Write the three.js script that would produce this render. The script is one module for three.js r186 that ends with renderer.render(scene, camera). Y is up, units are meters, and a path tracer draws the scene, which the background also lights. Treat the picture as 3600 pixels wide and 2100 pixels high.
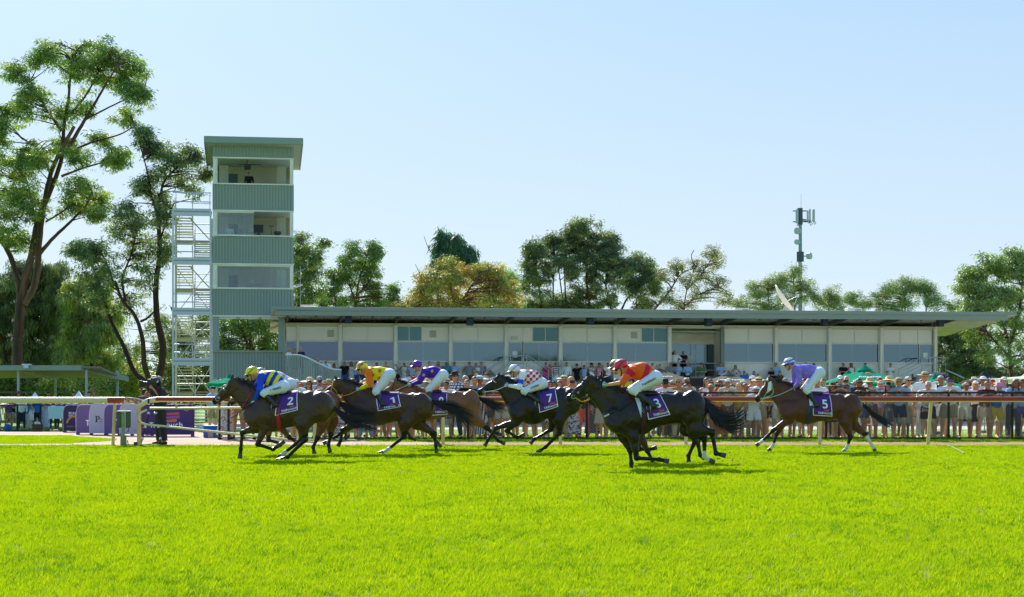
import * as THREE from 'three';
import { mergeGeometries, mergeVertices } from 'three/addons/utils/BufferGeometryUtils.js';
import { RoundedBoxGeometry } from 'three/addons/geometries/RoundedBoxGeometry.js';
import { TextGeometry } from 'three/addons/geometries/TextGeometry.js';
import { FontLoader } from 'three/addons/loaders/FontLoader.js';

// ---------- camera, sky, sun, exposure ----------
const F = 6000, CX = 1800, HY = 1385, CAMH = 1.32;      // focal length and horizon row in photo pixels, eye height in metres
const V = (x, y, z) => new THREE.Vector3(x, y, z);
const scene = new THREE.Scene();
const camera = new THREE.PerspectiveCamera(2 * Math.atan(1050 / F) * 180 / Math.PI, 3600 / 2100, 0.5, 2000);
camera.position.set(0, CAMH, 0);
camera.lookAt(0, CAMH, -10);
camera.setViewOffset(3600, 2100, 0, -(HY - 1050), 3600, 2100);
camera.updateProjectionMatrix();

const SUN = V(-0.30, 0.63, -0.92).normalize();
{
  const w = 512, h = 256, px = new Float32Array(w * h * 4), hor = [0.435, 0.507, 0.552], mid = [0.135, 0.296, 0.497], zen = [0.078, 0.19, 0.40];
  for (let j = 0; j < h; j++) for (let i = 0; i < w; i++) {
    const el = ((j + 0.5) / h - 0.5) * Math.PI, az = ((i + 0.5) / w - 0.5) * 2 * Math.PI;
    const d = V(Math.cos(el) * Math.cos(az), Math.sin(el), Math.cos(el) * Math.sin(az));
    const e = Math.max(0, Math.sin(el)), t = Math.min(1, Math.pow(e / 0.36, 0.85)), u = Math.min(1, Math.max(0, (e - 0.30) / 0.7));
    const c = Math.max(0, d.dot(SUN)), glow = 0.105 * Math.pow(c, 3) + 0.45 * Math.pow(c, 30);
    for (let k = 0; k < 3; k++) {
      let v = hor[k] + (mid[k] - hor[k]) * t; v += (zen[k] - v) * u * 0.9;
      v += glow * [1, 0.96, 0.88][k];
      px[(j * w + i) * 4 + k] = el < -0.02 ? 0.3 * v : v;
    }
    px[(j * w + i) * 4 + 3] = 1;
  }
  const sky = new THREE.DataTexture(px, w, h, THREE.RGBAFormat, THREE.FloatType);
  sky.mapping = THREE.EquirectangularReflectionMapping; sky.magFilter = THREE.LinearFilter; sky.needsUpdate = true;
  scene.background = sky; scene.environment = sky;
}
const sun = new THREE.DirectionalLight(new THREE.Color(1, 0.95, 0.86), 5);
sun.position.copy(SUN).multiplyScalar(150).add(V(0, 0, -60)); sun.target.position.set(0, 0, -60);
sun.castShadow = true; sun.shadow.mapSize.set(4096, 4096);
Object.assign(sun.shadow.camera, { left: -60, right: 60, top: 70, bottom: -60, near: 1, far: 400 });
scene.add(sun, sun.target);
const renderer = new THREE.WebGLRenderer({ antialias: true });
renderer.toneMapping = THREE.LinearToneMapping; renderer.toneMappingExposure = 1.75;
renderer.shadowMap.enabled = true;

// ---------- helpers ----------
const font = await new FontLoader().loadAsync('fonts/droid/droid_sans_bold.typeface.json');
let seed = 7;
const rnd = (a = 1, b) => { seed = (seed * 1664525 + 1013904223) >>> 0; const t = seed / 4294967296; return b === undefined ? a * t : a + (b - a) * t; };
const pick = (a) => a[Math.floor(rnd(a.length))];
const P = (px, py, d) => V((px - CX) / F * d, CAMH + (HY - py) / F * d, -d);   // the point seen at a photo pixel, d metres away
const GX = (px, d) => (px - CX) / F * d;
const groundY = (d) => d < 52 ? 0 : d < 85 ? -0.6 * (d - 52) / 33 : -0.6;
const used = {};
const numbered = (n) => { const k = used[n] = (used[n] ?? -1) + 1; return k ? n + '_' + String(k).padStart(3, '0') : n; };
const matCache = new Map();
function M(color, rough = 0.7, extra = {}) {
  const key = [color, rough, ...Object.entries(extra).map(([k, v]) => k + ':' + (v?.isTexture ? v.uuid : v))].join('|');
  if (!matCache.has(key)) {
    const phys = ['transmission', 'clearcoat', 'sheen', 'specularIntensity'].some((k) => k in extra);
    const m = new (phys ? THREE.MeshPhysicalMaterial : THREE.MeshStandardMaterial)({ color, roughness: rough, ...extra });
    if (extra.bumpMap) m.bumpScale = extra.bumpScale ?? 0.003;
    matCache.set(key, m);
  }
  return matCache.get(key);
}
function thing(name, label, category, pos = [0, 0, 0], turn = 0, group) {
  const o = new THREE.Group(); o.name = numbered(name); scene.add(o);
  o.position.set(...(pos.isVector3 ? [pos.x, pos.y, pos.z] : pos)); o.rotation.y = turn;
  o.userData = { label, category }; if (group) o.userData.group = group;
  return o;
}
function part(name, geo, m, parent, kind) {
  const o = new THREE.Mesh(Array.isArray(geo) ? merge(geo) : geo, m); o.name = name; o.castShadow = o.receiveShadow = true;
  parent.add(o); if (kind) o.userData.kind = kind;
  return o;
}
function structure(name, geo, m) { const o = part(numbered(name), geo, m, scene); o.userData.kind = 'structure'; return o; }
const merge = (list) => {
  const flat = list.map((g) => g.index ? g.toNonIndexed() : g);
  const keep = ['position', 'normal', 'uv', 'color'].filter((a) => flat.every((g) => g.attributes[a]));
  for (const g of flat) for (const a of Object.keys(g.attributes)) if (!keep.includes(a)) g.deleteAttribute(a);
  return mergeGeometries(flat);
};
const box = (w, h, d, x = 0, y = 0, z = 0, rx = 0, ry = 0, rz = 0) => { const g = new THREE.BoxGeometry(w, h, d); if (rx) g.rotateX(rx); if (ry) g.rotateY(ry); if (rz) g.rotateZ(rz); return g.translate(x, y, z); };
const b2 = (x0, x1, y0, y1, z0, z1) => box(Math.abs(x1 - x0), Math.abs(y1 - y0), Math.abs(z1 - z0), (x0 + x1) / 2, (y0 + y1) / 2, (z0 + z1) / 2);
const rbox = (w, h, d, r, x = 0, y = 0, z = 0) => new RoundedBoxGeometry(w, h, d, 2, r).translate(x, y, z);
const cyl = (r0, r1, h, x = 0, y = 0, z = 0, n = 12) => new THREE.CylinderGeometry(r1, r0, h, n).translate(x, y + h / 2, z);
function bar(a, b, w, h = w) {   // a rectangular bar from a to b
  const d = b.clone().sub(a), L = d.length(), g = new THREE.BoxGeometry(w, h, L), q = new THREE.Matrix4();
  q.lookAt(a, b, Math.abs(d.y) > 0.99 * L ? V(1, 0, 0) : V(0, 1, 0));
  return g.applyMatrix4(q).translate((a.x + b.x) / 2, (a.y + b.y) / 2, (a.z + b.z) / 2);
}
function rod(a, b, r0, r1 = r0, n = 8) {
  const d = b.clone().sub(a), g = new THREE.CylinderGeometry(r1, r0, d.length(), n);
  g.applyQuaternion(new THREE.Quaternion().setFromUnitVectors(V(0, 1, 0), d.clone().normalize()));
  return g.translate((a.x + b.x) / 2, (a.y + b.y) / 2, (a.z + b.z) / 2);
}
const tube = (pts, r, n = 20, m = 8) => new THREE.TubeGeometry(new THREE.CatmullRomCurve3(pts), n, r, m);
// a limb that tapers along a smooth line
function limb(pts, r0, r1, n = 14, m = 9, rough = 0) {
  const c = new THREE.CatmullRomCurve3(pts), g = new THREE.TubeGeometry(c, n, 1, m), p = g.attributes.position, q = V(0, 0, 0);
  for (let i = 0; i <= n; i++) {
    const t = i / n, o = c.getPointAt(t), r = r0 + (r1 - r0) * Math.pow(t, 0.8);
    for (let j = 0; j <= m; j++) {
      const k = i * (m + 1) + j; q.fromBufferAttribute(p, k).sub(o).multiplyScalar(r * (1 + rough * Math.sin(j * 2.4 + i * 1.7) * (j === m ? 0 : 1))).add(o);
      p.setXYZ(k, q.x, q.y, q.z);
    }
  }
  g.computeVertexNormals(); return g;
}
function canvasTex(w, h, draw, opt = {}) {
  const c = document.createElement('canvas'); c.width = w; c.height = h; draw(c.getContext('2d'), w, h);
  const t = new THREE.CanvasTexture(c); t.colorSpace = opt.data ? THREE.NoColorSpace : THREE.SRGBColorSpace; t.magFilter = THREE.LinearFilter;
  if (opt.repeat) { t.wrapS = t.wrapT = THREE.RepeatWrapping; t.repeat.set(...opt.repeat); }
  return t;
}
// tileable value noise, several octaves, as greys or between two colours
function noiseTex(n, base, oct, c0, c1, opt = {}) {
  const out = new Float32Array(n * n); let amp = 1, tot = 0, s = seed;
  for (let o = 0; o < oct; o++) {
    const g = base << o, lat = new Float32Array(g * g).map(() => rnd());
    for (let y = 0; y < n; y++) for (let x = 0; x < n; x++) {
      const u = x / n * g, v = y / n * g, i = Math.floor(u), j = Math.floor(v), a = u - i, b = v - j, sa = a * a * (3 - 2 * a), sb = b * b * (3 - 2 * b), L = (p, q) => lat[((q % g) * g) + (p % g)];
      out[y * n + x] += amp * ((L(i, j) * (1 - sa) + L(i + 1, j) * sa) * (1 - sb) + (L(i, j + 1) * (1 - sa) + L(i + 1, j + 1) * sa) * sb);
    }
    tot += amp; amp *= opt.gain ?? 0.6;
  }
  const d = new Uint8Array(n * n * 4);
  for (let i = 0; i < n * n; i++) { let t = out[i] / tot; t = Math.min(1, Math.max(0, (t - 0.5) * (opt.contrast ?? 1.6) + 0.5)); for (let k = 0; k < 3; k++) d[i * 4 + k] = c0[k] + (c1[k] - c0[k]) * t; d[i * 4 + 3] = 255; }
  const t = new THREE.DataTexture(d, n, n); t.magFilter = THREE.LinearFilter; t.minFilter = THREE.LinearMipmapLinearFilter; t.generateMipmaps = true; t.wrapS = t.wrapT = THREE.RepeatWrapping;
  t.colorSpace = opt.data ? THREE.NoColorSpace : THREE.SRGBColorSpace; t.repeat.set(opt.rep ?? 1, opt.rep ?? 1); t.needsUpdate = true; return t;
}
// ---------- signed-distance modelling: rounded bones joined smoothly, meshed with surface nets ----------
const B = (a, b, ra, rb = ra, o = {}) => ({ a, b, ra, rb, k: 0.03, zs: 1, ...o });            // tapered bone; flat: 1 cuts it off square at b, 2 at a, 3 at both
const E = (c, r, o = {}) => ({ c, r, k: 0.03, ...o });                                      // ellipsoid
function primDist(q, x, y, z) {
  if (q.c) {
    const [rx, ry, rz] = q.r, dx = x - q.c[0], dy = y - q.c[1], dz = z - q.c[2];
    const k0 = Math.hypot(dx / rx, dy / ry, dz / rz), k1 = Math.hypot(dx / rx / rx, dy / ry / ry, dz / rz / rz);
    return k1 < 1e-6 ? -Math.min(rx, ry, rz) : k0 * (k0 - 1) / k1;
  }
  const { a, b, zs } = q, bx = b[0] - a[0], by = b[1] - a[1], bz = b[2] - a[2], px = x - a[0], py = y - a[1], pz = z - a[2], L2 = bx * bx + by * by + bz * bz || 1e-9;
  const s = (px * bx + py * by + pz * bz) / L2, t = Math.min(1, Math.max(0, s));
  const dx = px - t * bx, dy = py - t * by, dz = (pz - t * bz) / zs;
  let d = (Math.sqrt(dx * dx + dy * dy + dz * dz) - (q.ra + (q.rb - q.ra) * t)) * (zs < 1 ? (zs + 1) / 2 : 1);
  if (q.flat) { const L = Math.sqrt(L2); if (q.flat & 1) d = Math.max(d, (s - 1) * L); if (q.flat & 2) d = Math.max(d, -s * L); }
  return d;
}
const smin = (a, b, k) => { const h = Math.max(k - Math.abs(a - b), 0) / k; return Math.min(a, b) - h * h * k / 4; };
function field(prims, x, y, z) { let f = 9; for (const q of prims) f = smin(f, primDist(q, x, y, z), q.k); return f; }
function meshSdf(prims, cell, colour, clip) {
  const lo = [9e9, 9e9, 9e9], hi = [-9e9, -9e9, -9e9];
  for (const q of prims) {
    q.bb = [0, 1, 2].map((i) => q.c ? [q.c[i] - q.r[i], q.c[i] + q.r[i]] : [Math.min(q.a[i] - q.ra, q.b[i] - q.rb), Math.max(q.a[i] + q.ra, q.b[i] + q.rb)]);
    for (let i = 0; i < 3; i++) { lo[i] = Math.min(lo[i], q.bb[i][0]); hi[i] = Math.max(hi[i], q.bb[i][1]); }
  }
  const n = [0, 1, 2].map((i) => { lo[i] -= 3 * cell; return Math.ceil((hi[i] - lo[i]) / cell) + 4; });
  const [nx, ny, nz] = n, f = new Float32Array(nx * ny * nz).fill(9), at = (i, j, k) => (k * ny + j) * nx + i;
  for (const q of prims) {
    const m = q.k + 2.5 * cell, r = [0, 1, 2].map((i) => [Math.max(0, Math.floor((q.bb[i][0] - m - lo[i]) / cell)), Math.min(n[i] - 1, Math.ceil((q.bb[i][1] + m - lo[i]) / cell))]);
    for (let k = r[2][0]; k <= r[2][1]; k++) for (let j = r[1][0]; j <= r[1][1]; j++) for (let i = r[0][0]; i <= r[0][1]; i++) {
      const c = at(i, j, k); f[c] = smin(f[c], primDist(q, lo[0] + i * cell, lo[1] + j * cell, lo[2] + k * cell), q.k);
    }
  }
  if (clip) for (let k = 0; k < nz; k++) for (let j = 0; j < ny; j++) for (let i = 0; i < nx; i++) { const c = at(i, j, k); f[c] = Math.max(f[c], clip(lo[0] + i * cell, lo[1] + j * cell, lo[2] + k * cell)); }
  const id = new Int32Array(nx * ny * nz).fill(-1), pos = [], idx = [];
  for (let k = 0; k < nz - 1; k++) for (let j = 0; j < ny - 1; j++) for (let i = 0; i < nx - 1; i++) {
    let inside = 0, sx = 0, sy = 0, sz = 0, cnt = 0;
    const v = []; for (let c = 0; c < 8; c++) { const q = f[at(i + (c & 1), j + (c >> 1 & 1), k + (c >> 2))]; v.push(q); if (q < 0) inside++; }
    if (inside === 0 || inside === 8) continue;
    for (let c = 0; c < 8; c++) for (const bit of [1, 2, 4]) if (!(c & bit)) {
      const e = c | bit; if ((v[c] < 0) === (v[e] < 0)) continue;
      const t = v[c] / (v[c] - v[e]); cnt++;
      sx += (c & 1) + (bit === 1 ? t : 0); sy += (c >> 1 & 1) + (bit === 2 ? t : 0); sz += (c >> 2) + (bit === 4 ? t : 0);
    }
    id[at(i, j, k)] = pos.length / 3; pos.push(lo[0] + (i + sx / cnt) * cell, lo[1] + (j + sy / cnt) * cell, lo[2] + (k + sz / cnt) * cell);
  }
  const quad = (a, b, c, d, flip) => flip ? idx.push(a, c, b, a, d, c) : idx.push(a, b, c, a, c, d);
  for (let k = 1; k < nz - 1; k++) for (let j = 1; j < ny - 1; j++) for (let i = 1; i < nx - 1; i++) {
    const s = f[at(i, j, k)] < 0;
    if (s !== f[at(i + 1, j, k)] < 0) quad(id[at(i, j - 1, k - 1)], id[at(i, j, k - 1)], id[at(i, j, k)], id[at(i, j - 1, k)], !s);
    if (s !== f[at(i, j + 1, k)] < 0) quad(id[at(i - 1, j, k - 1)], id[at(i - 1, j, k)], id[at(i, j, k)], id[at(i, j, k - 1)], !s);
    if (s !== f[at(i, j, k + 1)] < 0) quad(id[at(i - 1, j - 1, k)], id[at(i, j - 1, k)], id[at(i, j, k)], id[at(i - 1, j, k)], !s);
  }
  const g = new THREE.BufferGeometry(); g.setAttribute('position', new THREE.Float32BufferAttribute(pos, 3)); g.setIndex(idx); g.computeVertexNormals();
  const uv = [], col = [];
  for (let i = 0; i < pos.length; i += 3) { uv.push(pos[i] + 0.6 * pos[i + 2], pos[i + 1]); if (colour) col.push(...colour(pos[i], pos[i + 1], pos[i + 2])); }
  g.setAttribute('uv', new THREE.Float32BufferAttribute(uv, 2)); if (colour) g.setAttribute('color', new THREE.Float32BufferAttribute(col, 3));
  return g;
}
const lin = (hex) => { const c = new THREE.Color(hex); return [c.r, c.g, c.b]; };
// thin tapered hair ribbons along curves
function strands(curves, w, n = 7) {
  const pos = [], idx = [];
  for (const c of curves) {
    const base = pos.length / 3;
    for (let i = 0; i <= n; i++) {
      const t = i / n, p = c.getPoint(t), d = c.getTangent(t), s = V(d.y, -d.x, 0.35 * Math.sin(base * 1.3)).normalize().multiplyScalar(w * (1 - 0.85 * t * t));
      pos.push(p.x - s.x, p.y - s.y, p.z - s.z, p.x + s.x, p.y + s.y, p.z + s.z);
      if (i < n) { const a = base + 2 * i; idx.push(a, a + 1, a + 2, a + 1, a + 3, a + 2); }
    }
  }
  const g = new THREE.BufferGeometry(); g.setAttribute('position', new THREE.Float32BufferAttribute(pos, 3)); g.setIndex(idx); g.computeVertexNormals(); return g;
}
// ---------- ground ----------
const grain = noiseTex(512, 8, 5, [120, 120, 120], [255, 255, 255], { data: true });
const soilTex = noiseTex(512, 6, 6, [62, 88, 14], [100, 130, 20], { rep: 0.35 });
const lawnTex = noiseTex(512, 6, 6, [70, 112, 14], [140, 176, 34], { rep: 0.22 });
const dirtTex = noiseTex(512, 5, 6, [112, 74, 54], [164, 122, 94], { rep: 0.25, contrast: 1.9 });
const apronTex = noiseTex(512, 4, 6, [138, 106, 90], [176, 144, 124], { rep: 0.2, contrast: 1.7 });
function sheet(pts, y) {   // a flat sheet from a list of [x, z]
  const s = new THREE.Shape(pts.map(([x, z]) => new THREE.Vector2(x, -z))), g = new THREE.ShapeGeometry(s).rotateX(-Math.PI / 2).translate(0, y, 0);
  return g;
}
const dGround = (py) => F * CAMH / (py - HY);
const gp = (list) => list.map(([px, py]) => { const d = dGround(py); return [GX(px, d), -d]; });
{
  const ds = [-300, -40, 0, 20, 40, 52, 60, 70, 85, 110, 150, 250, 500, 1500], xs = [-900, -200, -60, -20, 0, 20, 60, 200, 900], pos = [], idx = [], uv = [];
  ds.forEach((d) => xs.forEach((x) => { pos.push(x, groundY(d), -d); uv.push(x, d); }));
  for (let i = 0; i < ds.length - 1; i++) for (let j = 0; j < xs.length - 1; j++) { const a = i * xs.length + j, b = a + xs.length; idx.push(a, a + 1, b, a + 1, b + 1, b); }
  const g = new THREE.BufferGeometry(); g.setAttribute('position', new THREE.Float32BufferAttribute(pos, 3)); g.setAttribute('uv', new THREE.Float32BufferAttribute(uv, 2)); g.setIndex(idx); g.computeVertexNormals();
  structure('ground', g, M(0xffffff, 0.95, { map: lawnTex }));
  structure('turf_track', sheet([[-60, 40], [60, 40], [60, -42.55], [-60, -42.55]], 0.006), M(0xffffff, 0.95, { map: soilTex }));
  structure('dirt_path', sheet([[-60, -42.55], [60, -42.55], [60, -46.5], [-60, -46.5]], 0.004), M(0xffffff, 0.95, { map: dirtTex, bumpMap: grain, bumpScale: 0.02 }));
  structure('paved_apron', sheet(gp([[-300, 1568.5], [1560, 1568.5], [1500, 1556], [1180, 1549], [880, 1542], [690, 1520], [420, 1520], [-300, 1520]]), 0.009), M(0xffffff, 0.9, { map: apronTex, bumpMap: grain, bumpScale: 0.01 }));
  structure('concrete_concourse', sheet([[-20, -91], [60, -91], [60, -118], [-20, -118]], -0.59), M(0xc2b8a2, 0.9, { bumpMap: grain, bumpScale: 0.01 }));  // pale sheet added to bounce sunlight onto the stand facade, not known paving
  const lobe = [[-300, 1563], [120, 1562], [260, 1559], [350, 1555], [395, 1551], [404, 1548], [390, 1545], [330, 1540], [220, 1536], [-300, 1533]];
  structure('grass_island', sheet(gp(lobe), 0.014), M(0xffffff, 0.95, { map: lawnTex }));
}
// grass: bent blades in tufts, spread over the part of the track that can be seen
function tuftGeo(n, h, w, spread) {
  const pos = [], idx = [], nor = [];
  for (let b = 0; b < n; b++) {
    const a = rnd(6.283), r = spread * Math.sqrt(rnd()), x = r * Math.cos(a), z = r * Math.sin(a), hh = h * rnd(0.55, 1.1), lean = rnd(0.15, 0.65) * hh, la = rnd(6.283), fa = rnd(6.283), ww = w * rnd(0.7, 1.2);
    const fx = Math.cos(fa) * ww / 2, fz = Math.sin(fa) * ww / 2, base = pos.length / 3;
    for (const [t, k] of [[0, 1], [0.55, 0.85], [1, 0]]) {
      const lx = x + Math.cos(la) * lean * t * t, lz = z + Math.sin(la) * lean * t * t, y = hh * t * (1 - 0.15 * t);
      if (k) pos.push(lx - fx * k, y, lz - fz * k, lx + fx * k, y, lz + fz * k); else pos.push(lx, y, lz);
    }
    idx.push(base, base + 1, base + 2, base + 1, base + 3, base + 2, base + 2, base + 3, base + 4);
  }
  const g = new THREE.BufferGeometry(); g.setAttribute('position', new THREE.Float32BufferAttribute(pos, 3)); g.setIndex(idx); g.computeVertexNormals(); return g;
}
const grassMat = new THREE.MeshPhysicalMaterial({ color: 0xffffff, roughness: 0.9, transmission: 0.42, thickness: 0, specularIntensity: 0.15, side: THREE.DoubleSide });
const vn = (x, z) => Math.sin(x * 1.7 + Math.sin(z * 1.3) * 1.5) * Math.sin(z * 1.1 + Math.sin(x * 0.9) * 2) + 0.6 * Math.sin(x * 4.1 + z * 2.3) * Math.sin(z * 3.7 - x * 1.9);
function grassField(name, label, geo, spots) {
  const m = new THREE.InstancedMesh(geo, grassMat, spots.length), o = new THREE.Object3D(), c = new THREE.Color();
  spots.forEach(([x, y, z, s], i) => {
    o.position.set(x, y, z); o.rotation.set(rnd(-0.15, 0.15), rnd(6.283), rnd(-0.15, 0.15)); const k = s * rnd(0.75, 1.25), tall = rnd() < 0.06 ? rnd(1.2, 1.5) : rnd(0.7, 1.1); o.scale.set(k, k * tall, k); o.updateMatrix(); m.setMatrixAt(i, o.matrix);
    const v = vn(x, z), t = rnd() * rnd(0.5, 1.3), dry = rnd() < 0.004;
    if (dry) c.setRGB(0.46, 0.44, 0.2); else if (rnd() < (v < -0.7 ? 0.24 : 0.09)) c.setRGB(0.13 + 0.1 * t, 0.29 + 0.12 * t, 0.008); else c.setRGB(0.39 + 0.17 * t + 0.02 * v, 0.55 + 0.1 * t + 0.015 * v, 0.002 + 0.004 * t);
    m.setColorAt(i, c);
  });
  m.name = numbered(name); m.castShadow = m.receiveShadow = true; m.userData = { kind: 'stuff', label, category: 'grass' }; scene.add(m); return m;
}
{
  const spots = { a: [], b: [], c: [] };
  const fill = (list, d0, d1, density, s) => {
    const half = (d) => d * 0.335 + 1.2, area = (half(d0) + half(d1)) * (d1 - d0), n = area * density;
    for (let i = 0; i < n; i++) { let d, x; do { d = rnd(d0, d1); x = rnd(-1, 1) * half(d1); } while (Math.abs(x) > half(d)); if (vn(x * 0.7, d * 0.7) < -1.05 && rnd() < 0.5) continue; list.push([x, 0.004, -d, s]); }
  };
  fill(spots.a, 10.2, 17, 800, 1); fill(spots.b, 17, 27, 430, 1.1); fill(spots.c, 27, 42.55, 250, 1.2);
  const edge = []; for (let i = 0; i < 3800; i++) edge.push([rnd(-14.5, 14.5), 0.004, -42.55 + 0.12 * rnd() - (rnd() < 0.25 ? 0 : 0), 1.3 + 0.5 * Math.max(0, vn(i * 0.3, i))]);
  grassField('grass', 'short bright green racetrack turf in front of the horses', tuftGeo(9, 0.062, 0.0055, 0.032), spots.a);
  grassField('grass', 'bright green turf under the galloping horses', tuftGeo(9, 0.056, 0.008, 0.045), spots.b);
  grassField('grass', 'bright green turf of the far half of the track', tuftGeo(9, 0.042, 0.011, 0.06), [...spots.c, ...edge]);
  const isl = [], inside = (px, py) => py > 1534 && py < 1562 && px < 404 && (px < 250 || (py > 1536 + (px - 250) * 0.07 && py < 1560 - (px - 250) * 0.06));
  for (let i = 0; i < 16000; i++) { const py = rnd(1533, 1563), px = rnd(-120, 404), d = dGround(py); if (inside(px, py)) isl.push([GX(px, d), 0.012, -d, 0.8]); }
  grassField('grass', 'mown grass island beside the paved apron at left', tuftGeo(9, 0.04, 0.012, 0.07), isl);
  const lawn = []; for (let i = 0; i < 30000; i++) { const d = rnd(46.0, 60), x = rnd(d * -0.02 - 3, d * 0.32); if (d < 47.2 + 0.6 * Math.sin(x * 1.3) * Math.sin(x * 0.37) && rnd() < 0.8) continue; lawn.push([x, groundY(d), -d, 1]); }
  grassField('grass', 'patchy lawn under the feet of the crowd along the fence', tuftGeo(9, 0.045, 0.014, 0.08), lawn);
}
// ---------- running rails ----------
const cream = M(0xe0d2a8, 0.42, { bumpMap: grain, bumpScale: 0.001 }), yellowPost = M(0xd8c184, 0.6, { bumpMap: grain, bumpScale: 0.003 }), railBrown = M(0xa03a20, 0.5, { bumpMap: grain, bumpScale: 0.002 });
const RD = 42.75, RS = F / RD;
function post(parent, px, d, w, top, lean = 0, m = yellowPost) { const x = GX(px, d); part('post', limb([V(x + lean, top, 0), V(x + lean / 2, top / 2, 0), V(x, -0.05, 0)], w / 2, w / 2 * 1.05, 4, 10), m, parent); }
{
  const rail = (x0, x1, y, r, z = 0) => { const g = new THREE.CylinderGeometry(r, r, x1 - x0, 20, 1).rotateZ(Math.PI / 2).scale(1, 1, 1.2); return g.translate((x0 + x1) / 2, y, z); };
  const band = (x0, x1, y, r, z = 0, a = 0.95) => { const g = new THREE.CylinderGeometry(r, r, x1 - x0, 16, 1, true, -a, 2 * a).rotateZ(Math.PI / 2).scale(1, 1, 1.2); g.rotateX(0); return g.translate((x0 + x1) / 2, y, z); };
  const Y = (py) => CAMH + (HY - py) / RS, X = (px) => GX(px, RD);
  const r = thing('running_rail', 'long brown and cream running rail on yellow posts beside the track', 'rail', [0, 0, -RD]);
  part('rail', rail(X(560), X(3800), Y(1405), 0.066), cream, r);
  part('brown_band', (() => { const g = new THREE.CylinderGeometry(0.0685, 0.0685, X(3800) - X(548), 20, 1, true, -0.55, 2.45); g.rotateZ(Math.PI / 2).scale(1, 1, 1.2); g.rotateX(0); return g.translate((X(548) + X(3800)) / 2, Y(1405), 0); })(), railBrown, r);
  for (const [px, ln] of [[1049, 0], [1106, 0], [1557, 0.01], [1970, 0.02], [2412, 0.02], [2882, 0.03], [3262, 0.09], [3680, 0.02]]) post(r, px, RD, 0.085, Y(1412), ln);
  part('lower_rail', tube([V(X(530), Y(1440), 0.1), V(X(520), Y(1437), 0.1), V(X(620), Y(1436), 0.1), V(X(850), Y(1434), 0.1), V(X(1106), Y(1432), 0.1)], 0.028, 30), cream, r);
  part('return_rail', tube([V(X(520), Y(1441), 0.14), V(X(495), Y(1455), 0.15), V(X(490), Y(1470), 0.15), V(X(500), Y(1486), 0.15), V(X(522), Y(1493), 0.14), V(X(560), Y(1497), 0.13), V(X(850), Y(1528), 0.1), V(X(1106), Y(1556), 0.06)], 0.027, 60), cream, r);
  for (const px of [622, 772]) part('clip', rbox(0.055, 0.09, 0.06, 0.012, X(px), Y(1433), 0.1), yellowPost, r);
  part('strap', band(X(521), X(527), Y(1411), 0.074), M(0x1c2622, 0.6), r);
  part('elbow', limb([V(X(488), Y(1428), 0), V(X(505), Y(1418), 0), V(X(524), Y(1409), 0), V(X(562), Y(1405), 0)], 0.062, 0.068, 10, 14), cream, r);
  const l = thing('running_rail', 'thick cream rail with short brown section ending at rusty elbow', 'rail', [0, 0, -RD]);
  part('rail', rail(X(-250), X(440), Y(1407.5), 0.073, 0.02), cream, l);
  part('brown_band', new THREE.CylinderGeometry(0.0755, 0.0755, X(438) - X(380), 24, 1, true).rotateZ(Math.PI / 2).scale(1, 1, 1.2).translate((X(438) + X(380)) / 2, Y(1407.5), 0.02), railBrown, l);
  const rust = noiseTex(128, 6, 4, [150, 62, 44], [226, 205, 180], { contrast: 3, rep: 3 });
  part('elbow', limb([V(X(438), Y(1407), 0.02), V(X(470), Y(1409), 0), V(X(490), Y(1414), -0.05), V(X(503), Y(1416), -0.16)], 0.078, 0.07, 10, 14, 0.04), M(0xffffff, 0.7, { map: rust }), l);
  post(l, 396, RD, 0.078, Y(1413), 0.05); post(l, 489, RD, 0.105, Y(1420), -0.02);
  // switch box on its post, its pipe
  const s = thing('switch_box', 'dark green metal switch box on a post before the rail elbow', 'switch box', [X(440), 0, -RD + 0.15]);
  const green = M(0x4c5a38, 0.55, { bumpMap: grain, bumpScale: 0.002 }), sage = M(0x8f9a70, 0.6);
  part('box', [rbox(0.13, 0.4, 0.16, 0.01, -0.095, 0.67, 0), rbox(0.1, 0.4, 0.16, 0.01, 0.105, 0.67, 0)], green, s);
  part('lid', rbox(0.34, 0.025, 0.22, 0.006, 0, 0.885, 0), M(0xdcd9bd, 0.5), s);
  part('upright', rbox(0.075, 0.75, 0.05, 0.008, 0, 0.5, 0.09), sage, s);
  for (const y of [0.53, 0.82]) part('bolt', new THREE.SphereGeometry(0.014, 8, 6).translate(0, y, 0.118), M(0x4a3320, 0.6), s);
  for (const [x, y] of [[-0.14, 0.5], [0.135, 0.5], [-0.14, 0.84], [0.135, 0.84]]) part('bolt', new THREE.SphereGeometry(0.012, 8, 6).translate(x, y, 0.082), M(0x4a3320, 0.6), s);
  part('base_sleeve', cyl(0.085, 0.075, 0.32, 0, -0.03, 0.06), M(0x7f8a62, 0.7, { bumpMap: grain, bumpScale: 0.004 }), s);
  part('conduit', tube([V(0.12, 0.47, 0.05), V(0.125, 0.4, 0.05), V(0.09, 0.37, 0.06), V(0.03, 0.36, 0.08)], 0.012), M(0x7d5a38, 0.6), s);
  part('cable', tube([V(0.1, 0.16, 0.05), V(0.12, 0.06, 0.08), V(0.14, 0.0, 0.1)], 0.012), M(0x1a1a1a, 0.6), s);
}
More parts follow.
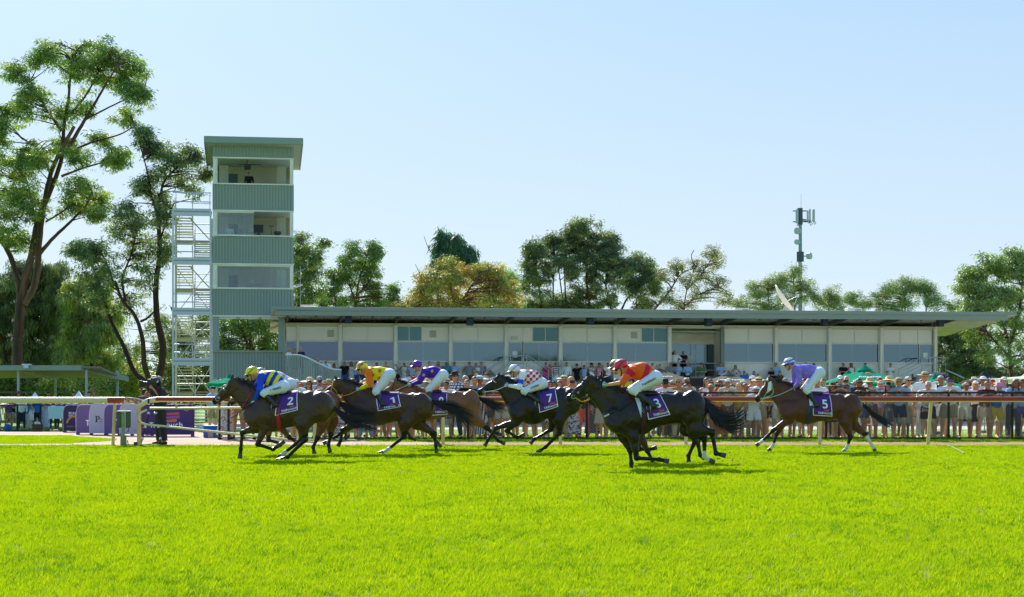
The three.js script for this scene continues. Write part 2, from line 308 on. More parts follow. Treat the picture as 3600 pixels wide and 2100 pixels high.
// ---------- chain-link fences ----------
function chainFence(label, d, x0, x1, h, posts, m, mesh, y0 = 0, pr = 0.03) {
  const f = thing('chain_link_fence', label, 'fence', [0, y0, -d]);
  part('top_rail', rod(V(x0, h, 0), V(x1, h, 0), pr * 0.85), m, f);
  part('bottom_rail', rod(V(x0, 0.06, 0), V(x1, 0.06, 0), pr * 0.7), m, f);
  for (const px of posts) part('post', cyl(pr * 1.15, pr * 1.15, h + 0.05, GX(px, d), -0.05, 0), m, f);
  const list = [], s = 0.075, hh = h - 0.06;
  for (let x = x0 - hh; x < x1; x += s) for (const k of [1, -1]) {
    let a = V(x, 0.06, 0.004 * k), b = V(x + hh, h, 0.004 * k); if (k < 0) { a.y = h; b.y = 0.06; }
    if (a.x < x0) { const t = (x0 - a.x) / hh; a.y += (b.y - a.y) * t; a.x = x0; } if (b.x > x1) { const t = (x1 - a.x) / (b.x - a.x); b.y = a.y + (b.y - a.y) * t; b.x = x1; }
    list.push(bar(a, b, 0.0045));
  }
  part('wire_mesh', list, mesh, f, 'stuff');
  return f;
}
const darkSteel = M(0x2c211d, 0.5, { metalness: 0.3 }), wire = M(0x8d8780, 0.45, { metalness: 0.6 });
const FD = 48.6;
chainFence('long dark steel and chain link fence the front row of the crowd leans on', FD, GX(770, FD), GX(3850, FD), 1.35, [771, 803, 1215, 1645, 2063, 2480, 2905, 3336, 3560, 3760], darkSteel, wire);
chainFence('dark chain link fence at far left before the shaded spectators', 88, GX(-80, 88), GX(700, 88), 1.37, [-20, 60, 142, 225, 300, 385, 470, 560, 650], M(0x1b1e20, 0.5, { metalness: 0.3 }), M(0x2b2f31, 0.5, { metalness: 0.5 }), -0.62, 0.045);
// ---------- grandstand ----------
const sageG = M(0x949c8e, 0.55, { bumpMap: grain, bumpScale: 0.001 }), sageDark = M(0x868c80, 0.55), paintTex = noiseTex(256, 3, 6, [226, 220, 206], [255, 254, 250], { rep: 1, contrast: 2 }), whitePaint = M(0xfaf7ee, 0.55, { map: paintTex, bumpMap: grain, bumpScale: 0.001 }), creamPaint = M(0xf2ead6, 0.6, { map: paintTex }), panelCream = M(0xf2ead6, 0.14, { clearcoat: 0.6, clearcoatRoughness: 0.04 });
const steel = M(0xb4bdc2, 0.42, { metalness: 0.55 }), rafterM = M(0x605c50, 0.7), soffitTex = noiseTex(256, 4, 5, [186, 180, 168], [222, 214, 200], { rep: 0.5 });
const soffit = M(0xffffff, 0.8, { map: soffitTex });
const ST = { a: P(1003, HY, 110), b: P(3287, HY, 116.6) };
ST.len = Math.hypot(ST.b.x - ST.a.x, ST.b.z - ST.a.z); ST.turn = Math.atan2(-(ST.b.z - ST.a.z), ST.b.x - ST.a.x);
ST.ux = V(Math.cos(ST.turn), 0, -Math.sin(ST.turn)); ST.n = V(Math.sin(ST.turn), 0, Math.cos(ST.turn));
// where the sight line through a photo pixel meets the plane a given distance in front of the facade: [along, height]
function onFace(px, py, out = 0) {
  const d = V((px - CX) / F, (HY - py) / F, -1), q = ST.a.clone().addScaledVector(ST.n, out).sub(V(0, CAMH, 0)); q.y = 0;
  const t = q.dot(ST.n) / d.dot(ST.n), p = d.multiplyScalar(t).sub(q); return [p.dot(ST.ux), CAMH + p.y];
}
const stand = thing('grandstand', 'long low grandstand with green roof, cream panels and blue-grey windows', 'grandstand', [ST.a.x, 0, ST.a.z], ST.turn);
const L = ST.len, G0 = -0.6;
const U = (px, out = 0) => onFace(px, 1250, out)[0];
const TOP = 5.78, WT = 4.74, WB = 3.42;
{
  // columns at the bay lines, measured on the photograph
  const colPx = [1195, 1390, 1583, 1778, 1969, 2160, 2352, 2537, 2726, 2914, 3096, 3284], cu = colPx.map((p) => U(p));
  for (const [i, u] of cu.entries()) part('column', rbox(i === 11 ? 0.16 : 0.25, TOP - G0, 0.3, 0.015, u, (TOP + G0) / 2, 0.15), i === 7 ? sageDark : whitePaint, stand);
  part('column', rbox(0.14, TOP - WB, 0.2, 0.012, U(1046), (TOP + WB) / 2, 0.1), whitePaint, stand);
  part('header', b2(0, L, TOP - 0.1, TOP + 0.12, -0.1, 0.06), creamPaint, stand);
  // room behind: floor, back and end walls, ceiling
  part('floor_slab', b2(0, L, 2.1, 2.3, -7, -0.12), M(0x6b6560, 0.8), stand);
  part('back_wall', b2(0, L, G0, TOP + 0.3, -7.2, -7.0), M(0xc4ccca, 0.85), stand);
  part('ceiling', b2(0, L, TOP - 0.35, TOP - 0.25, -7, -0.12), M(0xb9bab4, 0.85), stand);
  part('end_wall', b2(-0.2, 0, G0, TOP + 0.3, -7.2, 0.0), creamPaint, stand); part('end_wall', b2(L, L + 0.2, G0, TOP + 0.3, -7.2, 0.0), creamPaint, stand);
  for (let i = 0; i < 9; i++) { const u = 4 + i * 4.6; if (i % 3 !== 1) part('interior_door', b2(u, u + 1, 2.3, 4.5, -6.99, -6.93), M(i % 2 ? 0xd9dcd8 : 0x77868c, 0.6), stand); }
  // bays
  const glassBlue = M(0x5c6678, 0.05, { metalness: 0.85 }), edges = [0, ...cu];
  const pane = M(0x63787f, 0.03, { metalness: 0.9, transmission: 0.55, thickness: 0 });
  const frameM = M(0xe0e0da, 0.5);
  for (let i = 0; i < edges.length - 1; i++) {
    if (i === 7) continue;                                   // the recess
    const a = edges[i] + (i ? 0.125 : 0.02), b = edges[i + 1] - 0.125, c = 0.5 * (a + b);
    // lower wall under the sill
    part('wall_panel', b2(a, b, G0, WB - 0.06, -0.08, 0), whitePaint, stand);
    part('sill', rbox(b - a, 0.07, 0.16, 0.01, c, WB - 0.025, 0.04), whitePaint, stand);
    // upper panels: two to a bay, one of them louvred glass in a few bays
    const split = i === 0 ? U(1046) : i === 4 ? U(1870) : i === 7 ? c : i === 11 ? U(3228) : c, hasGlass = { 3: 0, 5: 1, 6: 1 }[i];
    const cells = i === 4 ? [[a, U(1838)], [U(1838), U(1872)], [U(1872), U(1917)], [U(1917), b]] : i === 2 ? [[a, U(1438)], [U(1438), U(1482)], [U(1482), b]] : i === 6 ? [[a, U(2255)], [U(2255), U(2298)], [U(2298), b]] : i === 11 ? [[a, U(3166)], [U(3166), U(3228)], [U(3228), b]] : [[a, split], [split, b]];
    const glassCells = i === 2 ? [0, 1] : i === 4 ? [2, 3] : i === 6 ? [1, 2] : [];
    cells.forEach(([x0, x1], k) => {
      const g = glassCells.includes(k);
      const w = part('upper_panel', b2(x0 + 0.03, x1 - 0.03, WT + 0.05, TOP - 0.11, -0.05, 0.0), g ? M(0x4a6c68, 0.08, { metalness: 0.6 }) : panelCream, stand);
      part('panel_trim', b2(x1 - 0.03, x1 + (k === cells.length - 1 ? 0 : 0.03), WT + 0.05, TOP - 0.1, -0.06, 0.03), frameM, w);
    });
    part('transom', b2(a, b, WT - 0.03, WT + 0.05, -0.06, 0.05), frameM, stand);
    // window panes
    const wins = i === 0 ? [[a, U(1046) - 0.08], [U(1046) + 0.08, b]] : i === 4 ? [[a + 0.02, U(1836), 'door'], [U(1840), b]] : i === 11 ? [[a, U(3228)], [U(3232), b, 'door']] : [[a, b]];
    for (const [x0, x1, kind] of wins) {
      const w = part('window', [b2(x0, x1, WT - 0.07, WT - 0.031, -0.05, 0.03), b2(x0, x1, WB + 0.01, WB + 0.05, -0.05, 0.03), b2(x0, x0 + 0.04, WB + 0.05, WT - 0.07, -0.05, 0.03), b2(x1 - 0.04, x1, WB + 0.05, WT - 0.07, -0.05, 0.03)], kind ? whitePaint : frameM, stand);
      const two = i > 1 && !kind && x1 - x0 > 2, mid = x0 + (x1 - x0) * (0.38 + 0.06 * (i % 3)), m = i < 2 ? glassBlue : pane;
      if (two) { part('pane', b2(x0 + 0.04, mid, WB + 0.05, WT - 0.07, -0.015, -0.007), m, w); part('pane', b2(mid + 0.02, x1 - 0.04, WB + 0.05, WT - 0.07, -0.015, -0.007), m, w); part('mullion', b2(mid, mid + 0.02, WB + 0.05, WT - 0.07, -0.02, 0.0), frameM, w); } else part('pane', b2(x0 + 0.04, x1 - 0.04, WB + 0.05, WT - 0.07, -0.015, -0.007), m, w);
      if (kind) part('notice', b2(x0 + 0.3 * (x1 - x0), x0 + 0.65 * (x1 - x0), WB + 0.3, WB + 0.7, 0, 0.006), M(0xeef0ee, 0.8), w);
    }
    if (i === 0 || i === 2 || i === 6) part('speaker_grille', rbox(0.42, 0.44, 0.05, 0.04, i === 0 ? U(1162) : i === 2 ? U(1522) : U(2230), 5.22, 0.03), M(0xc8c4ae, 0.7), stand);
    if (i === 4) part('exit_light', rbox(0.4, 0.24, 0.08, 0.02, U(1809), 4.98, 0.05), M(0xd8d6c8, 0.6), stand);
  }
  // recess between the seventh and eighth columns
  const ra = cu[6] + 0.1, rb = cu[7] - 0.1, rz = -1.6;
  part('recess_wall', b2(ra, rb, WT, TOP, rz - 0.08, rz), creamPaint, stand);
  part('recess_wall', b2(ra - 0.1, ra, G0, TOP, rz, -0.06), creamPaint, stand); part('recess_wall', b2(rb, rb + 0.1, G0, TOP, rz, -0.06), creamPaint, stand);
  part('recess_floor', b2(ra, rb, 2.1, 2.35, rz, 0.25), M(0x8a8a84, 0.8), stand); part('wall_panel', b2(ra, rb, G0, 2.1, -0.08, 0), whitePaint, stand);
  const rw = part('window', [b2(ra, rb, WT - 0.06, WT, rz, rz + 0.05), b2(ra, rb, 2.36, 2.5, rz, rz + 0.05)], frameM, stand);
  const rsteps = [[0, 0.52], [0.54, 0.62], [0.64, 0.8], [0.83, 1]].map(([s, e]) => [ra + s * (rb - ra), ra + e * (rb - ra)]);
  rsteps.forEach(([s, e], k) => { part(k === 2 ? 'door_pane' : 'pane', b2(s, e, 2.5, WT - 0.06, rz + 0.01, rz + 0.02), pane, rw); part('mullion', b2(e, e + 0.05, 2.36, WT, rz, rz + 0.06), frameM, rw); });
  part('notice', b2(U(2440), U(2455), 3.4, 3.9, rz + 0.03, rz + 0.035), M(0xe8ece8, 0.8), rw);
  part('railing', [rod(V(ra, 3.36, 0.22), V(rb, 3.36, 0.22), 0.025), rod(V(ra, 2.9, 0.22), V(rb, 2.9, 0.22), 0.02), ...[0, 0.33, 0.66, 1].map((t) => rod(V(ra + t * (rb - ra), 2.3, 0.22), V(ra + t * (rb - ra), 3.36, 0.22), 0.02))], steel, stand);
  // roof: slab that rises to the front, fascia and gutter beam, rafters, ribbed soffit
  const OV = 3.7, x0 = U(955, OV), x1 = U(3572, OV), yb = TOP + 0.12, yf = onFace(1300, 1112, OV)[1];
  const rz0 = -8, slope = (yf - yb) / OV, ys = (z) => yb + slope * z;
  {
    const s = new THREE.Shape(); const n = Math.round((x1 - x0) / 0.2), w = (x1 - x0) / n; s.moveTo(x0, 0.10);
    for (let i = 0; i < n; i++) { const x = x0 + i * w; s.lineTo(x, 0); s.lineTo(x + w * 0.6, 0); s.lineTo(x + w * 0.68, 0.03); s.lineTo(x + w * 0.92, 0.03); }
    s.lineTo(x1, 0); s.lineTo(x1, 0.10);
    const g = new THREE.ExtrudeGeometry(s, { depth: OV - rz0, bevelEnabled: false }); g.applyMatrix4(new THREE.Matrix4().makeShear(0, 0, 0, 0, 0, slope).setPosition(0, 0, 0));
    const p = g.attributes.position; for (let i = 0; i < p.count; i++) { const z = p.getZ(i) + rz0; p.setZ(i, z); }
    const q = new THREE.ExtrudeGeometry(s, { depth: OV - rz0, bevelEnabled: false }).translate(0, 0, rz0), pp = q.attributes.position; for (let i = 0; i < pp.count; i++) pp.setY(i, pp.getY(i) + ys(pp.getZ(i)) + 0.28); q.computeVertexNormals();
    part('roof', q, soffit, stand);
  }
  const ft = onFace(1300, 1081, OV + 0.1)[1], fm = onFace(1300, 1092, OV + 0.1)[1];
  part('fascia', rbox(x1 - x0, ft - fm, 0.14, 0.02, (x0 + x1) / 2, (ft + fm) / 2, OV + 0.1), sageG, stand);
  part('gutter_beam', rbox(x1 - U(1003, OV), fm - yf - 0.02, 0.16, 0.02, (x1 + U(1003, OV)) / 2 - 0.6, (fm + yf) / 2 - 0.005, OV), sageG, stand);
  for (const u of [U(1003) + 0.1, ...cu]) {
    const s = new THREE.Shape([[0, yb - 0.02], [OV - 0.1, yf - 0.02], [OV - 0.1, yf + 0.26], [0, yb + 0.26]].map(([a, b]) => new THREE.Vector2(a, b)));
    part('rafter', new THREE.ExtrudeGeometry(s, { depth: 0.12, bevelEnabled: false }).rotateY(-Math.PI / 2).translate(u + 0.06, 0, 0), rafterM, stand);
  }
  for (let i = 0; i < cu.length; i++) part('soffit_light', new THREE.SphereGeometry(0.09, 10, 6).translate(cu[i] - 1.6, ys(1.7) + 0.2, 1.7), M(0x7c7f78, 0.6), stand);
  // terraces in front of the lower wall
  for (let t = 0; t < 5; t++) part('terrace_step', rbox(L + 1, 0.42 * (5 - t) + 0.1, 0.95, 0.02, L / 2, G0 + (0.42 * (5 - t)) / 2 - 0.05, 0.95 * (t + 0.5) + 0.01), M(0xa9a79e, 0.85, { bumpMap: grain, bumpScale: 0.004 }), stand);
  // concrete-walled ramp at the left with green ribbed boards and a white handrail
  const z = 5.0, A = onFace(1003, 1250, z), C = onFace(1055, 1250, z), D = onFace(1165, 1300, z), E2 = onFace(1200, 1303, z), n = 26, prof = (u) => u < C[0] ? A[1] : u < D[0] ? C[1] + (D[1] - C[1]) * (u - C[0]) / (D[0] - C[0]) : D[1];
  for (let i = 0; i < n; i++) { const u = A[0] + (E2[0] - A[0]) * (i + 0.5) / n, w = (E2[0] - A[0]) / n; part('ramp_board', rbox(w - 0.018, prof(u) - G0, 0.06, 0.01, u, (prof(u) + G0) / 2, z + (i % 2) * 0.008), sageG, stand); }
  part('ramp_handrail', tube([V(A[0], A[1] + 0.03, z), V(C[0] - 0.2, C[1] + 0.03, z), V(C[0] + 0.15, C[1] - 0.03, z), V(D[0], D[1] + 0.05, z), V(E2[0], E2[1] + 0.03, z)], 0.055, 40), whitePaint, stand);
  part('ramp_floor', b2(A[0], C[0], 1.9, 2.2, 0.1, z - 0.05), M(0x8d8c86, 0.85), stand);
  for (let k = 0; k < 3; k++) part('ramp_ledge', b2(U(1008, z), U(1092, z), 1.55 - k * 0.5, 1.6 - k * 0.5, z + 0.1, z + 0.6), M(0x9da7a2, 0.7), stand);
  part('handrail', [rod(V(U(1404, 3), 3.2, 0.6), V(U(1430, 3), 1.2, 3.6), 0.035), rod(V(U(1404, 3), 3.2, 0.6), V(U(1398, 3), 3.2, 0.1), 0.035), rod(V(U(1430, 3), 1.2, 3.6), V(U(1430, 3), 0.2, 3.6), 0.03)], steel, stand);
  // steel stairs to the door in the middle and at the right end
  const stair = (l, m0, m1, r, top, low, out, openRight) => {
    const q = (px, py) => { const t = onFace(px, py, out); return V(t[0], t[1], out); }, a = q(l, low), b = q(m0, top), c = q(m1, top), d = q(r, low), back = V(0, 0, -1.5);
    const lines = [], post = (p) => lines.push(rod(V(p.x, G0, p.z), p, 0.022));
    for (const o of [V(0, 0, 0), back]) for (const dy of [0, -0.5]) { const s = (v) => v.clone().add(o).add(V(0, dy, 0)); lines.push(rod(s(a), s(b), dy ? 0.016 : 0.026), rod(s(b), s(c), dy ? 0.016 : 0.026)); if (!openRight) lines.push(rod(s(c), s(d), dy ? 0.016 : 0.026)); }
    for (const p of [a, b, c, openRight ? c : d]) { post(p); post(p.clone().add(back)); }
    part('stair_railing', lines, steel, stand);
    const land = b.y - 1.0; part('stair_landing', b2(b.x, c.x, land - 0.14, land, out - 1.5, out), M(0x98a09c, 0.6), stand);
    const flight = (p, e, s) => { const k = 8; for (let i = 0; i < k; i++) { const y = (p.y - 1) + (land - (p.y - 1)) * (i / k), x = p.x + (e.x - p.x) * (i + 0.5) / k; part('stair_tread', b2(x - 0.15, x + 0.15, y - 0.05, y, out - 1.45, out - 0.03), M(0x98a09c, 0.6), stand); } };
    flight(a, b); if (!openRight) flight(d, c);
  };
  stair(1722, 1795, 1852, 1942, 1251, 1300, 2.6); stair(3190, 3272, 3325, 3380, 1257, 1298, 2.2, true);
  part('stair_railing', rod(V(U(3328, 2.6), onFace(3328, 1302, 2.6)[1], 2.6), V(U(3390, 2.6), onFace(3390, 1330, 2.6)[1], 2.6), 0.05), steel, stand);
}
// things on the roof, speakers under it
const spk = M(0x2b3340, 0.55);
[[1224, 1124], [1652, 1131], [2075, 1129], [2490, 1134], [2899, 1134], [3306, 1136]].forEach(([px, py], i) => {
  const [u, y] = onFace(px, py, 2.9), p = ST.a.clone().addScaledVector(ST.ux, u).addScaledVector(ST.n, 2.9), ord = ['leftmost', 'second', 'third', 'fourth', 'fifth', 'rightmost'][i];
  const s = thing('hanging_speaker', (i === 0 || i === 5 ? ord + ' dark grey speaker hung under the grandstand roof' : ord + ' dark grey speaker from the left under the grandstand roof'), 'speaker', [p.x, y, p.z], ST.turn + (i > 1 ? 0.3 : 0), 'speakers under the grandstand roof');
  part('cabinet', rbox(0.44, 0.5, 0.3, 0.03, 0, 0, 0), spk, s); part('grille', rbox(0.38, 0.44, 0.02, 0.008, 0, 0, 0.155), M(0x39424e, 0.8), s);
  part('bracket', [rod(V(-0.1, 0.25, 0), V(-0.1, 0.5, 0), 0.02), rod(V(0.1, 0.25, 0), V(0.1, 0.5, 0), 0.02)], M(0x444a4c, 0.5), s);
});
{
  const roofAt = (px, py, out) => { const [u, y] = onFace(px, py, out), p = ST.a.clone().addScaledVector(ST.ux, u).addScaledVector(ST.n, out); p.y = y; return p; };
  for (const [px, w, l] of [[2605, 1.0, 'small white air conditioner on the roof left of the dish'], [3000, 1.0, 'white air conditioner on the roof right of the dish']]) {
    const p = roofAt(px, 1098, -2), a = thing('air_conditioner', l, 'air conditioner', [p.x, p.y - 0.72, p.z], ST.turn, 'roof air conditioners');
    part('casing', rbox(w, 1.0, 0.7, 0.04, 0, 0.5, 0), M(0xd8d4c8, 0.5), a); for (let k = 0; k < 5; k++) part('louvre', box(0.4, 0.03, 0.03, 0.22, 0.55 + k * 0.08, 0.36), M(0x6a665c, 0.6), a);
  }
  const p = roofAt(1080, 1082, -1), v = thing('roof_vent', 'flat white vent on the roof beside the tower', 'vent', [p.x, p.y - 0.3, p.z], ST.turn); part('frame', [rbox(0.9, 0.1, 0.6, 0.02, 0, 0.42, 0), box(0.06, 0.4, 0.06, -0.4, 0.2, 0), box(0.06, 0.4, 0.06, 0.4, 0.2, 0)], whitePaint, v);
  const q = roofAt(2765, 1098, -4), d = thing('satellite_dish', 'large white satellite dish tilted up behind the roof', 'satellite dish', [q.x, q.y - 0.6, q.z], 0);
  const prof = []; for (let i = 0; i <= 10; i++) { const r = 1.25 * i / 10; prof.push(new THREE.Vector2(r, 0.28 * (r / 1.25) ** 2)); } for (let i = 10; i >= 0; i--) { const r = 1.25 * i / 10; prof.push(new THREE.Vector2(r + 0.001, 0.28 * (r / 1.25) ** 2 - 0.05)); }
  const dg = new THREE.LatheGeometry(prof, 40); dg.rotateX(0.12).rotateZ(-0.95).translate(-0.25, 1.35, 0);
  part('dish', dg, M(0xe4ded0, 0.5), d); part('feed_arm', [rod(V(0.3, 0.6, 0.3), V(0.75, 1.7, 0.25), 0.03), rod(V(-0.7, 2.2, 0.1), V(0.75, 1.7, 0.25), 0.025), rod(V(-0.3, 1.2, -0.4), V(0.75, 1.7, 0.25), 0.025)], steel, d); part('feed_horn', cyl(0.08, 0.1, 0.2, 0.75, 1.62, 0.25), whitePaint, d);
  part('mount', [cyl(0.09, 0.09, 1.4, 0, 0, -0.1), rod(V(-0.6, 0, -0.1), V(0, 1.1, -0.1), 0.04), rod(V(0.6, 0, -0.1), V(0, 1.1, -0.1), 0.04)], steel, d);
  const f = roofAt(2827, 1098, -3), a = thing('roof_antenna', 'small white tapered antenna beside the satellite dish', 'antenna', [f.x, f.y - 0.5, f.z]); part('cone', cyl(0.13, 0.02, 1.25, 0, 0, 0), whitePaint, a); part('foot', cyl(0.2, 0.16, 0.12), steel, a);
}
// ---------- judges' tower ----------
const TZ = 1.5, tw = (px, py, out = TZ) => onFace(px, py, out);
function corrugated(x0, x1, y0, y1, z, pitch = 0.19, depth = 0.035, inner = 0.06) {   // ribbed cladding sheet with thickness, ribs upright
  const s = new THREE.Shape(), n = Math.round((x1 - x0) / pitch), w = (x1 - x0) / n; s.moveTo(x0, inner); s.lineTo(x0, 0);
  for (let i = 0; i < n; i++) { const x = x0 + i * w; s.lineTo(x + w * 0.1, 0); s.lineTo(x + w * 0.2, -depth); s.lineTo(x + w * 0.82, -depth); s.lineTo(x + w * 0.92, 0); }
  s.lineTo(x1, 0); s.lineTo(x1, inner);
  return new THREE.ExtrudeGeometry(s, { depth: y1 - y0, bevelEnabled: false }).rotateX(-Math.PI / 2).translate(0, y0, z);
}
const tower = thing('judges_tower', 'tall green clad judges tower with three glazed floors and tilted flat roof', 'tower', [ST.a.x, 0, ST.a.z], ST.turn);
const clad = M(0x929e90, 0.5, { bumpMap: grain, bumpScale: 0.001 }), beige = M(0xe6dcc4, 0.85), thinGlass = M(0xe4eef2, 0.0, { transmission: 0.93, thickness: 0 }), ceilM = M(0xd8d8d2, 0.85);
const TX0 = tw(748, 900)[0], TX1 = tw(1031, 900)[0], TXb = tw(1000, 1200)[0], TD = 5, ty = (py) => tw(800, py)[1];
{
  const floors = [[505, 552, 556, 644], [646, 738, 745, 826], [832, 926, 932, 1012], [1016, 1109, 0, 0]];
  floors.forEach(([c0, c1, w0, w1], i) => {
    const yT = ty(c0), yB = ty(c1);
    part('cladding', corrugated(TX0, TX1, yB, yT, TZ - 0.03), clad, tower);
    for (const x of [TX0, TX1]) part('side_cladding', b2(x - 0.03, x + 0.03, yB, yT, TZ - TD, TZ - 0.1), clad, tower);
    part('floor_slab', b2(TX0 + 0.05, TX1 - 0.05, yB + 0.02, yB + 0.2, TZ - TD + 0.1, TZ - 0.12), ceilM, tower);
    part('back_cladding', b2(TX0, TX1, yB, yT, TZ - TD - 0.06, TZ - TD), beige, tower);
    part('trim', rbox(TX1 - TX0 + 0.06, 0.09, 0.12, 0.01, (TX0 + TX1) / 2, yB - 0.045, TZ), whitePaint, tower);
    if (!w0) return;
    const a = yB - 0.09, b = ty(w1) - 0.02;      // the opening from a down to b
    for (const [x0, x1] of [[TX0, TX0 + 0.28], [TX1 - 0.22, TX1]]) part('corner_post', b2(x0, x1, b, a, TZ - 0.26, TZ), whitePaint, tower);
    part('sill', rbox(TX1 - TX0 + 0.05, 0.08, 0.16, 0.01, (TX0 + TX1) / 2, b - 0.02, TZ), whitePaint, tower);
    part('floor', b2(TX0 + 0.05, TX1 - 0.05, b - 0.9, b - 0.75, TZ - TD + 0.1, TZ - 0.12), M(0xb0aa9c, 0.9), tower);
    part('back_wall', b2(TX0 + 0.1, TX1 - 0.1, b - 0.8, yB + 0.3, TZ - TD + 0.02, TZ - TD + 0.1), beige, tower);
    part('door', b2(TX0 + 0.75, TX0 + 1.5, b - 0.75, a - 0.35, TZ - TD + 0.1, TZ - TD + 0.15), M(0x6f8288, 0.6), tower);
    for (const x of [TX0 + 0.32, TX1 - 1.0]) part('inner_pier', b2(x, x + 0.6, b - 0.8, a, TZ - TD + 1.4, TZ - TD + 1.6), M(0xe2ddca, 0.8), tower);
    part('side_wall', b2(TX0, TX0 + 0.06, b - 0.05, a, TZ - TD, TZ - 4.4), beige, tower); part('side_wall', b2(TX1 - 0.06, TX1, b - 0.05, a, TZ - TD, TZ - 4.4), beige, tower);
    for (const x of [TX0 + 0.015, TX1 - 0.03]) part('side_pane', b2(x, x + 0.015, b, a, TZ - 4.4, TZ - 0.26), thinGlass, tower);
    const n = [0, 8, 8][i], lim = [0, 4, 8][i], X0 = TX0 + 0.3, X1 = TX1 - 0.24, w = (X1 - X0) / (n || 1);
    for (let k = 0; k < lim; k++) part('pane', b2(X0 + k * w + 0.006, X0 + (k + 1) * w - 0.006, b + 0.05, a - 0.09, TZ - 0.09, TZ - 0.08), thinGlass, tower);
    if (lim) { part('head_track', b2(X0, X0 + lim * w, a - 0.09, a, TZ - 0.13, TZ - 0.04), whitePaint, tower); part('foot_track', b2(X0, X0 + lim * w, b + 0.02, b + 0.05, TZ - 0.13, TZ - 0.04), whitePaint, tower); }
    if (i) part('wall_unit', rbox(0.95, 0.3, 0.2, 0.03, TX0 + 2.6, a - 0.75, TZ - TD + 0.22), whitePaint, tower);
    if (i === 0) part('ceiling_fan', [box(1.5, 0.03, 0.14, TX0 + 2.3, a - 0.1, TZ - 2), cyl(0.12, 0.14, 0.3, TX0 + 2.25, a - 0.4, TZ - 2)], M(0x4a4640, 0.6), tower);
  });
  // open bottom storey
  const yc = ty(1109), yr = ty(1236), yb = ty(1332);
  for (const [p0, p1] of [[748, 770], [978, 1001]]) part('base_post', b2(tw(p0, 1200)[0], tw(p1, 1200)[0], yr, yc - 0.1, TZ - 0.35, TZ), clad, tower);
  part('lintel', b2(tw(770, 1)[0], tw(978, 1)[0], ty(1122), yc - 0.1, TZ - 0.3, TZ - 0.02), M(0xd8d2bc, 0.7), tower);
  for (const px of [836, 912]) part('bulkhead_light', new THREE.SphereGeometry(0.1, 10, 8).translate(tw(px, 1)[0], ty(1118), TZ + 0.02), M(0xb8a888, 0.6), tower);
  part('base_rail', rbox(TXb - TX0 + 0.05, 0.12, 0.16, 0.015, (TX0 + TXb) / 2, yr, TZ + 0.02), clad, tower);
  part('cladding', corrugated(TX0, TXb, yb, yr - 0.06, TZ - 0.03), clad, tower);
  for (const [p0, p1] of [[748, 762], [984, 998]]) part('base_post', b2(tw(p0, 1)[0], tw(p1, 1)[0], G0, yb, TZ - 0.35, TZ - 0.05), M(0xbfc4bc, 0.7), tower);
  for (const z of [TZ - TD + 0.2]) for (const x of [TX0 + 0.1, TXb - 0.1]) part('base_post', b2(x - 0.12, x + 0.12, G0, yc, z - 0.12, z + 0.12), clad, tower);
  part('storey_floor', b2(TX0, TXb, yr - 0.9, yr - 0.75, TZ - TD, TZ - 0.1), M(0x8a867c, 0.9), tower);
  part('awning', (() => { const g = corrugated(0, 2.4, 0, 1.2, 0, 0.12, 0.03, 0.03); g.rotateX(1.2).rotateY(Math.PI / 2).translate(tw(925, 1)[0] + 0.25, ty(1155), TZ - 1.2); return g; })(), M(0xb3b79e, 0.7), tower);
  // roof slab tilted up to the front
  const r0 = tw(718, 478, TZ + 0.7), r1 = tw(1064, 481, TZ + 0.7), yF = r0[1], back = TZ - TD - 0.9, fall = 0.75, depth = TZ + 0.7 - back;
  const slab = (h0, h1, z0, z1, x0, x1) => { const g = b2(x0, x1, 0, 1, z0, z1), p = g.attributes.position; for (let i = 0; i < p.count; i++) { const t = (TZ + 0.7 - p.getZ(i)) / depth; p.setY(i, yF - fall * t + (p.getY(i) > 0.5 ? h1 : h0)); } g.computeVertexNormals(); return g; };
  part('roof', slab(-0.42, -0.02, back, TZ + 0.62, r0[0] + 0.06, r1[0] - 0.06), M(0x9aa09c, 0.75), tower);
  part('roof_edge', slab(-0.4, 0, TZ + 0.63, TZ + 0.72, r0[0], r1[0]), M(0x8ea094, 0.45), tower);
  for (const [a, b] of [[r0[0] - 0.03, r0[0] + 0.05], [r1[0] - 0.05, r1[0] + 0.03]]) part('roof_edge', slab(-0.44, 0.01, back, TZ + 0.62, a, b), M(0x8d9794, 0.6), tower);
  part('camera_bracket', [rod(V(TX0 - 0.25, ty(598), TZ - 0.1), V(TX0, ty(592), TZ - 0.1), 0.02), rbox(0.13, 0.28, 0.13, 0.02, TX0 - 0.22, ty(592), TZ - 0.1)], whitePaint, tower);
  part('floodlight', [rod(V(TX1, ty(1000), TZ - 0.4), V(TX1 + 0.5, ty(995), TZ - 0.4), 0.025), box(0.5, 0.07, 0.25, TX1 + 0.35, ty(1003), TZ - 0.3, 0, 0, 0.35)], whitePaint, tower);
  part('aerial', [rod(V(TX1 + 0.45, ty(1080), TZ - 0.6), V(TX1 + 0.45, ty(930), TZ - 0.6), 0.018), rod(V(TX1 - 0.1, ty(960), TZ - 0.6), V(TX1 + 0.75, ty(940), TZ - 0.6), 0.014), ...[0, 1, 2, 3, 4].map((k) => rod(V(TX1 + 0.05 + k * 0.15, ty(958 - k * 3), TZ - 0.85), V(TX1 + 0.05 + k * 0.15, ty(958 - k * 3), TZ - 0.35), 0.01))], steel, tower);
}
